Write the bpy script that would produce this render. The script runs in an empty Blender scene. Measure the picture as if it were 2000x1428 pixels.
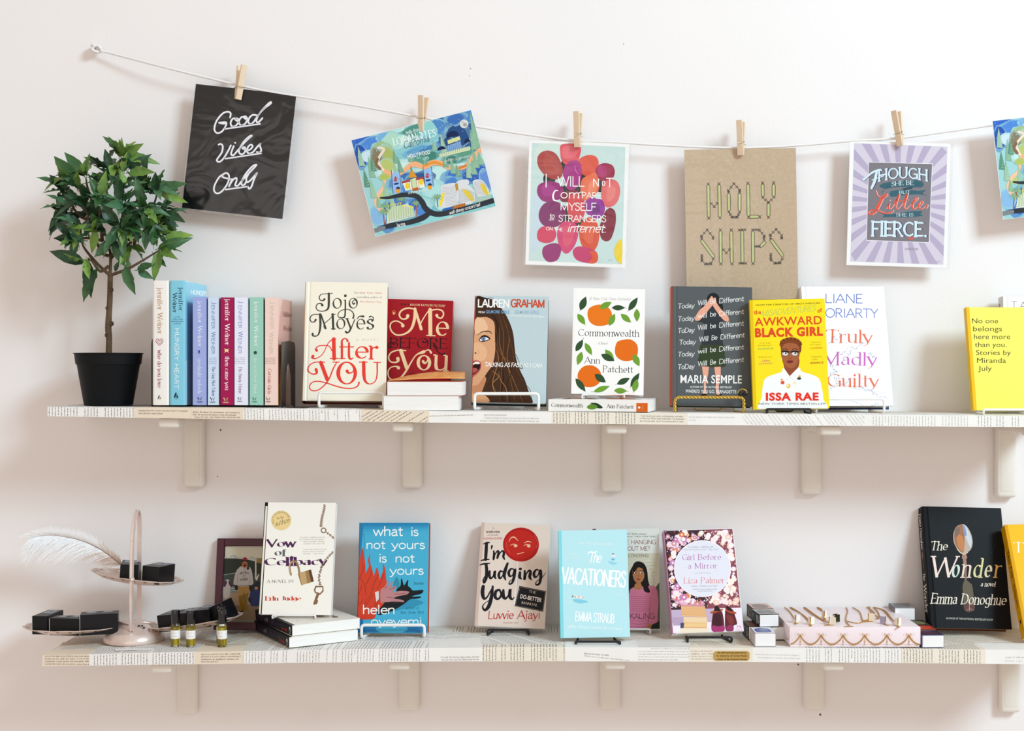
import bpy, bmesh, math, random
import numpy as np
from mathutils import Vector, Matrix
random.seed(7)
SC = bpy.context.scene
COL = SC.collection
# ------------------------------------------------------------------ camera, world, lights, exposure
W_PX, H_PX = 2000, 1428
F_PX = 2652.0          # focal length in pixels of the 2000 px wide frame
CXP, CYP = 1060.0, 714.0   # principal point (the lens is shifted a little)
DW = 2.68              # camera to wall
CAMZ = 1.45
cam = bpy.data.cameras.new('camera')
cam.sensor_width = 36.0
cam.lens = F_PX / W_PX * 36.0
cam.shift_x = (1000.0 - CXP) / W_PX
cam_o = bpy.data.objects.new('camera', cam)
COL.objects.link(cam_o)
cam_o.location = (0, -DW, CAMZ)
cam_o.rotation_euler = (math.pi/2, 0, 0)
SC.camera = cam_o
CAMV = Vector((0, -DW, CAMZ))

world = bpy.data.worlds.new('world')
SC.world = world
world.use_nodes = True
bg = world.node_tree.nodes['Background']
bg.inputs[0].default_value = (1.0, 0.86, 0.765, 1)
bg.inputs[1].default_value = 0.67

def area(name, loc, target, sx, sy, power, col):
    l = bpy.data.lights.new(name, 'AREA'); l.shape = 'RECTANGLE'; l.size = sx; l.size_y = sy
    l.energy = power; l.color = col
    o = bpy.data.objects.new(name, l); COL.objects.link(o); o.location = loc
    d = Vector(target) - Vector(loc)
    o.rotation_euler = d.to_track_quat('-Z', 'Y').to_euler()
    return o
area('window_light', (4.0, -4.0, 4.55), (0.1, 0, 1.35), 1.65, 1.65, 310, (0.635, 0.865, 1.0))
area('fill_light', (-0.6, -4.2, 1.7), (0, 0, 1.1), 3.0, 1.6, 12, (1.0, 0.97, 0.95))  # added weak fill, an unseen panel lifting the lower wall and the book fronts
vs = SC.view_settings
vs.view_transform = 'Standard'; vs.look = 'None'; vs.gamma = 1.0; vs.use_curve_mapping = False
vs.exposure = 0.0

# ------------------------------------------------------------------ colours and materials
def s2l(c):
    return c/12.92 if c <= 0.04045 else ((c+0.055)/1.055)**2.4
def hexc(h):
    h = h.lstrip('#')
    if len(h) == 3: h = ''.join(a*2 for a in h)
    return tuple(s2l(int(h[i:i+2], 16)/255) for i in (0, 2, 4)) + (1.0,)
MATS = {}
def mat(name, col='#ffffff', rough=0.5, metal=0.0, noise=0.0, nscale=40, bump=0.0, bscale=60, coat=0.0,
        trans=0.0, ior=1.45, spec=0.5, alpha=1.0, col2=None, stretch=None, sss=0.0):
    if name in MATS: return MATS[name]
    m = bpy.data.materials.new(name); m.use_nodes = True
    nt = m.node_tree; b = nt.nodes['Principled BSDF']
    c = hexc(col) if isinstance(col, str) else col
    b.inputs['Base Color'].default_value = c
    b.inputs['Roughness'].default_value = rough; b.inputs['Metallic'].default_value = metal
    b.inputs['Coat Weight'].default_value = coat; b.inputs['Coat Roughness'].default_value = 0.08
    b.inputs['Transmission Weight'].default_value = trans; b.inputs['IOR'].default_value = ior
    b.inputs['Specular IOR Level'].default_value = spec; b.inputs['Alpha'].default_value = alpha
    if sss: b.inputs['Subsurface Weight'].default_value = sss; b.inputs['Subsurface Radius'].default_value = (.004, .004, .002)
    if noise or bump:
        tc = nt.nodes.new('ShaderNodeTexCoord'); mp = nt.nodes.new('ShaderNodeMapping')
        nt.links.new(tc.outputs['Object'], mp.inputs[0])
        if stretch: mp.inputs['Scale'].default_value = stretch
    if noise:
        n = nt.nodes.new('ShaderNodeTexNoise'); n.inputs['Scale'].default_value = nscale; n.inputs['Detail'].default_value = 4
        nt.links.new(mp.outputs[0], n.inputs['Vector'])
        r = nt.nodes.new('ShaderNodeValToRGB')
        c2 = hexc(col2) if col2 else tuple(max(0, v*(1-noise)) for v in c[:3]) + (1,)
        r.color_ramp.elements[0].color = c2; r.color_ramp.elements[1].color = c
        r.color_ramp.elements[0].position = 0.3; r.color_ramp.elements[1].position = 0.7
        nt.links.new(n.outputs['Fac'], r.inputs[0]); nt.links.new(r.outputs[0], b.inputs['Base Color'])
    if bump:
        n2 = nt.nodes.new('ShaderNodeTexNoise'); n2.inputs['Scale'].default_value = bscale; n2.inputs['Detail'].default_value = 3
        nt.links.new(mp.outputs[0], n2.inputs['Vector'])
        bp = nt.nodes.new('ShaderNodeBump'); bp.inputs['Strength'].default_value = bump; bp.inputs['Distance'].default_value = 0.002
        nt.links.new(n2.outputs['Fac'], bp.inputs['Height']); nt.links.new(bp.outputs[0], b.inputs['Normal'])
    MATS[name] = m
    return m
def ink(rough=0.45, name='ink', spec=0.15):
    """printed colours: every patch of ink carries its own flat colour"""
    if name in MATS: return MATS[name]
    m = bpy.data.materials.new(name); m.use_nodes = True; nt = m.node_tree
    b = nt.nodes['Principled BSDF']; a = nt.nodes.new('ShaderNodeAttribute'); a.attribute_name = 'Col'
    nt.links.new(a.outputs['Color'], b.inputs['Base Color']); b.inputs['Roughness'].default_value = rough
    b.inputs['Specular IOR Level'].default_value = spec
    MATS[name] = m; return m
def deep(c): return tuple(min(1.0, v)**1.13 for v in c[:3]) + (1.0,)
def plain(col, rough=0.5, **k):
    k.setdefault('spec', .18)
    return mat('card_' + col.strip('#') + '_%d' % int(rough*100), deep(hexc(col)), rough, **k)

# ------------------------------------------------------------------ objects
def tag(o, label=None, cat=None, group=None, kind=None):
    if label: o['label'] = label
    if cat: o['category'] = cat
    if group: o['group'] = group
    if kind: o['kind'] = kind
    return o
def thing(name, label, cat, M=None, group=None):
    o = bpy.data.objects.new(name, None); COL.objects.link(o); o.empty_display_size = 0.02
    if M is not None: o.matrix_world = M
    return tag(o, label, cat, group)
def mesh_obj(name, verts, faces, material=None, parent=None, smooth=False, cols=None):
    me = bpy.data.meshes.new(name)
    me.from_pydata([tuple(v) for v in verts], [], faces)
    if material: me.materials.append(material)
    if smooth: me.polygons.foreach_set('use_smooth', [True]*len(me.polygons))
    if cols is not None:
        ca = me.color_attributes.new('Col', 'FLOAT_COLOR', 'POINT')
        ca.data.foreach_set('color', np.asarray(cols, dtype=np.float32).ravel())
    me.update()
    o = bpy.data.objects.new(name, me); COL.objects.link(o)
    if parent: o.parent = parent
    return o
def bm_obj(name, bm, material, parent=None, smooth=False, loc=None, angle=None):
    me = bpy.data.meshes.new(name); bm.to_mesh(me); bm.free()
    if material: me.materials.append(material)
    if smooth: me.polygons.foreach_set('use_smooth', [True]*len(me.polygons))
    if angle is not None:
        me.polygons.foreach_set('use_smooth', [True]*len(me.polygons)); me.set_sharp_from_angle(angle=math.radians(angle))
    o = bpy.data.objects.new(name, me); COL.objects.link(o)
    if parent: o.parent = parent
    if loc: o.location = loc
    return o
def rbox_bm(x0, x1, y0, y1, z0, z1, r=0.0, seg=2, bm=None):
    bm2 = bmesh.new()
    vs_ = [bm2.verts.new((x, y, z)) for x in (x0, x1) for y in (y0, y1) for z in (z0, z1)]
    for f in ((0,1,3,2),(4,6,7,5),(0,4,5,1),(2,3,7,6),(0,2,6,4),(1,5,7,3)):
        bm2.faces.new([vs_[i] for i in f])
    bmesh.ops.recalc_face_normals(bm2, faces=bm2.faces)
    if r > 0: bmesh.ops.bevel(bm2, geom=bm2.edges[:], offset=r, segments=seg, affect='EDGES', profile=0.5)
    if bm is None: return bm2
    me = bpy.data.meshes.new('t'); bm2.to_mesh(me); bm2.free(); bm.from_mesh(me); bpy.data.meshes.remove(me); return bm
def rbox(name, x0, x1, y0, y1, z0, z1, m, parent=None, r=0.0, seg=2):
    return bm_obj(name, rbox_bm(x0, x1, y0, y1, z0, z1, r, seg), m, parent, angle=35 if r else None)
def catmull(pts, n=6, closed=False):
    P = [np.array(p, float) for p in pts]
    if len(P) < 3: return P
    out = []
    N = len(P); rng = range(N) if closed else range(N-1)
    for i in rng:
        p1, p2 = P[i], P[(i+1) % N]
        p0 = P[(i-1) % N] if (closed or i > 0) else 2*p1-p2
        p3 = P[(i+2) % N] if (closed or i+2 < N) else 2*p2-p1
        for k in range(n):
            t = k/n
            out.append(0.5*((2*p1)+(-p0+p2)*t+(2*p0-5*p1+4*p2-p3)*t*t+(-p0+3*p1-3*p2+p3)*t**3))
    if not closed: out.append(P[-1])
    return out
def tube_data(pts, r, n=8, cap=True, closed=False):
    P = [Vector(p) for p in pts]; N = len(P)
    R = r if isinstance(r, (list, tuple)) else [r]*N
    V = []; F = []
    up = None
    for i, p in enumerate(P):
        if closed: t = (P[(i+1) % N]-P[i-1]).normalized()
        else: t = (P[min(i+1, N-1)]-P[max(i-1, 0)]).normalized()
        if up is None:
            up = Vector((0, 0, 1)) if abs(t.z) < 0.9 else Vector((1, 0, 0))
        a = (up - t*up.dot(t)); a = a.normalized() if a.length > 1e-6 else t.orthogonal().normalized(); b = t.cross(a); up = a
        for k in range(n):
            an = 2*math.pi*k/n
            V.append(p + (a*math.cos(an)+b*math.sin(an))*R[i])
    segs = N if closed else N-1
    for i in range(segs):
        j = (i+1) % N
        for k in range(n):
            k2 = (k+1) % n
            F.append((i*n+k, j*n+k, j*n+k2, i*n+k2)[::-1])
    if cap and not closed:
        F.append(tuple(range(n))); F.append(tuple(range((N-1)*n, N*n))[::-1])
    return V, F
def tube(name, pts, r, m, parent=None, n=8, closed=False):
    V, F = tube_data(pts, r, n, True, closed)
    o = mesh_obj(name, V, F, m, parent, True)
    return o
def join_data(lst):
    V = []; F = []
    for v, f in lst:
        b = len(V); V += list(v); F += [tuple(i+b for i in q) for q in f]
    return V, F
def lathe(name, prof, m, parent=None, n=32, loc=(0, 0, 0), smooth=True, rim=None):
    """prof: list of (radius, z)"""
    V = []; F = []
    for j, (r, z) in enumerate(prof):
        for k in range(n):
            a = 2*math.pi*k/n
            rr = r*(1 + (rim(a, j) if rim else 0))
            V.append((loc[0]+rr*math.cos(a), loc[1]+rr*math.sin(a), loc[2]+z))
    for j in range(len(prof)-1):
        for k in range(n):
            k2 = (k+1) % n
            F.append((j*n+k, j*n+k2, (j+1)*n+k2, (j+1)*n+k))
    if prof[0][0] > 1e-5: F.append(tuple(range(n))[::-1])
    if prof[-1][0] > 1e-5: F.append(tuple(range((len(prof)-1)*n, len(prof)*n)))
    o = mesh_obj(name, V, F, m, parent, smooth)
    if smooth: o.data.set_sharp_from_angle(angle=math.radians(40))
    return o
def copy_tree(root, label=None, group=None):
    r = root.copy(); COL.objects.link(r)
    if label: r['label'] = label
    if group: r['group'] = group
    for ch in list(root.children):
        c = ch.copy(); COL.objects.link(c); c.parent = r
        for g in ch.children:
            d = g.copy(); COL.objects.link(d); d.parent = c
    return r
def W(px, py, y):
    """point of the room seen at photo pixel (px, py) on the plane at distance y in front of the wall"""
    s = (DW + y)/F_PX
    return Vector(((px-CXP)*s, y, CAMZ-(py-CYP)*s))
def PX(p):
    d = p[1]+DW
    return (CXP+p[0]*F_PX/d, CYP-(p[2]-CAMZ)*F_PX/d)
# ------------------------------------------------------------------ lettering: single-line letter shapes drawn with a pen
G = {}
def _g(s):
    for line in s.strip().split('\n'):
        ch, adv, body = line.split('|')
        st = []
        for part in body.split(';'):
            t = part.split()
            if not t: continue
            k = t[0]; v = [float(x) for x in t[1:]]
            if k == 'E':
                cx, cy, rx, ry, a0, a1 = v
                n = max(5, int(abs(a1-a0)/18))
                st.append(('S', [(cx+rx*math.cos(math.radians(a0+(a1-a0)*i/n)), cy+ry*math.sin(math.radians(a0+(a1-a0)*i/n))) for i in range(n+1)]))
            elif k == 'S':
                P = list(zip(v[::2], v[1::2])); st.append(('S', [tuple(q) for q in catmull(P, 5)]))
            elif k == 'L': st.append(('L', list(zip(v[::2], v[1::2]))))
            elif k == 'D': st.append(('D', (v[0], v[1])))
        G[ch] = (float(adv), st)
_g('''A|.76|L .02 0 .37 1;L .37 1 .73 0;L .13 .34 .6 .34
B|.64|L .08 0 .08 1;L .08 1 .3 1;E .3 .76 .22 .24 90 -90;L .08 .52 .32 .52;E .32 .26 .25 .26 90 -90;L .08 0 .32 0
C|.76|E .44 .5 .37 .51 42 318
D|.76|L .08 0 .08 1;L .08 1 .3 1;E .3 .5 .4 .5 90 -90;L .08 0 .3 0
E|.58|L .08 0 .08 1;L .08 1 .52 1;L .08 .52 .44 .52;L .08 0 .54 0
F|.55|L .08 0 .08 1;L .08 1 .52 1;L .08 .5 .44 .5
G|.8|E .44 .5 .37 .51 45 322;L .73 .02 .73 .44;L .73 .44 .48 .44
H|.78|L .08 0 .08 1;L .68 0 .68 1;L .08 .52 .68 .52
I|.26|L .13 0 .13 1
J|.46|L .34 1 .34 .2;E .18 .2 .16 .22 0 -120
K|.68|L .08 0 .08 1;L .6 1 .08 .4;L .24 .58 .64 0
L|.56|L .08 0 .08 1;L .08 0 .52 0
M|.92|L .1 0 .1 1;L .1 1 .45 .06;L .45 .06 .8 1;L .8 1 .8 0
N|.78|L .09 0 .09 1;L .09 1 .68 0;L .68 0 .68 1
O|.86|E .43 .5 .37 .51 90 450
P|.6|L .08 0 .08 1;L .08 1 .3 1;E .3 .74 .24 .26 90 -90;L .08 .48 .3 .48
Q|.86|E .43 .5 .37 .51 90 450;S .45 .15 .6 .02 .8 -.16
R|.66|L .08 0 .08 1;L .08 1 .3 1;E .3 .75 .23 .25 90 -90;L .08 .5 .3 .5;L .3 .5 .6 0
S|.56|S .47 .82 .38 .97 .25 1 .11 .93 .08 .77 .18 .62 .36 .5 .48 .37 .49 .18 .38 .03 .24 -.01 .1 .05 .05 .2
T|.64|L .32 0 .32 1;L .02 1 .62 1
U|.74|L .08 1 .08 .32;E .36 .32 .28 .33 180 360;L .64 .32 .64 1
V|.72|L .03 1 .36 0;L .36 0 .69 1
W|1.04|L .03 1 .28 0;L .28 0 .52 .95;L .52 .95 .77 0;L .77 0 1.01 1
X|.68|L .04 1 .64 0;L .64 1 .04 0
Y|.66|L .03 1 .33 .48;L .63 1 .33 .48;L .33 .48 .33 0
Z|.64|L .05 1 .6 1;L .6 1 .05 0;L .05 0 .6 0
a|.5|S .09 .53 .2 .64 .33 .62 .39 .48;L .39 .48 .39 .1;S .39 .38 .2 .36 .08 .26 .07 .12 .18 -.01 .32 .05 .39 .16;S .39 .1 .42 .02 .49 .02
b|.56|L .08 1 .08 0;E .29 .32 .21 .33 130 -130
c|.48|E .28 .32 .22 .33 48 312
d|.56|L .47 0 .47 1;E .26 .32 .2 .33 45 315
e|.52|E .28 .32 .22 .33 0 318;L .06 .34 .5 .34
f|.34|S .36 .95 .26 1.01 .18 .93 .16 .8;L .16 .8 .16 0;L .03 .63 .31 .63
g|.54|E .26 .34 .2 .31 45 315;L .46 .64 .46 -.08;S .46 -.08 .4 -.28 .22 -.32 .08 -.24
h|.54|L .08 0 .08 1;S .08 .42 .16 .58 .3 .65 .43 .58 .45 .42;L .45 .42 .45 0
i|.22|L .11 0 .11 .64;D .11 .9
j|.24|L .13 .64 .13 -.14;S .13 -.14 .08 -.3 -.05 -.3;D .13 .9
k|.5|L .08 0 .08 1;L .42 .64 .08 .26;L .2 .38 .47 0
l|.22|L .11 0 .11 1
m|.82|L .08 0 .08 .64;S .08 .42 .16 .58 .28 .65 .39 .58 .41 .42;L .41 .42 .41 0;S .41 .42 .49 .58 .61 .65 .72 .58 .74 .42;L .74 .42 .74 0
n|.54|L .08 0 .08 .64;S .08 .42 .16 .58 .3 .65 .43 .58 .45 .42;L .45 .42 .45 0
o|.56|E .28 .32 .22 .33 90 450
p|.56|L .08 .64 .08 -.32;E .29 .32 .21 .33 130 -130
q|.56|L .47 .64 .47 -.32;E .26 .32 .2 .33 45 315
r|.38|L .08 0 .08 .64;S .08 .4 .14 .56 .26 .64 .36 .6
s|.42|S .35 .52 .28 .63 .18 .65 .08 .57 .08 .45 .17 .37 .3 .3 .37 .19 .33 .05 .21 -.01 .1 .02 .05 .13
t|.36|L .16 .86 .16 .14;S .16 .14 .2 0 .34 .03;L .03 .63 .32 .63
u|.54|L .08 .64 .08 .22;S .08 .22 .12 .04 .24 -.01 .38 .06 .45 .22;L .45 .64 .45 0
v|.5|L .03 .64 .25 0;L .25 0 .47 .64
w|.76|L .03 .64 .21 0;L .21 0 .38 .6;L .38 .6 .55 0;L .55 0 .73 .64
x|.5|L .04 .64 .46 0;L .46 .64 .04 0
y|.5|L .03 .64 .26 0;S .48 .64 .26 0 .17 -.22 .02 -.3
z|.46|L .05 .64 .41 .64;L .41 .64 .05 0;L .05 0 .42 0
1|.4|L .22 0 .22 1;L .22 1 .06 .84
#|.6|L .18 0 .26 1;L .38 0 .46 1;L .06 .34 .54 .34;L .08 .66 .56 .66
.|.22|D .1 .05
,|.22|S .12 .06 .12 -.06 .06 -.16
'|.2|L .1 1 .08 .78
"|.34|L .1 1 .08 .78;L .24 1 .22 .78
-|.4|L .06 .36 .34 .36
~|.8|L .04 .36 .76 .36
?|.5|S .06 .8 .12 .96 .26 1.01 .4 .94 .43 .78 .36 .62 .24 .48 .23 .28;D .23 .04
:|.22|D .1 .05;D .1 .5
(|.3|S .25 1.05 .1 .75 .1 .2 .25 -.1
)|.3|S .05 1.05 .2 .75 .2 .2 .05 -.1
&|.7|S .66 .45 .5 .1 .25 -.02 .08 .2 .2 .45 .42 .7 .4 .92 .26 1 .14 .86 .2 .66 .4 .35 .64 0''')
# style: thick, thin (of cap height), pen angle, serif length, slant, round ends
STY = {
 'hand': (.09, .09, 0, 0, 0, True), 'light': (.055, .055, 0, 0, 0, False), 'sans': (.12, .12, 0, 0, 0, False), 'bold': (.21, .2, 0, 0, 0, False),
 'round': (.14, .14, 0, 0, 0, True), 'old': (.12, .045, 22, .065, 0, False), 'oldit': (.11, .04, 24, .04, .22, False),
 'did': (.15, .03, 18, .07, 0, False), 'fat': (.33, .035, 12, .09, 0, False), 'slab': (.15, .11, 0, .035, 0, False),
 'brush': (.2, .12, 30, 0, .1, True), 'handit': (.09, .08, 0, 0, .25, True), 'wonder': (.13, .05, 22, .07, .14, False),
}
_FC = {}
def bf_mesh(txt, weight, res=3):
    key = (txt, weight)
    if key in _FC: return _FC[key]
    c = bpy.data.curves.new('t', 'FONT'); c.body = txt; c.size = 1.0; c.offset = weight; c.resolution_u = res; c.space_character = 1.0+max(0, weight)*2.6
    o = bpy.data.objects.new('t', c)
    m = bpy.data.meshes.new_from_object(o)
    V = np.array([v.co[:2] for v in m.vertices]) if len(m.vertices) else np.zeros((0, 2))
    F = [tuple(p.vertices) for p in m.polygons]
    bpy.data.objects.remove(o); bpy.data.curves.remove(c); bpy.data.meshes.remove(m)
    _FC[key] = (V, F); return V, F
class Print:
    """flat ink on a surface; fn maps drawing coordinates (x right, y down) to points of the surface, nrm is its outward normal"""
    def __init__(s, fn, nrm, base=0.00012, step=0.00003):
        s.fn = fn; s.n = Vector(nrm); s.V = []; s.F = []; s.C = []; s.H = []; s.lay = 0; s.last = None; s.base = base; s.step = step; s.xf = None
    def _col(s, c, pts):
        # each patch of ink lies just above the patches of other colours it covers
        A = np.asarray([(float(p[0]), float(p[1])) for p in pts]); x0, y0 = A.min(0); x1, y1 = A.max(0)
        if not hasattr(s, 'B'): s.B = np.zeros((64, 6)); s.n_it = 0; s.ids = {}
        if s.n_it >= len(s.B): s.B = np.vstack([s.B, np.zeros_like(s.B)])
        k = s.ids.setdefault(c, len(s.ids)); B = s.B[:s.n_it]
        h = 1.0
        if len(B):
            ov = (B[:, 0] < x1) & (B[:, 2] > x0) & (B[:, 1] < y1) & (B[:, 3] > y0)
            df = ov & (B[:, 5] != k); sm = ov & (B[:, 5] == k)
            if df.any(): h = math.floor(B[df, 4].max()+1e-6)+1.0
            if sm.any(): h = max(h, math.floor(B[sm, 4].max()+1e-6))
        used = set()
        if len(B) and sm.any():
            hb = B[sm, 4]; used = set(np.round((hb[np.floor(hb+1e-6) == h]-h)/.14).astype(int).tolist())
        sl = next((q for q in range(7) if q not in used), s.n_it % 7)
        h += .14*sl
        s.B[s.n_it] = (x0, y0, x1, y1, h, k); s.n_it += 1; s.lay = h
        return deep(hexc(c)) if isinstance(c, str) else c
    def poly(s, pts, c):
        cc = s._col(c, pts); b = len(s.V)
        for p in pts: s.V.append((float(p[0]), float(p[1]))); s.C.append(cc); s.H.append(s.lay)
        s.F.append(tuple(range(b, b+len(pts))))
    def polys(s, V, F, c):
        cc = s._col(c, V); b = len(s.V)
        for p in V: s.V.append((float(p[0]), float(p[1]))); s.C.append(cc); s.H.append(s.lay)
        for f in F: s.F.append(tuple(i+b for i in f))
    def blob(s, pts, c, n=5): s.poly(catmull(pts, n, True), c)
    def ell(s, cx, cy, rx, ry, c, rot=0, n=20, a0=0, a1=360):
        if n == 20 and max(rx, ry) > 50: n = 48
        ca, sa = math.cos(math.radians(rot)), math.sin(math.radians(rot)); P = []
        m = n if a1-a0 == 360 else n+1
        for k in range(m):
            a = math.radians(a0+(a1-a0)*k/n); x, y = rx*math.cos(a), ry*math.sin(a)
            P.append((cx+x*ca-y*sa, cy+x*sa+y*ca))
        s.poly(P, c)
    def rect(s, x0, y0, x1, y1, c): s.poly([(x0, y0), (x1, y0), (x1, y1), (x0, y1)], c)
    def quad_strip(s, pts, wid, c, rnd=True):
        P = [np.array(p, float) for p in pts]; N = len(P)
        if N < 2: return
        V = []; F = []
        for i in range(N):
            t = P[min(i+1, N-1)]-P[max(i-1, 0)]; L = math.hypot(*t) or 1; t = t/L; nn = np.array((-t[1], t[0])); w = wid[i]/2
            V.append(P[i]+nn*w); V.append(P[i]-nn*w)
        for i in range(N-1): F.append((2*i, 2*i+1, 2*i+3, 2*i+2))
        if rnd:
            s.polys(V, F, c)
            for i in (0, N-1):
                r = wid[i]/2
                s.polys([P[i]+np.array((math.cos(k*math.pi/4), math.sin(k*math.pi/4)))*r for k in range(8)], [tuple(range(8))], c)
            return
        s.polys(V, F, c)
    def stroke(s, pts, w, c, smooth=True, n=5, rnd=True):
        k = len(pts)
        if not isinstance(w, (list, tuple)): w = [w]*k
        Q = [(p[0], p[1], ww) for p, ww in zip(pts, w)]
        Q = catmull(Q, n) if smooth and k > 2 else [np.array(q, float) for q in Q]
        s.quad_strip([q[:2] for q in Q], [max(q[2], 1e-5) for q in Q], c, rnd)
    def text(s, txt, x0, y0, x1, y1, h, c, sty='sans', weight=0.0, track=0.0, slant=0.0, arc=0.0):
        """baseline from (x0,y0) to (x1,y1), capital height h, fitted to that length"""
        bx, by = x1-x0, y1-y0; L = math.hypot(bx, by); ux, uy = bx/L, by/L; vx, vy = uy, -ux
        def put(a, b):
            k = a/L
            b2 = b + arc*4*k*(1-k)
            return (x0+ux*a+vx*b2, y0+uy*a+vy*b2)
        if sty == 'bf':
            if 'M' in txt or 'm' in txt or 'W' in txt: weight = min(weight, .012 if h > 30 else .0)
            V, F = bf_mesh(txt, weight)
            if not len(V): return
            mn, mx = V[:, 0].min(), V[:, 0].max(); k = L/(mx-mn); kh = h/0.716
            s.polys([put((v[0]-mn)*k + slant*v[1]*kh, v[1]*kh) for v in V], F, c); return
        th, tn, pen, ser, sl, rnd = STY[sty]
        sl += slant
        adv = 0; items = []
        if ser and track == 0: track = .05
        for ch in txt:
            if ch == ' ': adv += .34+track; continue
            if ch not in G: continue
            a, st = G[ch]; items.append((adv, ch, st)); adv += a+track
        adv = max(adv-track, .1)
        kx = L/adv; th *= h*(1+weight); tn *= h*(1+weight)
        pr = math.radians(pen)
        for off, ch, st in items:
            for kind, data in st:
                if kind == 'D':
                    r = th*.62
                    cx, cy = (off+data[0])*kx+sl*data[1]*h, data[1]*h
                    s.polys([put(cx+r*math.cos(i*math.pi/4), cy+r*math.sin(i*math.pi/4)) for i in range(8)], [tuple(range(8))], c); continue
                Q = [np.array(((off+p[0])*kx+sl*p[1]*h, (th*.3+p[1]*(h-th*.6)) if True else 0)) for p in data]
                if kind == 'L' and not rnd:
                    d = Q[-1]-Q[0]; d = d/(math.hypot(*d) or 1)
                    if abs(d[1]) < .2: e = th*.3
                    else: e = th*.3
                    Q[0] = Q[0]-d*e; Q[-1] = Q[-1]+d*e
                wd = []
                for i in range(len(Q)):
                    d = Q[min(i+1, len(Q)-1)]-Q[max(i-1, 0)]; a = math.atan2(d[1], d[0])
                    wd.append(max(tn, th*abs(math.sin(a-pr))**1.7) if tn != th else th)
                V2 = [q for q in Q]
                P = [put(*q) for q in V2]
                s.quad_strip(P, wd, c, rnd)
                if ser and kind == 'L':
                    for e, (gx, gy) in ((0, data[0]), (-1, data[-1])):
                        other = data[-1] if e == 0 else data[0]
                        dx, dy = other[0]-gx, other[1]-gy
                        q = Q[e]
                        if abs(dy) > .3:
                            low = ch.islower()
                            if gy in (0, -.32): l, r = 1, 1
                            elif gy == 1 and not low: l, r = (1, 1)
                            elif (gy == .64 and abs(dx) > .1): l, r = (1, 1)
                            elif gy in (1, .64) and low: l, r = (1, 0)
                            else: continue
                            if ch in 'Mm' and gy == 0 and ch == 'M' and abs(dx) > .2: continue
                            if ch == 'V' and gy == 0 or ch in 'vwyWV' and gy == 0: continue
                            if ch == 'A' and gy == 1: continue
                            if ch == 'N' and gx > .5 and gy == 0: continue
                            if ch in 'u' and gy == .64: l, r = 1, 0
                            if ch in 't': continue
                            s.quad_strip([put(q[0]-ser*h*l-wd[e]*.5*l, q[1]), put(q[0]+ser*h*r+wd[e]*.5*r, q[1])], [max(tn, .05*h)]*2, c, False)
                        elif abs(dy) < .1 and gy in (0, 1) and ch in 'TEFLZ' and not (gx < .1 and ch in 'EFL'):
                            sg = -1 if gy == 1 else 1
                            s.quad_strip([put(q[0], q[1]), put(q[0], q[1]+sg*ser*h*1.6)], [max(tn*1.4, .07*h)]*2, c, False)
    def build(s, name, parent, m=None, inv=None):
        mh = max(s.H) if s.H else 1; st = min(2.8e-5, max(.0009/mh, 1e-5)) if s.step else 0; V = []
        for (x, y), hgt in zip(s.V, s.H):
            if s.xf: x, y = s.xf(x, y)
            V.append(s.fn(x, y) + s.n*(s.base + st*hgt))
        if inv is not None: V = [inv @ v for v in V]
        F, C = s.F, s.C
        if getattr(s, 'clip', None):
            cl = s.clip; F = []; C = list(C)
            for f in s.F:
                P = [(V[i], C[i]) for i in f]
                if all((p[0][ax]-lim)*sg >= 0 for p in P for ax, lim, sg in cl): F.append(f); continue
                for ax, lim, sg in cl:
                    Q = []
                    for i in range(len(P)):
                        a, b = P[i-1], P[i]; da, db = (a[0][ax]-lim)*sg, (b[0][ax]-lim)*sg
                        if (da >= 0) != (db >= 0): Q.append((a[0].lerp(b[0], da/(da-db)), a[1]))
                        if db >= 0: Q.append(b)
                    P = Q
                    if len(P) < 3: break
                if len(P) < 3: continue
                b0 = len(V); V += [p[0] for p in P]; C += [p[1] for p in P]; F.append(tuple(range(b0, b0+len(P))))
        o = mesh_obj(name, V, F, m or ink(), parent, cols=C)
        return o
class Plane:
    """a rectangle in the room: origin bottom-left, unit axes u (right), v (up), n (out)"""
    def __init__(s, o, u, v, w, h):
        s.o, s.u, s.v, s.w, s.h = Vector(o), Vector(u), Vector(v), w, h; s.n = s.u.cross(s.v)
    def M(s):
        m = Matrix.Identity(4)
        for i, a in enumerate((s.u, s.v, s.n)):
            for j in range(3): m[j][i] = a[j]
        for j in range(3): m[j][3] = s.o[j]
        return m
    def hit(s, px, py, off=0.0):
        """where the sight line measured at a photo pixel meets this surface, in the surface's own (u, v, n)"""
        d = Vector(((px-CXP)/F_PX, 1.0, -(py-CYP)/F_PX))
        o = s.o + s.n*off
        t = (o-CAMV).dot(s.n)/d.dot(s.n)
        p = CAMV + d*t - s.o
        return Vector((p.dot(s.u), p.dot(s.v), p.dot(s.n)))
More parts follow.
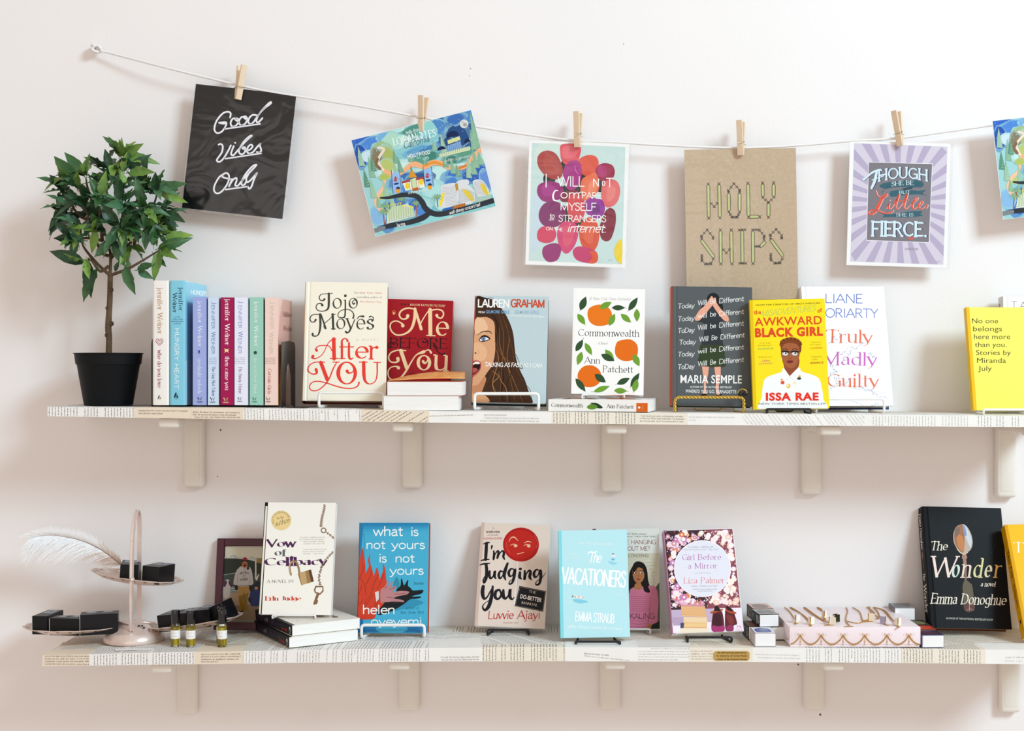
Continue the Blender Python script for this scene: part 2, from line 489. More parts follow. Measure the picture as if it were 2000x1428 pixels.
def fit(corners, y, w=None, h=None, yaw=0.0, lean=0.0, sig=(4, 4), roll=0.0):
    """rectangle through measured corners TL TR BR BL (None = unseen), bottom-left at distance y; returns a Plane"""
    obs = [(i, c) for i, c in enumerate(corners) if c is not None]
    bl = corners[3] or (corners[0][0], corners[2][1]); tr = corners[1] or (corners[2][0], corners[0][1])
    s0 = (DW+y)/F_PX
    w0 = w or abs((corners[1] or corners[2])[0]-bl[0])*s0; h0 = h or abs((corners[0] or corners[1])[1]-bl[1])*s0
    p = np.array([bl[0], bl[1], w0, h0, yaw, lean, roll], float)
    pri = np.array([bl[0], bl[1], w0, h0, yaw, lean, roll], float)
    sg = np.array([1e3, 1e3, .0005 if w else 1, .0005 if h else 1, math.radians(sig[0]), math.radians(sig[1]), math.radians(3)])
    if corners[3] is None: sg[0] = sg[1] = 40
    p[4:] = np.radians(p[4:]); pri[4:] = np.radians(pri[4:])
    def axes(p):
        yw, ln, rl = p[4:7]
        R = Matrix.Rotation(yw, 3, 'Z') @ Matrix.Rotation(-ln, 3, 'X') @ Matrix.Rotation(-rl, 3, 'Y')
        return R @ Vector((1, 0, 0)), R @ Vector((0, 0, 1))
    def res(p):
        o = W(p[0], p[1], y); u, v = axes(p)
        cs = [o+v*p[3], o+u*p[2]+v*p[3], o+u*p[2], o]
        r = []
        for i, c in obs:
            q = PX(cs[i]); r += [q[0]-c[0], q[1]-c[1]]
        return np.array(r + list((p-pri)/sg))
    st = np.array([.1, .1, 1e-4, 1e-4, 1e-3, 1e-3, 1e-3])
    for _ in range(12):
        r0 = res(p); J = np.array([(res(p+np.eye(7)[k]*st[k])-r0)/st[k] for k in range(7)]).T
        p = p - np.linalg.lstsq(J, r0, rcond=None)[0]
    u, v = axes(p)
    return Plane(W(p[0], p[1], y), u, v, p[2], p[3])
def plane_print(pl, off=0.0, base=0.00012, step=0.00003):
    """ink on a Plane (offset off along its normal), drawn in photo pixels measured on it; geometry in the plane's local frame"""
    return Print(lambda x, y: pl.hit(x, y, off), (0, 0, 1), base, step)
# ------------------------------------------------------------------ wall, shelves, brackets
m_wall = mat('wall_paint', '#f1ecea', 0.55, bump=0.12, bscale=180, noise=.015, nscale=3)
wall = rbox('wall_back', -2.2, 2.6, 0.0, 0.12, -0.0, 2.9, m_wall)
tag(wall, kind='structure')
m_hole = mat('hole_dark', '#5a4c44', 0.9)
for hx, hy, r in ((431, 840, .0016), (425, 931, .0010), (1559, 1298, .0016), (1602, 1396, .002), (919, 134, .0009), (1218, 86, .0008), (917, 148, .0007), (541, 1217, .0008)):
    c = W(hx, hy, 0.0)
    mesh_obj('screw_hole', [c+Vector((r*math.cos(a*math.pi/4), -0.0003, r*1.2*math.sin(a*math.pi/4))) for a in range(8)], [tuple(range(8))], m_hole, wall)
YF = -0.21
SF = (DW+YF)/F_PX
def wx(px, y=YF): return (px-CXP)*(DW+y)/F_PX
UP = dict(px=[93, 560, 830, 1060, 1500, 2100], top=[795, 799, 803.5, 805.5, 809.5, 813.5], bot=[813, 821, 825.5, 827.5, 831, 835])
LO = dict(px=[82, 300, 560, 850, 1060, 1500, 2100], top=[1281, 1275.5, 1271, 1266.5, 1264.5, 1266.5, 1271], bot=[1301, 1298.5, 1295, 1292, 1291.5, 1293, 1298])
for D_ in (UP, LO):
    D_['x'] = [wx(p) for p in D_['px']]
    D_['zt'] = [CAMZ-(t-CYP)*SF for t in D_['top']]; D_['zb'] = [CAMZ-(t-CYP)*SF for t in D_['bot']]
def zt(D, x): return float(np.interp(x, D['x'], D['zt']))
def zb(D, x): return float(np.interp(x, D['x'], D['zb']))
m_board = mat('board_paper', '#ded6cb', 0.6)
def shelf(D, label):
    x0, x1 = D['x'][0], D['x'][-1]; n = 40; V = []; F = []
    prof = [(YF, 0.0, 0), (YF, 1.0, 0), (YF+.0012, 1.0, .0011), (-0.0006, 1.0, .0011), (-0.0006, 0.0, 0)]
    for i in range(n+1):
        x = x0+(x1-x0)*i/n; a, b = zt(D, x), zb(D, x)
        for (y, k, dz) in ((YF+.001, 0, 0), (YF, 0, .001), (YF, 1, -.001), (YF+.001, 1, 0), (-.0006, 1, 0), (-.0006, 0, 0)):
            V.append((x, y, (a if k else b)+dz))
    for i in range(n):
        for k in range(6):
            k2 = (k+1) % 6; F.append((i*6+k, i*6+k2, (i+1)*6+k2, (i+1)*6+k))
    F.append(tuple(range(6))[::-1]); F.append(tuple(range(n*6, n*6+6)))
    o = mesh_obj('shelf_board', V, F, m_board)
    bm = bmesh.new(); bm.from_mesh(o.data); bmesh.ops.recalc_face_normals(bm, faces=bm.faces); bm.to_mesh(o.data); bm.free()
    return tag(o, label, 'shelf')
sh_up = shelf(UP, 'upper wall shelf covered with glued book pages, carrying the potted tree')
sh_lo = shelf(LO, 'lower wall shelf covered with glued book pages, carrying the tiered metal stand')
rs = random.Random(3)
def page(D, board, a, b, t0, t1, colr, ang, dark, order, pitch=.0056, cw=.00105, skew=0.0, text=True, xh=.0013, t1b=None, lines=None, front=True):
    """a glued page: along the shelf a..b (front-edge pixels), wrapped distance t0..t1 (negative = down the front face)"""
    x0, x1 = wx(a), wx(b); e = .00025+.00012*order; zc = [zt(D, x0), zt(D, x1)]
    th = lambda x: zt(D, x)-zb(D, x)
    def mp(x, t, lift=0):
        z = zt(D, x); o = e+lift
        if t < 0: return Vector((x, YF-o, z+max(t, -th(x))))
        return Vector((x, YF+t, z+o))
    n = max(3, int((x1-x0)/.05)); ts = ([t0, 0.0] if t0 < 0 else [t0]) + [t1*.999]
    V = []; F = []
    for i in range(n+1):
        for t in ts:
            f = i/n; sx = skew*(t if t > 0 else 0)
            x = x0+(x1-x0)*f+sx
            t_ = t if t <= 0 or t1b is None or t == t0 else t1+(t1b-t1)*f
            if t == 0.0 and t0 < 0: V.append(Vector((x, YF-e, zt(D, x)+e)))
            else: V.append(mp(x, t_))
    k = len(ts)
    for i in range(n):
        for j in range(k-1): F.append((i*k+j, (i+1)*k+j, (i+1)*k+j+1, i*k+j+1))
    pg = mesh_obj('page_sheet', V, F, mat('paper_'+colr.strip('#'), colr, 0.6, noise=.05, nscale=25), board)
    if not text: return pg
    ca, sa = math.cos(math.radians(ang)), math.sin(math.radians(ang))
    cx, ct = (x0+x1)/2, (t0+t1)/2; R = math.hypot(x1-x0, t1-t0)/2+.01
    V = []; F = []; C = []; inkc = hexc(dark)
    q = -R
    while q < R:
        p = -R*.92+rs.uniform(0, .01); end = R*rs.uniform(.2, .95) if rs.random() < .3 else R*.95
        if rs.random() < .12: q += pitch*rs.choice((1, 1, 1.6))
        if rs.random() < .1: p += R*rs.uniform(.3, .9)
        while p < end:
            for _ in range(rs.choice((2, 3, 3, 4, 5, 6, 8))):
                h = xh*rs.choice((1, 1, 1, 1, 1.5)); w_ = cw*.68
                ok = True; quad = []
                for (pp, qq) in ((p, q), (p+w_, q), (p+w_, q+h), (p, q+h)):
                    X = cx+pp*ca-qq*sa; T = ct+pp*sa+qq*ca; Xs = X-skew*max(T, 0)
                    if not (x0+.001 < Xs < x1-.001 and t0+.0005 < T < t1-.004): ok = False; break
                    if T < 0 and T < -th(X)+.0003: ok = False; break
                    quad.append(mp(X, T, .0001) if not (abs(T) < .0002) else mp(X, .0003, .0001))
                if ok and ((quad[0].y < YF) == (quad[2].y < YF)):
                    i0 = len(V); V += quad; F.append((i0, i0+1, i0+2, i0+3)); C += [inkc]*4
                p += cw
            p += cw
        q += pitch
    o = mesh_obj('page_text', V, F, ink(), pg, cols=C)
    o['kind'] = 'stuff'
    return pg
def front_text(board, D, lines, colr, ang=0, sty='old'):
    P = Print(lambda x, y: W(x, y, YF), (0, -1, 0), base=.0012, step=.00002)
    for (t, a, y0, b, y1, h) in lines: P.text(t, a, y0, b, y1, h, colr, sty, weight=.05)
    return P.build('printed_lines', board)
WH, TN, CR = '#f4f1ec', '#ecdcc6', '#efe6d6'
DK, GY, LG = '#6b645e', '#9c9690', '#bdb7b2'
TH = -.03
# upper shelf pages
p_up = [
 (93, 263, WH, 90, DK, 1), (470, 715, WH, 92, GY, 3), (705, 838, TN, 32, DK, 4), (833, 926, WH, 2, GY, 2),
 (1078, 1242, CR, 90, DK, 3), (1443, 1690, WH, -52, LG, 3), (1680, 1902, WH, 90, LG, 2), (1895, 2098, WH, 90, GY, 1)]
for k, (a, b, c_, ang, dk, od) in enumerate(p_up):
    page(UP, sh_up, a, b, TH, .075, c_, ang, dk, od, pitch=.0056 if ang not in (2,) else .0085)
pg = page(UP, sh_up, 261, 380, TH, .07, TN, 0, DK, 2, text=False)
pg2 = page(UP, sh_up, 374, 475, TH, .08, TN, 0, DK, 5, text=False)
page(UP, sh_up, 924, 1080, TH, .08, WH, 0, GY, 1, text=False)
page(UP, sh_up, 1238, 1346, TH, .08, CR, 0, DK, 2, text=False)
page(UP, sh_up, 1342, 1450, TH, .08, WH, 0, GY, 4, text=False)
front_text(sh_up, UP, [
 ('hanging from the corners, but she loved it. A moment', 271, 803, 367, 804, 3), ('later she was sound asleep.', 271, 808.5, 319, 809, 3),
 ('denver, the mayor, her housekeeper, and Jonathan St.', 377, 806, 469, 807.5, 3), ('Clair. She pressed the button to hear the message.', 376, 811, 462, 812, 3),
 ('"Lucy, it\'s Jon. I just flew in this afternoon and', 380, 816, 469, 816.5, 3)], '#55493c')
front_text(sh_up, UP, [
 ('James felt his attention break.', 945, 811.5, 990, 812, 2.8),
 ('"I think we\'d both feel better if we got some fresh air. Why don\'t', 945, 817.5, 1053, 818.5, 2.8), ('we take a stroll in the garden?" She reached into her décolletage, and', 938, 823, 1053, 824, 2.8)], '#a39c95')
front_text(sh_up, UP, [
 ('"Jack about your nasty-cold whatever and what-', 1251, 813.5, 1336, 815, 3), ('er they are. Those guys looked like CIA wannabes', 1250, 818, 1337, 820, 3),
 ('me. Are you okay, Lucy? You look worried. Is some-', 1250, 823.5, 1336, 825, 3)], '#6b6055')
front_text(sh_up, UP, [
 ('ing new attitude. The feelings the couldn\'t replace with', 1345, 815.5, 1434, 816.5, 2.6), ('to herself.', 1345, 821.5, 1360, 821.5, 2.6)], '#c2bbb5')
for k in range(9):
    a = 110+k*220; page(UP, sh_up, a, a+235, .06+.01*(k % 3), .205, [WH, CR, WH][k % 3], [90, 40, 0, -60, 90][k % 5], GY, k % 2)
# lower shelf pages
pg = page(LO, sh_lo, 82.5, 176, TH, .045, TN, 0, DK, 3, text=False)
p_lo = [(174, 384, WH, 90, DK, 4, .072), (468, 845, WH, 88, GY, 3, .07), (938, 1110, CR, 90, DK, 3, .03),
        (1565, 1760, WH, 90, GY, 4, .06), (1752, 1930, CR, 90, DK, 3, .05)]
for (a, b, c_, ang, dk, od, t1) in p_lo: page(LO, sh_lo, a, b, TH, t1, c_, ang, dk, od)
page(LO, sh_lo, 380, 474, TH, .05, TN, 0, DK, 5, text=False)
page(LO, sh_lo, 838, 942, TH, .085, WH, 0, GY, 4, text=False, skew=-.1)
page(LO, sh_lo, 1104, 1246, TH, .06, WH, 0, GY, 5, text=False)
page(LO, sh_lo, 1240, 1352, TH, .07, WH, 0, LG, 4, pitch=.005)
page(LO, sh_lo, 1346, 1470, TH, .02, CR, 0, DK, 6, text=False)
page(LO, sh_lo, 1466, 1572, TH, .02, WH, 0, LG, 5, text=False)
page(LO, sh_lo, 1924, 2098, TH, .06, WH, 0, GY, 4, text=False)
tops = [(96, 300, .045, .12, CR, 8, DK), (100, 330, .115, .205, WH, 40, GY), (290, 480, .06, .15, CR, 62, DK), (320, 560, .14, .205, WH, 90, DK), (470, 700, .065, .13, WH, 55, DK),
        (560, 760, .12, .205, CR, 10, GY), (690, 900, .06, .15, WH, -35, DK), (842, 960, .02, .12, WH, 30, GY), (850, 1010, .15, .205, CR, 90, DK), (940, 1180, .03, .15, WH, -58, DK),
        (1000, 1260, .14, .205, WH, 90, GY), (1150, 1350, .05, .16, CR, 25, GY), (1330, 1560, .0, .13, CR, -62, DK), (1330, 1500, .12, .205, WH, 80, GY), (1480, 1800, .1, .205, WH, 0, GY),
        (1740, 1960, .05, .14, CR, -50, DK), (1780, 2000, .13, .205, WH, 85, DK), (1920, 2098, .05, .205, CR, 12, GY)]
for k, (a, b, t0, t1, c_, ang, dk) in enumerate(tops): page(LO, sh_lo, a, b, t0, t1, c_, ang, dk, k % 3, skew=rs.uniform(-.15, .15))
front_text(sh_lo, LO, [
 ('across the high school field to the track when', 88, 1283, 175, 1283, 3), ('would run her daily five miles. A roll of the', 88, 1288, 175, 1287.8, 3),
 ('caused her to pick up her feet and sprint. Whe', 88, 1293, 175, 1293, 3), ('reached the track, she tossed her canvas bag on', 88, 1298, 175, 1298.5, 3)], '#4a4138')
front_text(sh_lo, LO, [
 ('there is no need for us to talk. I cannot help', 393, 1279.5, 470, 1278, 2.8), ('whatever it is you\'re doing or investigating, I', 393, 1284, 471, 1283, 2.8),
 ('I would not say anything to Jonathan, and', 393, 1289, 466, 1288.3, 2.8), ('That\'s the end of it."', 393, 1293.8, 428, 1293.3, 2.8)], '#4a4138')
front_text(sh_lo, LO, [
 ('"Let\'s girl." But she was empty empty, and hand', 860, 1285, 936, 1284, 2.8), ('rolls and stuck some dry. Margo made use her', 862, 1290, 936, 1289, 2.8)], '#8f8880')
front_text(sh_lo, LO, [
 ('"When she first Sunday," she sniffed.', 1140, 1277.5, 1190, 1281, 2.8), ('"What was I to give her this decision card', 1140, 1282, 1228, 1291, 2.8)], '#8f8880')
front_text(sh_lo, LO, [
 ('she make to quit eleven issue', 1349, 1272.6, 1392, 1272.6, 2.4), ('committed ... sorry." "I hope', 1349, 1278, 1392, 1278, 2.6), ('clothes, because I\'m not', 1349, 1283, 1392, 1283, 2.6), ('"she shouted, to be heard', 1349, 1288, 1392, 1288, 2.6)], '#a08468')
front_text(sh_lo, LO, [
 ('before that you can see the future before it happens."', 1475, 1279, 1562, 1281, 2.4), ('He was taken for a moment, then replied again', 1480, 1285, 1563, 1287, 2.4)], '#b8b2ac')
front_text(sh_lo, LO, [
 ('want to talk way. I had to some', 1964, 1285, 2040, 1285, 2.8), ('What can you tell me', 1962, 1292, 2040, 1292, 2.8)], '#a8a29c')
# sponsor plate on the lower shelf edge
pc = [(1394, 1275), (1398, 1272), (1460, 1272), (1464, 1275), (1464, 1286), (1461, 1290.5), (1398, 1290.5), (1394, 1287)]
t = thing('sponsor_plaque', 'small gold plaque with black lettering glued to front edge of lower shelf', 'plaque')
V = [W(a, b, YF-.0014) for a, b in pc] + [W(a, b, YF-.0022) for a, b in pc]
mesh_obj('plate', V, [tuple(range(8, 16))]+[(i, (i+1) % 8, 8+(i+1) % 8, 8+i) for i in range(8)]+[tuple(range(8))[::-1]], mat('gold_foil', '#c9a45a', .35, .35), t)
P = Print(lambda x, y: W(x, y, YF-.0022), (0, -1, 0), .0003)
P.text('this shelf generously sponsored by:', 1401, 1276.2, 1458, 1276.2, 2.9, '#17120a', 'bf', .02)
P.text('In memory of Grete Rabel', 1400, 1282.6, 1459, 1282.6, 3.5, '#17120a', 'bf', .03)
P.text('a lover of das Deutsche Roman', 1400, 1289, 1459, 1289, 3.3, '#17120a', 'bf', .03)
P.build('lettering', t)
# brackets
m_br = mat('bracket_paint', '#ece7dd', 0.4, noise=.04, nscale=14)
ords = ['leftmost', 'second from left', 'middle', 'fourth from left', 'rightmost']
def bracket(D, cx, bot, name, k):
    c = W(cx, 714, 0).x; hw = .0205; top = zb(D, c); z0 = W(cx, bot, -.01).z
    t = thing('shelf_bracket', 'cream plastic L bracket under the %s shelf, %s of its five' % (name, ords[k]), 'bracket', Matrix.Translation((c, 0, z0)), 'cream brackets holding the two shelves')
    rbox('wall_plate', -hw, hw, -.020, -.0005, 0, top-z0-.0002, m_br, t, .0075, 3)
    rbox('plate_rib', -hw*.62, hw*.62, -.0209, -.018, .012, top-z0-.02, m_br, t, .0018, 2)
    bm = bmesh.new()
    rbox_bm(-.018, .018, -.190, -.012, top-z0-.0145, top-z0-.0003, .004, 2, bm)
    rbox_bm(-.0195, .0195, -.198, -.150, top-z0-.0185, top-z0-.0002, .006, 3, bm)
    bm_obj('arm', bm, m_br, t, angle=40)
for k, (cx, b) in enumerate(((382.5, 953), (806, 954), (1193.5, 962), (1582, 966), (1960, 972))): bracket(UP, cx, b, 'upper', k)
for k, (cx, b) in enumerate(((369, 1393), (800, 1387), (1191, 1385), (1587, 1385), (1968, 1391))): bracket(LO, cx, b, 'lower', k)
# ------------------------------------------------------------------ books and wire easels
m_pages = mat('page_block', '#f3efe6', 0.75, noise=.10, nscale=12, stretch=(2, 2, 90))
m_pages_w = mat('page_block_white', '#f6f4f0', 0.75, noise=.08, nscale=12, stretch=(2, 2, 90))
m_pages_c = mat('page_block_cream', '#e6dcc4', 0.75, noise=.12, nscale=12, stretch=(2, 2, 90))
def book(pl, T, cover, label, hard=True, pages=None, spine=None, group=None, rough=.38, back=None, board=None):
    t = thing('book', label, 'book', pl.M(), group)
    w, h = pl.w, pl.h
    tk = .0024 if hard else .0006
    b = .0012 if hard else 0.0
    if hard:
        out = [(w, 0), (.011, 0), (.008, -.0011), (.005, 0), (.0012, -.0003), (-b*.7, -T*.12), (-b, -T*.35), (-b, -T*.65), (-b*.7, -T*.88), (.0012, -T+.0003), (.005, -T), (.008, -T+.0011), (.011, -T), (w, -T)]
        inn = [(w, -tk), (.011, -tk), (.008, -tk-.0008), (.005, -tk), (.003, -tk), (tk*.8, -T*.15), (tk*.6, -T*.35), (tk*.6, -T*.65), (tk*.8, -T*.85), (.003, -T+tk), (.005, -T+tk), (.008, -T+tk+.0008), (.011, -T+tk), (w, -T+tk)]
    else:
        out = [(w, 0), (.006, 0), (.0, -.0004), (0, -T*.5), (0, -T+.0004), (.006, -T), (w, -T)]
        inn = [(w, -tk), (.006, -tk), (tk, -tk-.0003), (tk, -T*.5), (tk, -T+tk+.0003), (.006, -T+tk), (w, -T+tk)]
    n = len(out); V = []; F = []; MI = []
    for y in (0, h):
        V += [(x, y, z) for x, z in out]; V += [(x, y, z) for x, z in inn]
    o0, i0, o1, i1 = 0, n, 2*n, 3*n
    k0 = 1
    for k in range(n-1):
        F.append((o0+k, o1+k, o1+k+1, o0+k+1)); MI.append(1 if (spine and (5 if hard else 2) <= k+1 <= (9 if hard else 4) and k+1 > (4 if hard else 1)) else (2 if back and k >= n-3 else 0))
        F.append((i0+k, i0+k+1, i1+k+1, i1+k)); MI.append(3 if board else 0)
        F.append((o0+k, o0+k+1, i0+k+1, i0+k)); MI.append(3 if board else 0)
        F.append((o1+k, i1+k, i1+k+1, o1+k+1)); MI.append(3 if board else 0)
    for k in (0, n-1): F.append((o0+k, i0+k, i1+k, o1+k) if k == 0 else (o0+k, o1+k, i1+k, i0+k)); MI.append(3 if board else 0)
    o = mesh_obj('cover', V, F, plain(cover, rough), t)
    for c_ in (spine or cover, back or cover, board or cover): o.data.materials.append(plain(c_, rough))
    o.data.polygons.foreach_set('material_index', MI)
    bm = bmesh.new(); bm.from_mesh(o.data); bmesh.ops.recalc_face_normals(bm, faces=bm.faces); bm.to_mesh(o.data); bm.free()
    ins = .0035 if hard else .0006
    rbox('pages', .0032 if hard else tk, w-ins, ins if hard else .0003, h-(ins if hard else .0003), -T+tk+.0001, -tk-.0001, pages or m_pages, t)
    t_pl = pl
    pl.obj = t; pl.T = T; pl.b = b; pl.inv = pl.M().inverted()
    return t
def cprint(pl, crop=None, side='front'):
    """ink for the front (or spine) of a book; coordinates are those of the zoomed crop (x0, y0, scale)"""
    if side == 'spine':
        sp = Plane(pl.o-pl.n*pl.T-pl.u*(pl.b+.0001), pl.n, pl.v, pl.T, pl.h)
    else: sp = pl
    P = Print(lambda x, y: sp.o+_w(sp, sp.hit(x, y)), sp.n, .00015, .00003)
    if crop:
        ox, oy, s = crop; P.xf = lambda x, y: (ox+x/s, oy+y/s)
    P.pl = sp; P.par = pl
    P.clip = [(0, .0008, 1), (0, pl.w-.0006, -1), (1, .0006, 1), (1, pl.h-.0006, -1)] if side == 'front' else [(2, -pl.T+.0006, 1), (2, -.0006, -1), (1, .0006, 1), (1, pl.h-.0006, -1)]
    return P
def sprint(pl):
    """spine ink in the spine's own coordinates: x across from the back cover, y down from the head, in metres"""
    P = cprint(pl, side='spine'); sp = P.pl; P.fn = lambda x, y: sp.o+sp.u*x+sp.v*(sp.h-y); return P
def _w(sp, q): return sp.u*q[0]+sp.v*q[1]+sp.n*q[2]
def cbuild(P, name='cover_print', parent=None, m=None):
    return P.build(name, parent or P.par.obj, m, inv=P.par.inv)
def back_pt(pl, u, v, off=.0): return pl.o+pl.u*u+pl.v*v-pl.n*(pl.T+off)
def arc_path(pts, r=.006, n=4):
    """round the corners of a polyline"""
    P = [Vector(p) for p in pts]; out = [P[0]]
    for i in range(1, len(P)-1):
        a, b, c = P[i-1], P[i], P[i+1]
        ra = min(r, (a-b).length*.45, (c-b).length*.45)
        p0 = b+(a-b).normalized()*ra; p1 = b+(c-b).normalized()*ra
        for k in range(n+1):
            t = k/n; out.append(p0*(1-t)**2+b*2*t*(1-t)+p1*t*t)
    out.append(P[-1]); return out
m_wire_w = mat('wire_white', '#f2f0ec', .3)
m_wire_k = mat('wire_black', '#17171b', .35)
m_wire_g = mat('wire_grey', '#c9c7c4', .3)
m_gold = mat('gold_metal', '#d9b254', .28, .75)
def easel(pl, D, x0, x1, top, bot, label, colr='w', rad=.0022, yl=None, group='wire book easels on the shelves', ztop=None, hgt=.5):
    """wire easel: lip in front of the book, feet along the shelf, support up its back"""
    m = {'w': m_wire_w, 'k': m_wire_k, 'g': m_wire_g, 'gold': m_gold}[colr]
    y = yl if yl is not None else pl.o.y-.012
    a, b = W(x0, bot, y), W(x1, bot, y); c, d = W(x0, top, y), W(x1, top, y)
    zs = lambda x: (ztop if ztop is not None else zt(D, x))+rad+.0004
    M = Matrix.Translation(((a.x+b.x)/2, y, zs((a.x+b.x)/2)-rad)); inv = M.inverted()
    t = thing('book_easel', label, 'book stand', M, group)
    fa, fb = Vector((a.x, y, zs(a.x))), Vector((b.x, y, zs(b.x)))
    # support behind the book
    wl = .5*(a.x+b.x); hw = abs(b.x-a.x)*.42; hw2 = min(hw*.7, pl.w*.26)
    u_c = (Vector((wl, y, pl.o.z))-pl.o).dot(pl.u)
    bl, br = back_pt(pl, u_c-hw, 0, rad+.0015), back_pt(pl, u_c+hw, 0, rad+.0015)
    tl, tr = back_pt(pl, pl.w/2-hw2, pl.h*hgt, rad+.0015), back_pt(pl, pl.w/2+hw2, pl.h*hgt, rad+.0015)
    bl.z = max(bl.z, zs(bl.x)); br.z = max(br.z, zs(br.x)); bl.z = zs(bl.x); br.z = zs(br.x)
    path = arc_path([bl, fa, c, d, fb, br], .007, 5)
    tube('front_lip', [inv @ p for p in path], rad, m, t, 8)
    tube('back_support', [inv @ p for p in arc_path([bl, tl, tr, br], .012, 5)], rad*.9, m, t, 8)
    ry = min(-.006, max(tl.y, bl.y)+.035)
    ml, mr = tl.lerp(tr, .2), tl.lerp(tr, .8)
    if ry > tl.y+.004:
        rl, rr = Vector((ml.x-.004, ry, zs(ml.x))), Vector((mr.x+.004, ry, zs(mr.x)))
        tube('rear_leg', [inv @ p for p in arc_path([ml, rl, rr, mr], .008, 4)], rad*.9, m, t, 8)
    return t
# ------------------------------------------------------------------ books on the upper shelf
def yb(D, px, py):
    y = -.12
    for _ in range(4):
        h = CAMZ-zt(D, wx(px, y)); y = F_PX*h/(py-CYP)-DW
    return min(max(y, -.2), -.02)
def seat(pl, D, T, extra=.0045):
    """keep the lowest edge of a leaning book just above the shelf"""
    low = min((pl.o-pl.n*T).z, pl.o.z, (pl.o+pl.u*pl.w).z, (pl.o+pl.u*pl.w-pl.n*T).z)
    m = zt(D, pl.o.x)+extra
    pl.o.z += m-low if m > low else 0
    return pl
# --- upright row, spines to the room
m_bookend = mat('bookend_black', '#1d1d20', .32, coat=.3)
UPW = 'upright paperback in the row of spines on the upper shelf'
def spine_book(x0, x1, top, label, cover, yf=-.165, hard=False, depth=.136, spine=None, bot=791.5, back=None, rough=.35, pages=None):
    o = W(x1, bot, yf); a = W(x0, bot, yf); hh = W(x1, top, yf).z
    o.z = max(o.z, zt(UP, o.x)+.0022)
    pl = Plane(o, (0, 1, 0), (0, 0, 1), depth, hh-o.z)
    book(pl, o.x-a.x-.0002, cover, label, hard, spine=spine, group='row of spines held by black bookends', back=back, rough=rough, pages=pages)
    P = cprint(pl, side='spine'); return pl, P
A1 = lambda P: setattr(P, 'xf', lambda x, y: (290+x/5.494, 540+y/5.494))
A2 = lambda P: setattr(P, 'xf', lambda x, y: (440+x/6.206, 570+y/6.206))
pl, P = spine_book(297.5, 330, 548, 'tall white hardcover with red paperclip heart on its spine, first of the upright row', '#f3efea', hard=True, depth=.158); A1(P)
P.text('jennifer Weiner', 98, 122, 98, 620, 54, '#c6a070', 'did'); P.text('who do you love', 98, 790, 98, 1195, 44, '#a8405a', 'did', weight=.1)
hp = [(118, 742), (84, 705), (82, 680), (98, 668), (118, 682), (138, 668), (156, 684), (150, 708), (118, 742)]
P.stroke(hp, 5, '#b04a60'); P.stroke([(120, 724), (100, 700), (104, 684), (120, 698), (136, 684), (142, 700), (120, 724)], 4, '#b04a60')
P.poly([(98, 1312), (112, 1275), (122, 1275), (108, 1312)], '#1c2638'); P.poly([(122, 1285), (136, 1312), (118, 1312)], '#b09060'); P.text('ATRIA', 96, 1326, 134, 1326, 8, '#999', 'bf'); cbuild(P, 'spine_print')
pl, P = spine_book(331, 362, 548, 'pale blue hardcover titled in white, taller than the paperbacks beside it', '#bfe6f2', hard=True, depth=.158, spine='#8fcfe2'); A1(P)
P.text('jennifer', 325, 118, 325, 372, 46, '#1d4a5e', 'did', weight=.15); P.text('Weiner', 262, 178, 262, 392, 46, '#1d4a5e', 'did', weight=.15)
for k, (s, a, b) in enumerate((('#1 NEW', 276, 342), ('YORK TIMES', 256, 368), ('BESTSELLING', 250, 374), ('AUTHOR', 270, 346))): P.text(s, a, 440+k*24, b, 440+k*24, 11, '#2d6a80', 'bf')
P.text('HUNGRY HEART', 284, 555, 276, 1208, 46, '#f4fbfd', 'sans', track=.06)
P.poly([(272, 1300), (288, 1248), (304, 1248), (288, 1300)], '#16303e'); P.poly([(304, 1262), (322, 1300), (298, 1300)], '#16303e'); P.text('ATRIA', 276, 1316, 322, 1316, 10, '#2d6a80', 'bf'); cbuild(P, 'spine_print')
P = cprint(pl, (290, 540, 5.494)); P.poly([(400, 60), (660, 90), (660, 900), (400, 900)], '#a6dcee'); P.text('HUNGRY', 452, 192, 632, 214, 50, '#f4fbfd', 'sans', weight=.3); cbuild(P)
row = [
 (376, 403.5, 580, 'lilac paperback with white author lettering, left of the pale blue one', '#a9b4e4', '#8490cc'),
 (405.5, 427.5, 581.5, 'thin pale blue paperback with dark blue lettering beside the burgundy one', '#d3e2f4', '#3c61a0'),
 (430, 457, 581, 'burgundy paperback, the only dark red spine in the upright row', '#ab1f5c', '#8a1548'),
 (457.5, 484.5, 581, 'white and lavender paperback standing right of the burgundy one', '#e9ebf8', '#e0e0f0'),
 (487, 514.5, 580.5, 'mint green paperback with white lettering and a small dark flower emblem', '#a5d3c2', '#5f9a86'),
 (517, 543.5, 581.5, 'peach paperback at right end of the upright row, held by the bookend', '#f2d6cb', '#2d4a3a')]
def wlogo(P, cx, y, c):
    P.stroke([(cx-22, y-34), (cx-10, y), (cx, y-26), (cx+8, y), (cx+20, y-34)], [9, 9, 4, 9, 4], c, False, rnd=False); P.rect(cx-34, y+12, cx+34, y+15, c); P.rect(cx-26, y+19, cx+26, y+23, c)
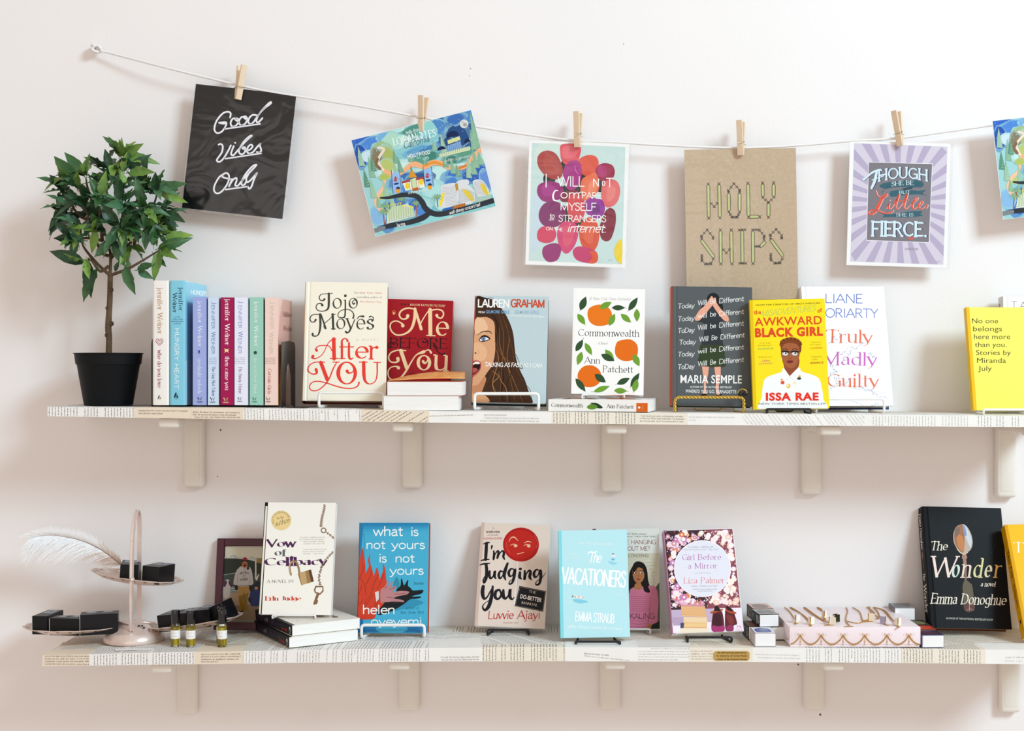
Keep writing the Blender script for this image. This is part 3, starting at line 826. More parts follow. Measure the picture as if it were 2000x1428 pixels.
for k, (x0, x1, tp, lb, c_, bk) in enumerate(row):
    pl, P = spine_book(x0, x1, tp, lb, c_, back=bk)
    if k == 0:
        A1(P); P.text('jennifer Weiner', 530, 265, 530, 758, 46, '#e8eefa', 'did', weight=.2); P.text('goodnight nobody', 528, 880, 528, 1260, 44, '#dde4f8', 'did'); wlogo(P, 551, 1330, '#1b2140')
        P.ell(543, 800, 8, 9, '#2b3372'); P.rect(540, 806, 546, 832, '#2b3372'); P.ell(543, 812, 13, 5, '#2b3372')
    if k == 1:
        A1(P); P.text('J', 680, 262, 680, 300, 50, '#3b4f9c', 'light', weight=.5); P.text('ENNIFER', 676, 302, 676, 565, 34, '#3b4f9c', 'light', weight=.5); P.text('W', 676, 596, 676, 655, 44, '#3b4f9c', 'light', weight=.5); P.text('EINER', 676, 662, 676, 835, 34, '#3b4f9c', 'light', weight=.5)
        for j, s in enumerate(('#1 NEW', 'YORK TIMES', 'BESTSELLING', 'AUTHOR')): P.text(s, 650, 880+j*20, 732, 880+j*20, 9, '#8b96bc', 'bf')
        P.text('The Guy Not Taken', 682, 965, 682, 1285, 34, '#4a5580', 'old'); wlogo(P, 688, 1332, '#1b2140')
    if k == 2:
        A1(P); P.text('jennifer Weiner', 822, 242, 822, 742, 50, '#f7eef0', 'did', weight=.25); P.text('then came you', 822, 858, 822, 1220, 46, '#f7eef0', 'did', weight=.1); wlogo(P, 830, 1335, '#f0d9a8')
        P.ell(838, 795, 22, 14, '#f3d9a4'); P.stroke([(818, 775), (858, 815)], 7, '#f3d9a4'); P.stroke([(858, 778), (818, 815)], 7, '#f3d9a4')
    if k == 3:
        A2(P); P.text('J', 160, 102, 160, 140, 56, '#5568b4', 'light', weight=.4); P.text('ENNIFER', 160, 162, 160, 445, 40, '#5568b4', 'light', weight=.4); P.text('W', 160, 482, 160, 550, 54, '#5568b4', 'light', weight=.4); P.text('EINER', 158, 560, 158, 752, 40, '#5568b4', 'light', weight=.4)
        for j, s in enumerate(('#1 NEW', 'YORK TIMES', 'BESTSELLING', 'AUTHOR')): P.text(s, 112, 806+j*22, 240, 806+j*22, 10, '#b0aab4', 'bf')
        P.text('Fly Away Home', 164, 915, 164, 1235, 40, '#98506e', 'old'); wlogo(P, 175, 1310, '#2a2a36')
    if k == 4:
        A2(P); P.text('jennifer Weiner', 352, 118, 352, 668, 50, '#eef7f3', 'did', weight=.2); P.text('the next best thing', 346, 800, 346, 1228, 44, '#d9ede5', 'did'); wlogo(P, 355, 1315, '#15302a')
        for j in range(8): P.ell(364+16*math.cos(j*math.pi/4), 738+16*math.sin(j*math.pi/4), 6, 6, '#1d4a42', n=8)
        P.ell(364, 738, 10, 10, '#1d4a42')
    if k == 5:
        A2(P); P.text('J', 546, 108, 546, 152, 56, '#b8cbb2', 'light', weight=.4); P.text('ENNIFER', 546, 170, 546, 455, 38, '#b8cbb2', 'light', weight=.4); P.text('W', 540, 490, 540, 560, 50, '#b8cbb2', 'light', weight=.4); P.text('EINER', 536, 570, 536, 755, 38, '#b8cbb2', 'light', weight=.4)
        for j, s in enumerate(('#1 NEW', 'YORK TIMES', 'BESTSELLING', 'AUTHOR')): P.text(s, 480, 810+j*22, 610, 810+j*22, 10, '#a0746c', 'bf')
        P.text('Certain Girls', 520, 932, 514, 1240, 42, '#b4503c', 'old', weight=.1); wlogo(P, 522, 1315, '#2a2226')
    cbuild(P, 'spine_print')
    if k == 5:
        P = cprint(pl, (440, 570, 6.206)); P.poly([(700, 82), (800, 100), (780, 640), (640, 640), (660, 300)], '#e2b9ad')
        P.poly([(625, 640), (700, 640), (700, 1378), (605, 1378)], '#c98a5a'); P.poly([(610, 1100), (660, 1110), (650, 1380), (606, 1380)], '#c9a41c')
        P.text("Publisher's", 694, 300, 800, 310, 60, '#a8807a', 'old'); P.text('Weekly', 700, 470, 800, 478, 60, '#a8807a', 'old'); cbuild(P)
# bookends
def bookend(x_plane_px, y0, y1, top, base_dir, label, hole=False):
    """bent black sheet metal: upright tongue in the y-z plane, foot along the shelf"""
    x = W(x_plane_px, 790, y0).x; z = zt(UP, x)+.0004; H = W(x_plane_px, top, y0).z-z; th = .0011
    t = thing('bookend', label, 'bookend', Matrix.Translation((x, y0, z)), 'black metal bookends')
    d = y1-y0; pts = [(0, 0)]
    pr = [(0.0, 0.0), (0.0, H-.012), (.004, H-.003), (.012, H), (d-.012, H), (d-.004, H-.003), (d, H-.012), (d, 0.0)]
    V = [(0, a, b) for a, b in pr]+[(th, a, b) for a, b in pr]; n = len(pr)
    F = [tuple(range(n)), tuple(range(n, 2*n))[::-1]]+[(i, i+n, (i+1) % n+n, (i+1) % n) for i in range(n)]
    if hole:   # a pointed window cut from the tongue
        hl = [(d*.3, .004), (d*.3, H*.45), (d*.38, H*.6), (d*.5, H*.68), (d*.62, H*.6), (d*.7, H*.45), (d*.7, .004)]
        V = []; F = []
        ring = [(0, 0), (0, H-.012), (.004, H-.003), (d*.5, H), (d-.004, H-.003), (d, H-.012), (d, 0)]
        for xx in (0, th): V += [(xx, a, b) for a, b in ring]+[(xx, a, b) for a, b in hl]
        for i in range(6):
            F.append((i, i+1, 7+i+1, 7+i)); F.append((14+i, 21+i, 21+i+1, 14+i+1)); F.append((i, 14+i, 14+i+1, i+1)); F.append((7+i, 7+i+1, 21+i+1, 21+i))
    mesh_obj('upright', V, F, m_bookend, t)
    a, b = (0, base_dir) if base_dir > 0 else (base_dir, th)
    rbox('foot', a, b, 0.004, d-.004, 0, .0009, m_bookend, t)
    return t
bookend(295.5, -.15, -.055, 660, -.105, 'black metal bookend left of the white hardcover, mostly hidden behind it')
b2 = bookend(549, -.167, -.092, 665, .045, 'black metal bookend with pointed cut-out holding the right end of the row', True)
b2.rotation_euler = (0, 0, math.radians(-9))
# --- After You
pl = seat(fit([(598, 553), (756.5, 553.5), (755, 786), (588.5, 784)], -.125, yaw=6, lean=11, sig=(2, 2.5)), UP, .033)
book(pl, .033, '#f3ecdb', 'cream hardcover lettered in grey script and big red swash letters, on white easel', spine='#e6d9b4', board='#6e2a22', pages=m_pages_c)
P = cprint(pl, (580, 540, 4.759)); gr = '#4c4f46'; rd = '#e8483c'
def swash(P, pts, w, c, n=6): P.stroke(pts, w, c, True, n)
# Jojo
swash(P, [(225, 165), (330, 158)], [7, 7], gr); swash(P, [(296, 160), (296, 250), (288, 300), (250, 322), (200, 318), (178, 290), (190, 258), (222, 252), (236, 268)], [20, 20, 17, 9, 9, 9, 9, 12, 24], gr)
swash(P, [(225, 165), (208, 190), (215, 218), (240, 226), (256, 212)], [7, 9, 9, 10, 20], gr)
P.text('o', 328, 300, 420, 300, 150, gr, 'old', weight=-.1); P.text('o', 478, 300, 570, 298, 150, gr, 'old', weight=-.1)
swash(P, [(450, 225), (450, 300), (444, 372), (420, 384), (388, 378), (382, 350), (410, 318), (470, 306), (512, 326), (528, 360), (522, 388)], [14, 14, 14, 10, 8, 8, 7, 8, 9, 12, 16], gr); P.ell(450, 180, 13, 13, gr); P.stroke([(436, 222), (452, 218)], 6, gr)
swash(P, [(540, 215), (516, 236), (524, 256), (536, 250)], [8, 8, 14, 14], gr)
# Moyes
swash(P, [(222, 356), (180, 352), (138, 362), (122, 390), (132, 420), (160, 424), (174, 404)], [8, 8, 9, 10, 9, 10, 20], gr)
swash(P, [(214, 352), (218, 450), (208, 520), (186, 552), (150, 552), (146, 534)], [20, 20, 16, 10, 14, 22], gr)
P.stroke([(222, 352), (268, 484)], [14, 16], gr, False); swash(P, [(256, 484), (250, 455), (264, 430), (300, 400), (340, 356)], [7, 7, 7, 7, 8], gr); P.stroke([(332, 352), (338, 488)], 21, gr, False); P.rect(318, 484, 360, 492, gr); P.rect(318, 348, 358, 356, gr)
P.text('oye', 362, 490, 632, 494, 150, gr, 'old', weight=-.1); swash(P, [(560, 395), (580, 372), (618, 372)], [8, 10, 20], gr)
swash(P, [(500, 470), (486, 510), (464, 524), (454, 514)], [10, 12, 14, 20], gr); P.text('s', 645, 494, 716, 496, 150, gr, 'old', weight=.2); swash(P, [(706, 412), (712, 388), (690, 370), (676, 376)], [8, 8, 9, 16], gr)
# After
P.stroke([(342, 582), (346, 766)], 34, rd, False); P.rect(306, 758, 386, 768, rd); swash(P, [(334, 582), (290, 622), (240, 720), (180, 762), (142, 756), (150, 740)], [12, 8, 8, 9, 18, 26], rd)
swash(P, [(332, 702), (302, 652), (262, 642), (200, 648), (174, 676), (184, 688)], [9, 9, 9, 9, 14, 26], rd); P.stroke([(336, 580), (362, 580)], 9, rd)
P.stroke([(418, 760), (418, 640)], 22, rd, False); swash(P, [(418, 650), (418, 600), (436, 580), (462, 582), (470, 600)], [22, 18, 12, 12, 22], rd); P.rect(390, 760, 450, 768, rd)
P.rect(392, 650, 530, 660, rd); swash(P, [(484, 618), (484, 740), (500, 768), (526, 756)], [18, 22, 16, 6], rd, 5); P.text('er', 538, 766, 760, 768, 178, rd, 'old', weight=.25); P.ell(742, 660, 16, 15, rd)
# YOU
swash(P, [(232, 796), (160, 800), (112, 834), (106, 880), (146, 908), (184, 898), (178, 866)], [9, 9, 10, 11, 11, 18, 30], rd); P.stroke([(222, 800), (282, 960)], 34, rd, False); P.rect(196, 792, 262, 801, rd)
swash(P, [(372, 796), (336, 860), (290, 968), (220, 1042), (160, 1064), (120, 1044), (126, 1000), (170, 976), (250, 984), (400, 1030), (500, 1042), (560, 1022), (578, 985)], [9, 12, 12, 10, 9, 10, 10, 9, 10, 11, 10, 12, 16], rd); P.rect(330, 792, 396, 801, rd)
P.ell(462, 898, 96, 106, rd); P.ell(464, 898, 62, 96, '#f3ecdb'); swash(P, [(440, 800), (486, 806), (524, 850), (516, 890), (480, 898), (466, 880)], [8, 8, 9, 10, 18, 30], rd)
P.stroke([(620, 800), (622, 920)], 32, rd, False); swash(P, [(622, 900), (632, 968), (672, 1000), (722, 980), (744, 920), (746, 800)], [32, 24, 10, 9, 12, 14], rd); P.rect(576, 792, 656, 801, rd); P.rect(712, 796, 780, 804, rd)
P.text('The', 528, 160, 572, 160, 18, '#7a7a6c', 'old'); P.text('New York Times', 580, 160, 788, 162, 18, '#d8685c', 'oldit', weight=.3); P.text('bestselling author of', 555, 200, 788, 202, 16, '#7a7a6c', 'old', weight=.2); P.text('Me Before You', 584, 242, 786, 246, 18, '#d8685c', 'oldit', weight=.3)
P.text('A NOVEL', 548, 596, 760, 598, 16, '#9a9a8c', 'oldit', track=.5)
cbuild(P)
easel(pl, UP, 623, 749, 767, 796, 'white wire easel in front of the cream hardcover with red letters', 'w', .0028, yl=-.145)
# --- Me Before You
pl = seat(fit([(751, 586.5), (886, 592), (878, 796), (744, 793)], -.055, yaw=-1, lean=5, sig=(3, 3)), UP, .024, .002)
book(pl, .024, '#ab1f2c', 'crimson paperback with cream swash letters, standing behind two stacked paperbacks', False, pages=m_pages_c)
P = cprint(pl, (580, 540, 4.759)); cw = '#f4d9ae'; kk = '#3a1c22'
P.rect(1452, 250, 1478, 1000, '#3a2a2c')
P.text('NOW A', 960, 268, 1042, 272, 18, kk, 'oldit', weight=.5); P.text('MAJOR MOTION PICTURE', 1050, 272, 1376, 284, 19, cw, 'oldit', weight=.8)
P.ell(900, 336, 17, 21, '#e8803a'); P.ell(900, 338, 9, 16, '#1c1416'); P.ell(900, 342, 5, 11, '#f8f4ec')
swash(P, [(1100, 305), (1030, 295), (975, 315), (952, 352), (966, 388), (1000, 396), (1024, 384), (1030, 365)], [12, 14, 15, 16, 14, 14, 22, 32], cw)
swash(P, [(1098, 300), (1092, 400), (1060, 490), (1000, 535), (930, 545), (880, 510), (866, 460), (884, 425), (930, 415), (976, 440), (984, 458)], [24, 28, 22, 16, 14, 14, 14, 12, 12, 16, 34], cw)
P.stroke([(1096, 300), (1156, 490)], [24, 26], cw, False); swash(P, [(1150, 492), (1142, 460), (1170, 400), (1216, 330), (1240, 310)], [16, 12, 10, 10, 12], cw); P.stroke([(1238, 310), (1240, 540)], 36, cw, False); P.stroke([(1205, 548), (1284, 552)], 10, cw, False)
swash(P, [(1238, 318), (1300, 306), (1350, 320), (1362, 356), (1340, 388), (1308, 378), (1300, 362)], [12, 12, 14, 14, 14, 16, 30], cw)
P.text('e', 1288, 552, 1404, 556, 205, cw, 'old', weight=.1)
P.text('BEFORE', 862, 664, 1398, 672, 96, kk, 'old', weight=.1); swash(P, [(864, 668), (848, 645), (866, 618), (890, 618), (900, 630)], [8, 8, 8, 10, 18], kk); swash(P, [(1270, 640), (1310, 700), (1340, 722), (1372, 720)], [12, 10, 10, 18], kk); swash(P, [(1190, 576), (1205, 602), (1184, 616), (1170, 606)], [6, 8, 12, 16], kk)
swash(P, [(1010, 690), (940, 686), (876, 708), (852, 752), (868, 790), (910, 800), (940, 786), (938, 764)], [12, 13, 13, 14, 14, 14, 22, 34], cw); P.stroke([(966, 690), (1020, 850)], 34, cw, False)
swash(P, [(1180, 700), (1110, 730), (1060, 800), (1020, 870), (970, 935), (910, 960), (860, 945), (846, 890), (870, 848), (920, 836), (944, 850)], [30, 12, 13, 18, 16, 12, 12, 12, 11, 12, 32], cw)
P.ell(1180, 802, 68, 72, cw); P.ell(1180, 802, 38, 62, '#ab1f2c'); swash(P, [(1158, 740), (1210, 742), (1214, 780), (1190, 808), (1172, 790)], [8, 8, 10, 18, 26], cw); swash(P, [(1178, 698), (1225, 684), (1246, 708)], [12, 12, 22], cw)
P.text('u', 1268, 874, 1406, 880, 215, cw, 'old', weight=.2)
P.text('A', 1056, 884, 1080, 884, 16, kk, 'oldit'); P.text('NEW', 1040, 908, 1098, 908, 14, kk, 'oldit', weight=.6); P.stroke([(1130, 915), (1150, 902), (1215, 906)], [16, 10, 16], kk)
cbuild(P)
# --- two stacked paperbacks, fore-edges out
def lying(x0, x1, yfront, z, T, depth, cover, label, yaw=0, hard=False, pages=None, group=None, spine_front=False, spine=None):
    """book lying flat; fore-edge (or spine) toward the room, front cover up"""
    a = W(x0, 800, yfront); b = W(x1, 800, yfront); L = b.x-a.x
    cy_, sy_ = math.cos(math.radians(yaw)), math.sin(math.radians(yaw))
    ex, ey = Vector((cy_, sy_, 0)), Vector((-sy_, cy_, 0))
    base = Vector((a.x, yfront, z+T))
    if spine_front: pl = Plane(base+ex*L, ey, -ex, depth, L)      # u into the shelf, v toward the left
    else: pl = Plane(base+ey*depth, -ey, ex, depth, L)
    book(pl, T, cover, label, hard, group=group, pages=pages, spine=spine)
    return pl
zs_ = zt(UP, wx(830))+.0012
p1 = lying(749, 896, -.2, zs_, .0265, .132, '#f2f0ee', 'lower thick white-edged paperback of the pair beside the crimson book', 0, pages=m_pages_w, group='two paperbacks lying fore-edge out')
p2 = lying(756, 903, -.196, zs_+.0268, .0265, .132, '#c9602c', 'upper thick paperback of the pair, its orange cover curling up', -1.5, pages=m_pages_w, group='two paperbacks lying fore-edge out')
# curling front cover
V = []; F = []; nx, ny = 16, 6
for i in range(nx+1):
    for j in range(ny+1):
        u = i/nx; v = j/ny
        px_ = 758+u*(908-758); z = zs_+.0268+.0268+.0012+.0165*math.sin(min(1, u*1.15)*math.pi*.58)*(.25+v*.75)
        q = W(px_, 745, -.197+v*.1); V.append((q.x, q.y, z)); 
n0 = len(V); V += [(a, b, c-.0006) for a, b, c in V]
def gi(i, j, k=0): return k*n0+i*(ny+1)+j
for i in range(nx):
    for j in range(ny): F += [(gi(i, j), gi(i+1, j), gi(i+1, j+1), gi(i, j+1)), (gi(i, j, 1), gi(i, j+1, 1), gi(i+1, j+1, 1), gi(i+1, j, 1))]
for i in range(nx): F += [(gi(i, 0), gi(i, 0, 1), gi(i+1, 0, 1), gi(i+1, 0)), (gi(i, ny), gi(i+1, ny), gi(i+1, ny, 1), gi(i, ny, 1))]
for j in range(ny): F += [(gi(0, j), gi(0, j+1), gi(0, j+1, 1), gi(0, j, 1)), (gi(nx, j), gi(nx, j, 1), gi(nx, j+1, 1), gi(nx, j+1))]
mesh_obj('curled_cover', [p2.inv @ Vector(v) for v in V], F, mat('orange_cover', '#f6b870', .4, noise=.4, nscale=60, col2='#e8924a'), p2.obj, True)
# --- woman's portrait book
pl = seat(fit([(929.5, 579), (1071.5, 578), (1066.5, 789), (919, 786)], -.13, yaw=3, lean=10, sig=(2, 3)), UP, .027)
book(pl, .027, '#c3d3d6', 'hardcover with half of a shouting long-haired woman on grey blue cover', spine='#c9603a', board='#2a3a3e')
P = cprint(pl, (900, 560, 5.29)); hr = '#4d3222'; sk = '#dba983'
def inset(pl, P, c, k=.002):  # ground colour
    pass
P.blob([(160, 104), (230, 108), (330, 140), (372, 175), (440, 250), (500, 360), (540, 480), (556, 620), (575, 760), (620, 880), (660, 960), (690, 1050), (720, 1130), (742, 1200), (640, 1208), (420, 1205), (210, 1200), (110, 1196), (112, 900), (150, 300)], hr, 4)
P.blob([(168, 104), (320, 130), (350, 160), (250, 150)], '#3a2419', 4)
P.blob([(157, 330), (200, 318), (270, 316), (330, 350), (350, 400), (352, 500), (356, 640), (345, 740), (320, 820), (270, 890), (225, 960), (180, 1010), (112, 1040), (120, 760), (140, 500)], sk, 4)
P.blob([(150, 340), (230, 330), (280, 420), (240, 480), (150, 480)], '#e9c29f', 4); P.blob([(130, 600), (200, 580), (270, 660), (240, 760), (130, 740)], '#e6b892', 4)
P.blob([(112, 1040), (180, 1010), (240, 930), (262, 960), (235, 1040), (205, 1120), (160, 1170), (106, 1190)], '#c98f68', 4)
P.blob([(104, 1100), (180, 1120), (260, 1130), (290, 1195), (104, 1196)], '#d9a47c', 4)
for j, (a, b, c, d, cc, w_) in enumerate([((340, 330), (380, 560), (360, 800), (240, 1060), '#6a4529', 9), ((380, 250), (440, 480), (430, 760), (400, 1190), '#7d5431', 8), ((430, 300), (500, 520), (480, 760), (560, 1190), '#8a5f38', 8), ((400, 420), (410, 640), (500, 860), (640, 1190), '#9b6e43', 7),
   ((470, 380), (530, 640), (560, 800), (640, 1000), '#6a4529', 8), ((360, 640), (390, 760), (330, 980), (360, 1090), '#a87a4c', 7), ((350, 560), (420, 700), (540, 800), (640, 850), '#8a5f38', 5), ((320, 870), (390, 930), (330, 1000), (350, 1100), '#b98a58', 6), ((500, 760), (520, 900), (480, 1000), (520, 1190), '#3a2419', 9), ((300, 260), (360, 340), (380, 420), (370, 560), '#33200f', 12), ((430, 830), (440, 960), (420, 1080), (440, 1190), '#33200f', 12), ((390, 880), (410, 960), (470, 1060), (480, 1190), '#b98a58', 5)]):
    P.stroke([a, b, c, d], [2, w_, w_, 3], cc)
for pts in ([(570, 700), (610, 790), (640, 845), (560, 830)], [(560, 860), (610, 930), (680, 1020), (720, 1080), (740, 1200)], [(600, 980), (660, 1060), (690, 1140)], [(270, 130), (310, 112), (345, 140), (380, 180)]): P.stroke(pts, 3.5, '#5d3d28')
P.stroke([(170, 500), (215, 472), (262, 462), (300, 466), (322, 490)], [3, 9, 11, 10, 4], '#5b3926')
P.blob([(190, 558), (205, 522), (240, 506), (280, 520), (306, 540), (270, 560), (225, 572)], '#3a2620', 4); P.blob([(196, 556), (215, 530), (245, 520), (275, 530), (290, 542), (255, 556), (222, 562)], '#f2efee', 4); P.ell(234, 540, 22, 22, '#4a5a7c'); P.ell(234, 540, 16, 16, '#8fa4cc'); P.ell(234, 540, 7, 7, '#10101a')
P.stroke([(188, 556), (210, 520), (245, 504), (285, 518), (306, 538)], [3, 6, 7, 6, 2], '#221511')
P.ell(152, 686, 11, 7, '#6b3a2a'); P.stroke([(178, 655), (190, 680), (176, 700)], 3, '#c08560')
P.blob([(118, 790), (150, 762), (190, 770), (212, 800), (206, 850), (180, 890), (140, 925), (112, 930)], '#c0655e', 4); P.blob([(120, 800), (160, 778), (200, 800), (196, 846), (165, 885), (116, 905)], '#3a1214', 4); P.blob([(118, 800), (160, 776), (194, 786), (190, 800), (150, 800), (120, 810)], '#f4f0ea', 4); P.blob([(116, 850), (150, 840), (178, 860), (150, 885), (116, 895)], '#b5605e', 4)
P.text('LAUREN', 176, 212, 500, 218, 84, '#f4f4f2', 'sans', weight=.35); P.text('GRAHAM', 516, 212, 866, 220, 84, '#cf5a3a', 'sans', weight=.35)
P.text('FROM', 182, 274, 246, 276, 22, '#f4f4f2', 'hand', weight=.4); P.text('GILMORE GIRLS', 258, 276, 503, 278, 34, '#7fb0d6', 'bf', .03); P.text('TO', 520, 274, 545, 274, 20, '#e8eef0', 'hand', weight=.4); P.text('GILMORE GIRLS', 557, 278, 806, 280, 34, '#9fbfd4', 'bf', .03)
P.text('(AND EVERYTHING IN BETWEEN)', 500, 308, 862, 322, 18, '#f2f6f6', 'hand', weight=.6)
P.text('TALKING AS FAST AS I CAN', 246, 826, 836, 836, 44, '#f7f5f2', 'hand', weight=.35, slant=.08)
cbuild(P)
easel(pl, UP, 927, 1052, 769, 799, 'white wire easel in front of the shouting woman hardcover', 'w', .0030, yl=-.15)
# --- lying white paperback with fruit cover and the standing one on top
zc = zt(UP, wx(1170))+.0012
yw = -12
L_ = .2; a = W(1071, 806, -.165)
ex = Vector((math.cos(math.radians(yw)), math.sin(math.radians(yw)), 0)); ey = Vector((-ex.y, ex.x, 0))
base = Vector((a.x, -.165, zc+.0225))
pl0 = Plane(base+ex*.187, ey, -ex, .132, .187)
book(pl0, .0225, '#f6f4f1', 'white paperback lying flat with spine out, leaves and orange block on it', False, pages=m_pages_w)
sp = Plane(pl0.o-pl0.n*pl0.T-pl0.u*.0001, pl0.n, pl0.v, pl0.T, pl0.h)
P = cprint(pl0, (1050, 560, 5.1), 'spine')
P.text('Commonwealth', 135, 1196, 452, 1204, 38, '#3a3634', 'old'); P.text('Ann Patchett', 690, 1208, 956, 1216, 38, '#3a3634', 'old')
P.blob([(492, 1196), (530, 1170), (575, 1176), (600, 1200), (560, 1222), (515, 1220)], '#6d9a3c', 4); P.blob([(525, 1160), (580, 1158), (625, 1180), (648, 1208), (600, 1210), (560, 1180)], '#2f4a34', 4); P.blob([(492, 1196), (530, 1172), (575, 1178), (596, 1198), (560, 1220), (515, 1218)], '#6d9a3c', 4)
P.rect(984, 1160, 1096, 1254, '#e0701f'); P.ell(1012, 1204, 12, 12, '#f8f2ea'); P.rect(1046, 1180, 1050, 1226, '#f0b890'); cbuild(P, 'spine_print')
P = Print(lambda u, v: pl0.o+pl0.u*u+pl0.v*v, pl0.n)
for (cu, cv, r, c_) in ((.05, .06, .028, '#e0701f'), (.08, .14, .028, '#e0701f')): P.ell(cu, cv, r, r, c_)
for (cu, cv, rr) in ((.03, .11, 30), (.1, .09, 80), (.04, .16, 0), (.02, .03, 60)): P.ell(cu, cv, .018, .008, '#3f6a38', rr)
P.build('cover_print', pl0.obj, inv=pl0.inv)
pl = fit([(1121, 569), (1261, 569.5), (1256, 777), (1115, 775)], -.135, yaw=2, lean=10, sig=(2, 3))
seat(pl, UP, .021, .0225+.0012+.003)
book(pl, .021, '#f7f5f2', 'white paperback with three oranges and green leaves, standing on a lying copy', False, pages=m_pages_w)
P = cprint(pl, (1050, 560, 5.1)); og = '#ea8222'; og2 = '#e6781f'; lg = '#7aa63f'; dg = '#3c5a3a'
P.blob([(560, 190), (620, 178), (690, 196), (735, 250), (738, 310), (715, 365), (660, 388), (580, 388), (520, 350), (497, 280), (510, 220)], og); P.blob([(790, 555), (850, 530), (930, 528), (985, 570), (1000, 630), (985, 700), (930, 736), (850, 738), (790, 700), (770, 640)], og2); P.blob([(420, 830), (470, 790), (540, 784), (600, 815), (632, 870), (620, 950), (560, 995), (480, 998), (420, 960), (398, 890)], og2)
def leaf2(a, b, w_, c_):
    (x0, y0), (x1, y1) = a, b; dx, dy = x1-x0, y1-y0; nx_, ny_ = -dy, dx; k = w_/math.hypot(dx, dy)
    P.poly([(x0, y0)]+[(x0+dx*t+nx_*k*math.sin(math.pi*t**.9)*.5, y0+dy*t+ny_*k*math.sin(math.pi*t**.9)*.5) for t in (.12, .25, .4, .55, .7, .85)]+[(x1, y1)]+[(x0+dx*t-nx_*k*math.sin(math.pi*t**.9)*.5, y0+dy*t-ny_*k*math.sin(math.pi*t**.9)*.5) for t in (.85, .7, .55, .4, .25, .12)], c_)
for a, b, w_, c_ in (((426, 236), (482, 98), 70, dg), ((398, 270), (474, 380), 62, lg), ((617, 215), (738, 155), 62, lg), ((738, 210), (872, 210), 54, dg), ((712, 390), (770, 268), 62, lg), ((905, 240), (998, 106), 62, dg), ((828, 272), (932, 358), 58, lg), ((988, 220), (990, 350), 60, lg),
   ((380, 645), (452, 526), 60, dg), ((472, 560), (542, 682), 56, lg), ((440, 648), (398, 782), 62, lg), ((672, 626), (765, 740), 60, lg), ((632, 674), (766, 740), 66, dg), ((952, 670), (1014, 794), 66, lg), ((378, 914), (478, 1046), 62, dg), ((568, 872), (680, 954), 70, dg), ((556, 1048), (720, 990), 56, lg), ((790, 972), (920, 910), 60, dg), ((926, 1000), (1014, 858), 60, dg), ((955, 1050), (995, 918), 62, lg), ((760, 1034), (892, 1040), 58, lg)): leaf2(a, b, w_, c_)
for a, b in (((426, 236), (420, 246)), ((474, 380), (476, 384)), ((452, 526), (458, 510)), ((872, 210), (884, 216)), ((905, 240), (896, 250)), ((556, 1048), (534, 1046)), ((790, 972), (772, 974)), ((926, 1000), (920, 1012)), ((892, 1040), (906, 1046)), ((955, 1050), (958, 1058))): P.stroke([a, b], 3, dg, False)
P.text('#1 New York Times Bestseller', 512, 132, 930, 138, 28, '#b0aca8', 'oldit', weight=-.1); P.text('Commonwealth', 402, 490, 1012, 500, 68, '#33303a', 'old', weight=-.1); P.text('A Novel', 598, 576, 694, 578, 26, '#a8a4a0', 'oldit')
P.text('Ann', 468, 764, 622, 766, 64, '#33303a', 'old', weight=-.1); P.text('Patchett', 650, 852, 950, 858, 66, '#33303a', 'old', weight=-.1)
cbuild(P)
P = sprint(pl); P.rect(0, pl.h-.026, pl.T, pl.h, '#e0701f'); P.text('Commonwealth', .006, .010, .006, .082, .009, '#4a4440', 'old'); P.text('Ann Patchett', .006, .118, .006, .17, .009, '#4a4440', 'old'); P.blob([(.004, .09), (.012, .092), (.016, .105), (.008, .112)], '#3c5a3a'); cbuild(P, 'spine_print')
easel(pl, UP, 1137, 1219, 771, 783, 'small white easel whose two tips hold the standing orange fruit paperback', 'w', .0018, yl=-.147, ztop=zc+.0225)
# --- grey book with gold easel
pl = seat(fit([(1313, 559.5), (1469, 561), (1470, 794), (1311, 793)], -.14, yaw=3, lean=10, sig=(2, 3)), UP, .03)
book(pl, .03, '#626769', 'grey hardcover with repeated white handwriting and faceless figure in green skirt', spine='#c85a34', board='#2c3a2a')
P = cprint(pl, (1290, 550, 5.29)); sk = '#e8ae96'
P.ell(545, 185, 66, 68, '#26292c'); P.blob([(470, 220), (430, 250), (415, 300), (450, 330), (500, 300), (600, 300), (640, 300), (645, 250), (610, 215)], '#26292c')
P.blob([(500, 300), (440, 340), (380, 410), (440, 430), (450, 540), (420, 660), (400, 760), (390, 860), (520, 882), (665, 876), (665, 780), (640, 600), (620, 420), (690, 415), (640, 330), (560, 230), (530, 230)], '#3a3f43')
P.poly([(410, 655), (655, 655), (675, 876), (530, 884), (388, 868)], '#3d4c30')
P.blob([(525, 152), (545, 180), (545, 230), (500, 290), (450, 350), (400, 402), (362, 400), (358, 370), (400, 300), (470, 235)], sk); P.blob([(545, 175), (570, 170), (580, 220), (630, 290), (690, 350), (706, 385), (700, 412), (660, 405), (610, 350), (560, 280), (535, 230)], sk)
P.poly([(428, 876), (500, 880), (492, 960), (470, 1060), (470, 1140), (478, 1166), (430, 1170), (448, 1120), (446, 1020)], sk); P.poly([(556, 882), (622, 880), (622, 960), (604, 1060), (600, 1130), (620, 1165), (580, 1172), (570, 1120), (572, 1020)], sk)
P.blob([(410, 1176), (450, 1158), (480, 1168), (470, 1180)], '#1c1e20'); P.blob([(570, 1168), (600, 1170), (632, 1160), (620, 1184), (585, 1182)], '#1c1e20')
hw_ = '#f2f2f0'
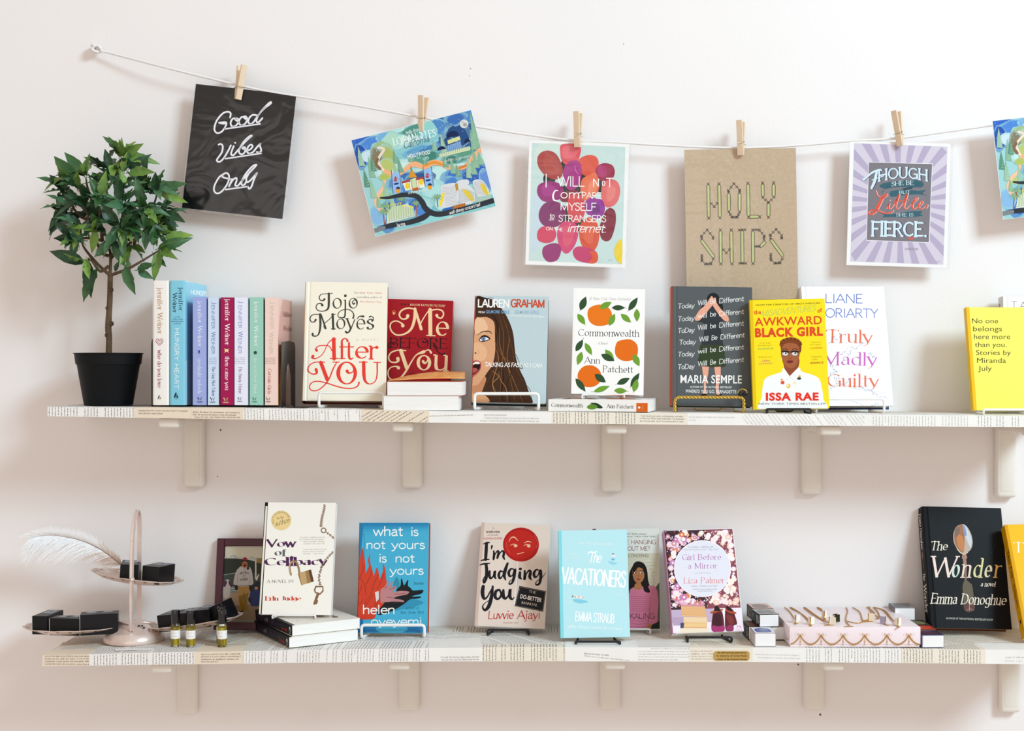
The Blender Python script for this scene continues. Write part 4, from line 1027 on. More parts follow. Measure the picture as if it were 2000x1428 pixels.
for (y, a1, s) in ((262, 0, 'Today|Will|Be|Different'), (394, 0, 'Today|will|be|Different'), (515, 0, 'ToDay|Will|be|Different'), (636, 14, 'Today|Will|Be|Different'), (760, 0, 'Today|will|be|Different'), (890, 0, 'ToDay|Will|Be|Different')):
    w_ = s.split('|'); cc = y-262
    P.text(w_[0], 178+a1, y+18, 350+a1, y+8, 50, hw_, 'handit', weight=.15, slant=-.1); P.text(w_[1], 384+a1, y-14, 480+a1, y-22, 52, hw_, 'handit', weight=.15, slant=-.1)
    P.text(w_[2], 512+a1, y-30, 572+a1, y-36, 50, hw_, 'handit', weight=.15, slant=-.1); P.text(w_[3], 604+a1, y-36, 862+a1*.5, y-60, 52, hw_, 'handit', weight=.15, slant=-.1)
P.text('MARIA SEMPLE', 206, 1048, 840, 1052, 84, '#f5f4f2', 'bf', .025); P.text('AUTHOR OF THE NATIONAL BESTSELLER', 306, 1098, 736, 1102, 20, '#e8e6e4', 'bf', .02); P.text("WHERE'D YOU GO, BERNADETTE", 258, 1148, 784, 1156, 34, '#f0efed', 'bf', .02)
cbuild(P)
# gold twisted lip
rt = easel(pl, UP, 1318, 1453, 776, 802, 'gold twisted-rope easel under the grey handwriting hardcover', 'gold', .0011, yl=-.157)
inv = rt.matrix_world.inverted() if False else Matrix.Translation(-Vector(rt.location))
yl = -.157; z_ = zt(UP, W(1385, 800, yl).x)+.0025
core = arc_path([Vector((W(1318, 802, yl).x, yl, z_)), W(1318, 776, yl), W(1453, 776, yl), Vector((W(1453, 802, yl).x, yl, z_))], .010, 6)
dense = []
for a, b in zip(core, core[1:]):
    k = max(1, int((b-a).length/.0012))
    for i in range(k): dense.append(a.lerp(b, i/k))
dense.append(core[-1]); data = []
for ph in (0, math.pi):
    q = []; s_ = 0
    for i, p in enumerate(dense):
        t_ = (dense[min(i+1, len(dense)-1)]-dense[max(i-1, 0)]).normalized(); n1 = Vector((0, -1, 0)); n2 = t_.cross(n1)
        if i: s_ += (p-dense[i-1]).length
        an = ph+s_*2*math.pi/.0135; q.append(inv @ (p+(n1*math.cos(an)+n2*math.sin(an))*.0016))
    data.append(tube_data(q, .0017, 6))
V, F = join_data(data); mesh_obj('twisted_rope', V, F, m_gold, rt, True)
for dx in (0, 1):
    c_ = inv @ W(1446+dx*9.5, 769.5, yl-.002)
    mesh_obj('bead', [c_+Vector((.0043*math.cos(a)*s, s2, .0043*math.sin(a)*s)) for s, s2 in ((1, 0), (.8, -.002), (.3, -.003)) for a in [k*math.pi/6 for k in range(12)]], [tuple(range(24, 36))]+[(r*12+k, r*12+(k+1) % 12, (r+1)*12+(k+1) % 12, (r+1)*12+k) for r in (0, 1) for k in range(12)], mat('bead_black', '#101014', .12), rt, True)
tube('hoop', [inv @ (W(1450+9*math.cos(a), 768+8*math.sin(a)*-1, yl-.001)) for a in [math.pi*k/10 for k in range(11)]], .0009, m_gold, rt, 6)
# --- yellow book with portrait
pl = seat(fit([(1464, 590), (1610.5, 584.5), (1620, 800.5), (1471, 802)], -.165, yaw=0, lean=9, sig=(3, 3)), UP, .019, .0045)
book(pl, .019, '#f9e22a', 'bright yellow paperback with woman in glasses and white shirt, on black easel', False, pages=m_pages_w, spine='#e8c81c')
P = cprint(pl, (1450, 560, 5.1)); rr = '#e0542c'
P.text("FROM THE CREATOR OF HBO'S INSECURE", 134, 192, 776, 170, 15, '#2a2a1a', 'bf', .015)
P.text('the', 116, 276, 186, 272, 42, rr, 'bf', .02); P.text('of', 748, 258, 794, 254, 42, rr, 'bf', .02)
P.text('MISADVENTURES', 186, 300, 726, 240, 60, '#8fc78a', 'light', slant=.35, weight=-.1)
P.text('AWKWARD', 124, 392, 792, 372, 84, rr, 'bf', .055); P.text('BLACK GIRL', 126, 500, 802, 484, 84, rr, 'bf', .05)
P.blob([(200, 1232), (192, 1100), (208, 960), (240, 905), (330, 870), (395, 845), (412, 812), (560, 805), (590, 845), (700, 880), (765, 920), (792, 1010), (806, 1120), (806, 1226)], '#f4f4f2', 5); P.poly([(172, 1232), (205, 1080), (795, 1060), (806, 1226)], '#f4f4f2')
P.blob([(412, 780), (405, 700), (555, 700), (556, 806), (500, 870), (470, 892), (430, 850)], '#9a5636'); P.blob([(388, 600), (386, 680), (410, 760), (445, 800), (490, 812), (535, 780), (566, 700), (572, 620), (540, 560), (420, 560)], '#ad6a44')
P.blob([(390, 640), (378, 590), (376, 550), (400, 525), (440, 512), (490, 506), (540, 522), (574, 555), (588, 600), (582, 650), (570, 650), (560, 600), (530, 570), (470, 560), (420, 572), (400, 600)], '#8a4a22')
for j in range(22): a = math.pi*(1.05+j*.042); P.ell(482+102*math.cos(a), 590+74*math.sin(a), 13, 13, ['#8a4a22', '#a05a28', '#6e3818'][j % 3], n=8)
for cx_ in (426, 520): P.ell(cx_, 668, 38, 24, '#2a2426', 4); P.ell(cx_, 670, 32, 18, '#d8cfc8', 4); P.ell(cx_, 662, 14, 11, '#f4f2f0'); P.ell(cx_+5, 662, 8, 9, '#221a18')
P.stroke([(390, 644), (430, 640), (462, 650), (482, 650), (520, 642), (566, 650)], 9, '#241f22'); P.stroke([(398, 628), (425, 618), (452, 630)], 6, '#4a2a1a'); P.stroke([(492, 634), (520, 618), (552, 628)], 6, '#4a2a1a')
P.blob([(438, 745), (470, 734), (508, 742), (490, 760), (460, 762)], '#8a3236'); P.stroke([(438, 746), (508, 744)], 2.5, '#54191c'); P.stroke([(458, 712), (474, 718), (490, 710)], 4, '#7a4228'); P.ell(388, 722, 5, 7, '#f0f0ee')
P.poly([(470, 892), (418, 818), (396, 850), (402, 940), (440, 912)], '#fafaf8'); P.poly([(470, 892), (556, 806), (586, 850), (560, 920), (515, 940)], '#fafaf8'); P.stroke([(470, 892), (440, 930), (402, 940)], 2, '#c9ccd2', False); P.stroke([(470, 892), (515, 940), (560, 918)], 2, '#c9ccd2', False)
for (x, y, a, b, c_) in ((400, 956, 20, 17, '#e0604a'), (392, 928, 12, 9, '#e8a83a'), (458, 990, 20, 24, '#f0c860'), (452, 985, 8, 12, '#faf4dc'), (565, 915, 22, 13, '#3c5a4a'), (568, 893, 14, 9, '#e8a83a'), (520, 960, 12, 14, '#f0e4a8')): P.ell(x, y, a, b, c_)
q_ = '#c8b020'
for (s, a, b, y) in (('"You\'ll laugh', 168, 280, 568), ('absolutely hard."', 150, 298, 592), ('"A book that', 682, 780, 560), ('with insights."', 668, 790, 584), ('"Brilliantly wry."', 155, 305, 708), ('"Delightfully', 680, 790, 704), ('readable."', 690, 756, 730)): P.text(s, a, y, b, y-3, 13, q_, 'bf')
P.text('-GLAMOUR', 145, 628, 308, 624, 18, '#7fb86a', 'bf', .02, slant=.2); P.text('-COSMO', 668, 624, 796, 618, 18, '#d8702c', 'bf', .02, slant=.2); P.text('-LENA', 185, 748, 276, 746, 18, '#d88a7a', 'bf', .02, slant=.2); P.text('DUNHAM', 166, 776, 296, 772, 18, '#d88a7a', 'bf', .02, slant=.2); P.text('-ESSENCE', 668, 770, 806, 764, 18, '#b8601c', 'bf', .02, slant=.2)
P.text('ISSA RAE', 232, 1132, 760, 1130, 74, '#e8402e', 'bf', .05); P.text('NEW YORK TIMES BESTSELLER', 162, 1176, 832, 1176, 20, '#26262a', 'bf', .01)
cbuild(P)
easel(pl, UP, 1497, 1584, 799, 809, 'black wire easel under the bright yellow portrait paperback', 'k', .0019, yl=-.185)
# --- white marbled hardcover
pl = seat(fit([(1562, 563), (1727, 563), (1744, 797), (1580, 795)], -.105, yaw=-1, lean=10, sig=(2, 3)), UP, .032)
book(pl, .032, '#f7f7f8', 'white hardcover with blue author name and coral and violet title, behind yellow paperback', board='#39406a')
P = cprint(pl, (1450, 560, 5.1)); bl = '#6f82c8'
P.text('LIANE', 822, 162, 1200, 166, 92, bl, 'light', weight=.6); P.text('MORIARTY', 715, 306, 1352, 312, 92, bl, 'light', weight=.6)
P.text('Two showcase a personal best', 850, 372, 1300, 374, 16, '#e6e6ea', 'light')
P.text('Truly', 838, 556, 1296, 562, 130, '#e87a5c', 'did'); P.text('Madly', 800, 780, 1340, 786, 130, '#cf6fc4', 'did'); P.text('Guilty', 840, 998, 1358, 1000, 130, '#e87a5c', 'did')
rm = random.Random(5)
for (x0, y0, x1, y1) in ((850, 550, 1000, 480), (960, 660, 1240, 560), (860, 840, 980, 940), (870, 1000, 1100, 940), (930, 1130, 1400, 1200), (1100, 1000, 1440, 1080), (1000, 720, 1100, 640), (1250, 640, 1330, 730), (860, 760, 960, 880), (1180, 990, 1470, 1140)):
    n = 26
    pts = [(x0+(x1-x0)*k/n+rm.uniform(-9, 9), y0+(y1-y0)*k/n+rm.uniform(-14, 14)+18*math.sin(k*.5)) for k in range(n)]
    for k in range(0, n-2, 2): P.stroke(pts[k:k+3], rm.uniform(1.5, 4), rm.choice(('#8f98cc', '#b8bedf', '#6a74b4', '#d2d6ec')), False)
cbuild(P)
easel(pl, UP, 1594, 1727, 779, 805, 'white wire easel holding the white marbled hardcover, right of black easel', 'w', .0026, yl=-.13)
# --- white book far right and yellow stories book
pl = seat(fit([(1958, 579), (2100, 581), (2105, 800), None], -.062, yaw=0, lean=7, sig=(2, 3)), UP, .026, .003)
book(pl, .026, '#f6f5f4', 'white book mostly hidden behind the yellow stories book, two dark capitals showing', spine='#dcdadc')
P = cprint(pl, (1860, 560, 3.4)); P.text('T A', 392, 145, 492, 146, 46, '#3a3460', 'light'); cbuild(P)
P = sprint(pl); P.text('AR', .008, .012, .008, .024, .008, '#b05a5a', 'sans'); cbuild(P, 'spine_print')
pl = seat(fit([(1885.5, 606.5), (2032, 606), (2046, 808), (1903.5, 806.5)], -.125, yaw=4, lean=12, sig=(3, 3)), UP, .014, .0045)
book(pl, .014, '#f7ec68', 'pale yellow paperback of short stories with thin black title, beside plant-free right edge'.replace(', beside plant-free right edge', ' on upper shelf'), False, pages=m_pages_w, spine='#f0c414')
P = cprint(pl, (1860, 560, 3.4))
for k, (s, a, b) in enumerate((('No one', 130, 304), ('belongs', 138, 330), ('here more', 144, 384), ('than you.', 150, 360), ('Stories by', 158, 388), ('Miranda', 164, 356), ('July', 172, 262))): P.text(s, a, 243+k*52.6, b, 243+k*52.6, 34, '#3f3a10', 'bf', -.004)
cbuild(P)
easel(pl, UP, 1921, 2030, 800, 808, 'white wire easel under the pale yellow stories book, its rear leg showing', 'w', .0022, yl=-.165)
q = [W(1905, 745, -.095), W(1877, 0, -.07), W(1921, 0, -.14)]; zz = zt(UP, q[1].x)+.0028; q[1].z = zz; q[2].z = zz
# ------------------------------------------------------------------ string line, pegs and hanging cards
YS = -.034
m_cord = mat('white_cord', '#f3efec', .8, bump=.5, bscale=900)
cord_px = [(190, 97), (320, 131), (455, 164), (520, 178), (580, 188), (700, 207), (822, 229), (935, 248), (1030, 263), (1128, 275), (1200, 278), (1320, 285), (1445, 289), (1560, 284), (1655, 276), (1752, 270), (1850, 257), (1935, 245), (2010, 236), (2080, 226)]
pts = [W(a, b, YS if i else -.016) for i, (a, b) in enumerate(cord_px)]
sm = [Vector(p) for p in catmull(pts, 5)]
t = thing('string_line', 'thin white cord strung along the wall, holding the pegged cards', 'string', Matrix.Translation(sm[0]))
tube('cord', [p-sm[0] for p in sm], .0023, m_cord, t, 8)
kn = []
for k in range(26):
    a = k/25*math.pi*5; kn.append(Vector((.0068*math.cos(a)*(1+.3*math.sin(a*.7)), .005*math.sin(a*1.3)-.001, .0056*math.sin(a)+.001)))
tube('knot', [Vector(p) for p in catmull(kn, 3)], .0026, m_cord, t, 8)
hk = W(186, 94, 0)
tube('wall_hook', [p-sm[0] for p in (hk+Vector((0, -.0005, .002)), hk+Vector((0, -.018, .001)), hk+Vector((.002, -.021, -.003)))], .0035, mat('hook_white', '#f0ecea', .4), t, 10)
P2 = [W(a, b, -.03) for a, b in ((925, 243), (990, 256), (1060, 268), (1125, 279))]
tube('loose_strand', [Vector(p)-sm[0] for p in catmull(P2, 5)], .0012, m_cord, t, 6)

m_sleeve = bpy.data.materials.new('clear_sleeve'); m_sleeve.use_nodes = True
nt = m_sleeve.node_tree; nt.nodes.remove(nt.nodes['Principled BSDF'])
b = nt.nodes.new('ShaderNodeBsdfGlossy'); b.inputs['Roughness'].default_value = .14; tr_ = nt.nodes.new('ShaderNodeBsdfTransparent'); mx = nt.nodes.new('ShaderNodeMixShader'); fz = nt.nodes.new('ShaderNodeFresnel'); fz.inputs[0].default_value = 1.45
mx.inputs[0].default_value = .055; nt.nodes.remove(fz); nt.links.new(tr_.outputs[0], mx.inputs[1]); nt.links.new(b.outputs[0], mx.inputs[2]); nt.links.new(mx.outputs[0], nt.nodes['Material Output'].inputs[0])
n_ = nt.nodes.new('ShaderNodeTexNoise'); n_.inputs['Scale'].default_value = 14; n_.inputs['Distortion'].default_value = 1.2; bp = nt.nodes.new('ShaderNodeBump'); bp.inputs['Strength'].default_value = .9; bp.inputs['Distance'].default_value = .004
tc = nt.nodes.new('ShaderNodeTexCoord'); nt.links.new(tc.outputs['Object'], n_.inputs[0]); nt.links.new(n_.outputs['Fac'], bp.inputs['Height']); nt.links.new(bp.outputs[0], b.inputs['Normal'])
def card(corners, y, colr, label, lean=0, th=.0009, rough=.5, sleeve=None, bow=0.0, bump=0, edge=None):
    pl = fit(corners, y, yaw=0, lean=lean, sig=(.5, .5)); pl.T = th; pl.b = 0; pl.inv = pl.M().inverted()
    t = thing('greeting_card', label, 'card', pl.M())
    rbox('card_sheet', 0, pl.w, 0, pl.h, -th, 0, plain(colr, rough) if not bump else mat('kraft', colr, .85, noise=.12, nscale=160, bump=.2, bscale=400), t)
    pl.obj = t
    if sleeve:
        l, r, tp, bt = sleeve; n = 10; V = []; F = []
        for s_, zz in ((0, .0024), (1, -th-.0012)):
            for i in range(n+1):
                for j in range(n+1):
                    u = -l+(pl.w+l+r)*i/n; v = -bt+(pl.h+bt+tp)*j/n
                    d = .0010*math.sin(i*1.7+j*.6)*math.sin(math.pi*i/n)*math.sin(math.pi*j/n)
                    V.append((u, v, zz*(1-.55*(abs(2*i/n-1)**6))+(d if s_ == 0 else 0)))
        m_ = (n+1)**2
        for s_ in (0, 1):
            for i in range(n):
                for j in range(n):
                    q = (s_*m_+i*(n+1)+j, s_*m_+(i+1)*(n+1)+j, s_*m_+(i+1)*(n+1)+j+1, s_*m_+i*(n+1)+j+1); F.append(q if s_ == 0 else q[::-1])
        mesh_obj('plastic_sleeve', V, F, m_sleeve, t, True)
    return pl
def kcard(pl, crop): return cprint(pl, crop)
# 1 black lettered card
pl = card([(382.5, 163.8), (579, 186), (551, 427.5), (355.5, 406)], -.036, '#121519', 'black card with white neon-style script, hung leftmost on the string', rough=.3, sleeve=(.003, .005, .0, .004))
P = kcard(pl, (140, 60, 3.57)); w = '#f3f2f6'; gl = '#4a4752'
strokes = [
 # Good
 [(1105, 605), (1108, 575), (1085, 565), (1050, 580), (1010, 630), (995, 685), (1010, 712), (1040, 708), (1066, 680), (1078, 640), (1028, 642)], [(1078, 640), (1062, 648), (1030, 643)],
 [(1150, 612), (1122, 615), (1108, 645), (1120, 668), (1145, 662), (1165, 632), (1155, 612), (1140, 618), (1168, 640)],
 [(1200, 600), (1180, 606), (1166, 636), (1180, 660), (1208, 650), (1224, 618), (1212, 598), (1200, 604), (1222, 622)],
 [(1290, 590), (1262, 588), (1238, 610), (1232, 640), (1252, 650), (1275, 628), (1300, 590), (1345, 540), (1388, 508), (1385, 498), (1350, 530), (1308, 580), (1288, 625), (1300, 640), (1330, 610)],
 # Vibes
 [(1024, 795), (1040, 790), (1054, 808), (1046, 850), (1022, 885), (1012, 905), (1030, 915), (1058, 892), (1090, 840), (1110, 800)], [(1130, 805), (1118, 835), (1112, 862), (1128, 868), (1152, 842)],
 [(1150, 845), (1200, 785), (1245, 742), (1258, 732), (1240, 736), (1200, 775), (1172, 820), (1168, 850), (1185, 862), (1205, 850), (1212, 820), (1200, 812), (1190, 822), (1218, 828)],
 [(1218, 838), (1245, 828), (1262, 806), (1250, 795), (1232, 808), (1222, 838), (1235, 856), (1262, 848), (1290, 815), (1318, 785), (1312, 800), (1322, 835), (1308, 850), (1290, 846)],
 # Only
 [(1060, 1000), (1030, 1020), (1000, 1070), (992, 1110), (1010, 1134), (1045, 1122), (1085, 1070), (1098, 1020), (1085, 994), (1058, 1000), (1052, 1020), (1085, 1030), (1105, 1035)],
 [(1118, 1035), (1108, 1060), (1098, 1085)], [(1100, 1078), (1125, 1040), (1148, 1026), (1150, 1045), (1140, 1078), (1160, 1080), (1180, 1055)],
 [(1180, 1055), (1230, 1000), (1278, 950), (1288, 934), (1262, 945), (1220, 990), (1190, 1040), (1184, 1070), (1200, 1078), (1220, 1050)],
 [(1232, 1000), (1218, 1030), (1222, 1055), (1245, 1045), (1285, 1000), (1292, 992), (1270, 1040), (1255, 1085), (1238, 1103), (1228, 1088)]]
for s_ in strokes: P.stroke(s_, 17, gl, True, 4)
for s_ in strokes: P.stroke(s_, 11.5, w, True, 4)
for a, b_ in (((1072, 685), (1314, 650)), ((1072, 893), (1322, 855)), ((1072, 1108), (1220, 1088))): P.stroke([a, b_], 17, gl, False); P.stroke([a, b_], 9.5, w, False)
P.ell(1140, 782, 6, 6, w); cbuild(P, 'lettering')
# 2 and 6 painted map cards
def map_art(P):
    rm = random.Random(11)
    cor = [(113, 508), (1162, 243), (1380, 1085), (330, 1350)]
    def Q(u, v): # card fraction -> crop px
        a = np.array(cor, float); return tuple((a[0]*(1-u)+a[1]*u)*(1-v)+(a[3]*(1-u)+a[2]*u)*v)
    sx, sy = 1082, 868
    def mixc(c, k, d='#a9d6d8'): return '#'+''.join('%02x' % int(int(c[1+2*i:3+2*i], 16)*k+int(d[1+2*i:3+2*i], 16)*(1-k)) for i in range(3))
    def B(u, v, ru, rv, c, rot=-14, jag=.18, n=11):
        for sc_, k in ((1.3, .3), (1.15, .55), (1, .85)): B1(u, v, ru*sc_, rv*sc_, mixc(c, k), rot, jag, n)
    def B1(u, v, ru, rv, c, rot=-14, jag=.18, n=11):
        cx, cy = Q(u, v); P_ = []
        for k in range(n):
            a = 2*math.pi*k/n; f = 1+rm.uniform(-jag, jag); x, y = ru*sx*math.cos(a)*f, rv*sy*math.sin(a)*f
            r_ = math.radians(rot); px_, py_ = cx+x*math.cos(r_)-y*math.sin(r_), cy+x*math.sin(r_)+y*math.cos(r_); P_.append((px_, py_))
        # keep inside the card
        out = []
        for (x, y) in catmull(P_, 3, True):
            u_, v_ = U(x, y); u_ = min(max(u_, .004), .996); v_ = min(max(v_, .004), .996); out.append(Q(u_, v_))
        P.poly(out, c)
    a0 = np.array(cor[0], float); eu = np.array(cor[1], float)-a0; ev = np.array(cor[3], float)-a0; Mi = np.linalg.inv(np.array([eu, ev]).T)
    def U(x, y): return tuple(Mi @ (np.array((x, y))-a0))
    P.poly([Q(.002, .002), Q(.998, .002), Q(.998, .998), Q(.002, .998)], '#a9d6d8')
    wash = ['#8fcbd0', '#bfe3df', '#7fc1cc', '#cdeae6', '#9ad3d2', '#d8efe9']
    for _ in range(46): B(rm.random(), rm.random(), rm.uniform(.05, .14), rm.uniform(.04, .11), rm.choice(wash))
    for (u, v, a, b_, c) in ((.06, .07, .09, .09, '#2f62c4'), (.16, .1, .1, .07, '#4d86d8'), (.04, .18, .05, .1, '#1f49b0'), (.2, .14, .05, .05, '#a8c8ea'), (.27, .06, .06, .05, '#7db1e0'), (.1, .2, .05, .05, '#d5e6f2'),
        (.78, .13, .13, .15, '#2e5c9c'), (.9, .1, .11, .12, '#274f8e'), (.93, .25, .07, .16, '#2d5590'), (.74, .2, .07, .1, '#3b6cb0'), (.84, .22, .09, .1, '#1f4480'), (.7, .09, .06, .07, '#4f86c4'), (.97, .05, .05, .06, '#5288cc'), (.86, .05, .07, .05, '#3a6ab8'), (.76, .28, .05, .06, '#24437a'),
        (.45, .1, .08, .05, '#6fb2a6'), (.52, .06, .09, .05, '#4f9080'), (.62, .08, .06, .06, '#9ad4cf'), (.38, .13, .07, .05, '#d2ecdf'), (.32, .1, .06, .06, '#b8dec8'), (.6, .18, .07, .05, '#8cc8cc'), (.5, .28, .1, .05, '#5fa0cc'), (.58, .31, .08, .06, '#437fb8'),
        (.78, .62, .12, .08, '#3d73c4'), (.9, .63, .1, .08, '#2f5fb4'), (.98, .72, .05, .09, '#6a8fd8'), (.7, .68, .05, .07, '#4a80cc'), (.62, .75, .04, .05, '#9fd2dc'), (.36, .52, .07, .06, '#3a6cb8'), (.46, .55, .1, .07, '#2a4f8c'), (.32, .6, .05, .06, '#4f86c8'), (.26, .53, .05, .05, '#5a90cc'),
        (.12, .86, .07, .11, '#3c6fc0'), (.17, .76, .07, .06, '#2d5cb8'), (.38, .8, .06, .08, '#2f62c0'), (.42, .88, .05, .07, '#4d86d4'), (.06, .8, .05, .08, '#8fbbe4'), (.25, .72, .06, .05, '#3f74c4'), (.54, .68, .07, .07, '#b8e4e2'), (.6, .85, .06, .05, '#c8ebe6'), (.5, .97, .1, .03, '#9ad8d8'), (.8, .98, .15, .03, '#8fd0d2'), (.95, .93, .05, .05, '#7fc8cc')): B(u, v, a, b_, c)
    # hills, hiking path, trees
    for (u, v, a, b_, c) in ((.21, .2, .07, .09, '#a3b45c'), (.25, .25, .06, .1, '#b4bc62'), (.17, .24, .04, .09, '#8a7a5c'), (.23, .34, .05, .06, '#c3c86c'), (.56, .35, .09, .05, '#3f7f70'), (.5, .37, .06, .03, '#5c9c84'), (.8, .43, .1, .045, '#4d8878'), (.86, .4, .07, .04, '#5f9a80'), (.74, .44, .06, .035, '#3f7a6c'), (.19, .44, .04, .03, '#bcc45a'), (.12, .62, .03, .03, '#c6cc78')): B(u, v, a, b_, c)
    def path(ps, w, c): P.stroke([Q(*p) for p in ps], w, c, True, 6)
    path([(.2, .14), (.24, .17), (.2, .22), (.17, .27), (.18, .33), (.2, .38), (.24, .42)], 22, '#f1dccb'); path([(.17, .25), (.15, .3), (.17, .35)], 26, '#8a7458')
    path([(.21, .39), (.27, .45), (.33, .44), (.4, .4), (.45, .39), (.52, .44), (.59, .42), (.66, .45), (.7, .5), (.76, .53), (.83, .54), (.88, .5), (.94, .45), (.995, .41)], [38, 36, 36, 44, 48, 44, 48, 46, 36, 34, 36, 34, 40, 44], '#f0b98c')
    path([(.18, .48), (.16, .54), (.1, .6), (.07, .68), (.1, .76), (.14, .79)], [26, 30, 32, 34, 36, 30], '#f2c9a6')
    path([(.52, .43), (.6, .42), (.66, .46)], 26, '#e8a04c'); path([(.78, .54), (.86, .53)], 20, '#dd8a4c')
    def tree(u, v, h, c, w=.022):
        x, y = Q(u, v); hh = h*sy
        P.poly([(x-w*sx-.14*hh*.3, y), (x-w*sx*.6-hh*.15, y-hh*.5), (x-hh*.24, y-hh), (x+w*sx*.6-hh*.12, y-hh*.5), (x+w*sx, y)], c)
        for k in range(5): P.stroke([(x-w*sx*.5, y-hh*(.1+.15*k)), (x+w*sx*.4-hh*.03*k, y-hh*(.16+.15*k))], 2.2, '#cfe2d4', False)
    for (u, v, h) in ((.04, .28, .2), (.1, .42, .22), (.04, .5, .18), (.07, .62, .2), (.12, .36, .14), (.31, .34, .14), (.33, .44, .16), (.29, .46, .14), (.17, .66, .18), (.2, .76, .16), (.15, .8, .14), (.09, .73, .12), (.28, .52, .1), (.71, .36, .2), (.69, .5, .14), (.74, .58, .16), (.77, .62, .13), (.87, .62, .17), (.93, .58, .2), (.97, .56, .14), (.98, .38, .36), (.95, .4, .2), (.85, .66, .12), (.9, .64, .16), (.43, .36, .1), (.64, .3, .09), (.53, .42, .06)): tree(u, v, h, rm.choice(('#7fae94', '#93bda0', '#6b9d86', '#a5c8ac')))
    # observatory
    x, y = Q(.8, .36)
    P.poly([(945, 560), (1070, 515), (1085, 600), (955, 640)], '#8fb4dc'); P.poly([(955, 510), (1060, 474), (1070, 505), (960, 545)], '#d9dfa0'); P.ell(1003, 478, 55, 50, '#22345e', -14, 16, 180, 360); P.ell(905, 592, 38, 30, '#1f2f58', -14, 14, 180, 360); P.ell(1130, 528, 26, 34, '#22345e', -14, 14, 180, 360)
    for k in range(9): P.stroke([(955+k*16, 548-k*5), (962+k*16, 625-k*5)], 3, '#3f5f96', False)
    P.poly([(880, 630), (1150, 560), (1155, 595), (885, 660)], '#d8e0b8')
    for k in range(14): P.stroke([(888+k*19, 622-k*5), (892+k*19, 650-k*5)], 2.5, '#5b7fa8', False)
    P.ell(1100, 366, 38, 38, '#dcdcd8'); P.ell(1108, 374, 18, 16, '#a8aaac'); P.ell(1086, 352, 10, 8, '#c0c0be')
    for _ in range(130):
        u, v = rm.choice(((rm.uniform(.68, .99), rm.uniform(.01, .3)), (rm.uniform(.01, .25), rm.uniform(.01, .2)), (rm.uniform(.6, .99), rm.uniform(.55, .68)), (rm.uniform(.4, .68), rm.uniform(.58, .8)), (rm.uniform(.35, .6), rm.uniform(.25, .35)))); x, y = Q(u, v); P.ell(x, y, 2.6, 2.6, '#f4f8f8', n=5)
    # theatre
    for (x, y, h) in ((465, 800, 180), (742, 770, 150)):
        P.poly([(x, y), (x+75, y-20), (x+100, y+h-20), (x+20, y+h)], '#9cc4ec'); P.poly([(x+22, y+50), (x+36, y+20), (x+56, y+44)], '#c0504c'); P.rect(x+26, y+50, x+50, y+70, '#c0504c'); P.ell(x+45, y+88, 24, 9, '#26508e', -12); P.ell(x+60, y+135, 18, 22, '#22406e'); P.rect(x+44, y+135, x+76, y+168, '#f0a830')
        for dx in (0, 72): P.stroke([(x+dx, y-30), (x+dx+18, y+h-10)], 4, '#5c4a50', False)
        P.stroke([(x+14, y+60), (x+90, y+44)], 2, '#3a4a74', False)
    P.poly([(560, 870), (740, 830), (760, 920), (590, 950)], '#eef0dc'); P.poly([(555, 868), (745, 826), (750, 846), (560, 886)], '#b04a5c'); P.poly([(620, 840), (640, 755), (690, 830)], '#e0a03c'); P.stroke([(636, 740), (640, 780)], 5, '#4a3a40', False)
    P.poly([(630, 850), (680, 836), (690, 920), (645, 935)], '#cfe0b8'); P.ell(605, 908, 18, 28, '#f2d040'); P.ell(728, 872, 20, 26, '#f2d040'); P.poly([(650, 930), (700, 918), (702, 944), (655, 952)], '#c86a3c')
    for x in (618, 640, 682, 700): P.stroke([(x, 850), (x+12, 940)], 4, '#c0783c', False)
    # concert hall
    P.poly([(905, 900), (1035, 960), (1120, 940), (1185, 960), (1225, 1040), (905, 1100), (890, 1010)], '#cfd3d8')
    for pts in ([(900, 905), (1010, 880), (1045, 900), (1050, 955), (960, 965), (905, 950)], [(1035, 870), (1130, 850), (1142, 890), (1080, 920), (1042, 945)], [(1042, 940), (1130, 895), (1185, 950), (1190, 1040), (1120, 1070), (1040, 1030)], [(1175, 865), (1240, 850), (1290, 890), (1320, 985), (1215, 1000), (1190, 930)], [(905, 960), (1040, 970), (1030, 1070), (905, 1095)]): P.blob(pts, '#dfe0e2', 2)
    P.blob([(1085, 940), (1150, 960), (1190, 1045), (1130, 1010)], '#f4dc48', 3); P.blob([(1240, 890), (1280, 900), (1318, 985), (1270, 965)], '#f4dc48', 3); P.blob([(905, 980), (930, 970), (915, 1050), (885, 1090)], '#f4dc48', 3); P.poly([(1020, 890), (1045, 885), (1052, 945), (1030, 950)], '#c89a2c')
    for k in range(13):
        P.stroke([(908+k*3, 912+k*14), (960+k*4, 925+k*12), (1036, 900+k*14)], 1.6, '#74787e'); P.stroke([(1050, 950+k*9), (1110, 935+k*9), (1185, 965+k*6)], 1.6, '#74787e'); P.stroke([(1185+k, 880+k*9), (1240, 862+k*10), (1288+k*2, 892+k*8)], 1.6, '#74787e')
    P.poly([(1190, 1005), (1330, 985), (1340, 1030), (1200, 1050)], '#b4ccc0'); P.poly([(1000, 1085), (1110, 1055), (1112, 1085), (1004, 1112)], '#c8823c'); P.poly([(910, 1108), (1000, 1085), (1000, 1112), (914, 1130)], '#3a70b8')
    for k in range(8): P.stroke([(1005+k*14, 1082-k*4), (1008+k*14, 1110-k*4)], 2, '#6a4420', False)
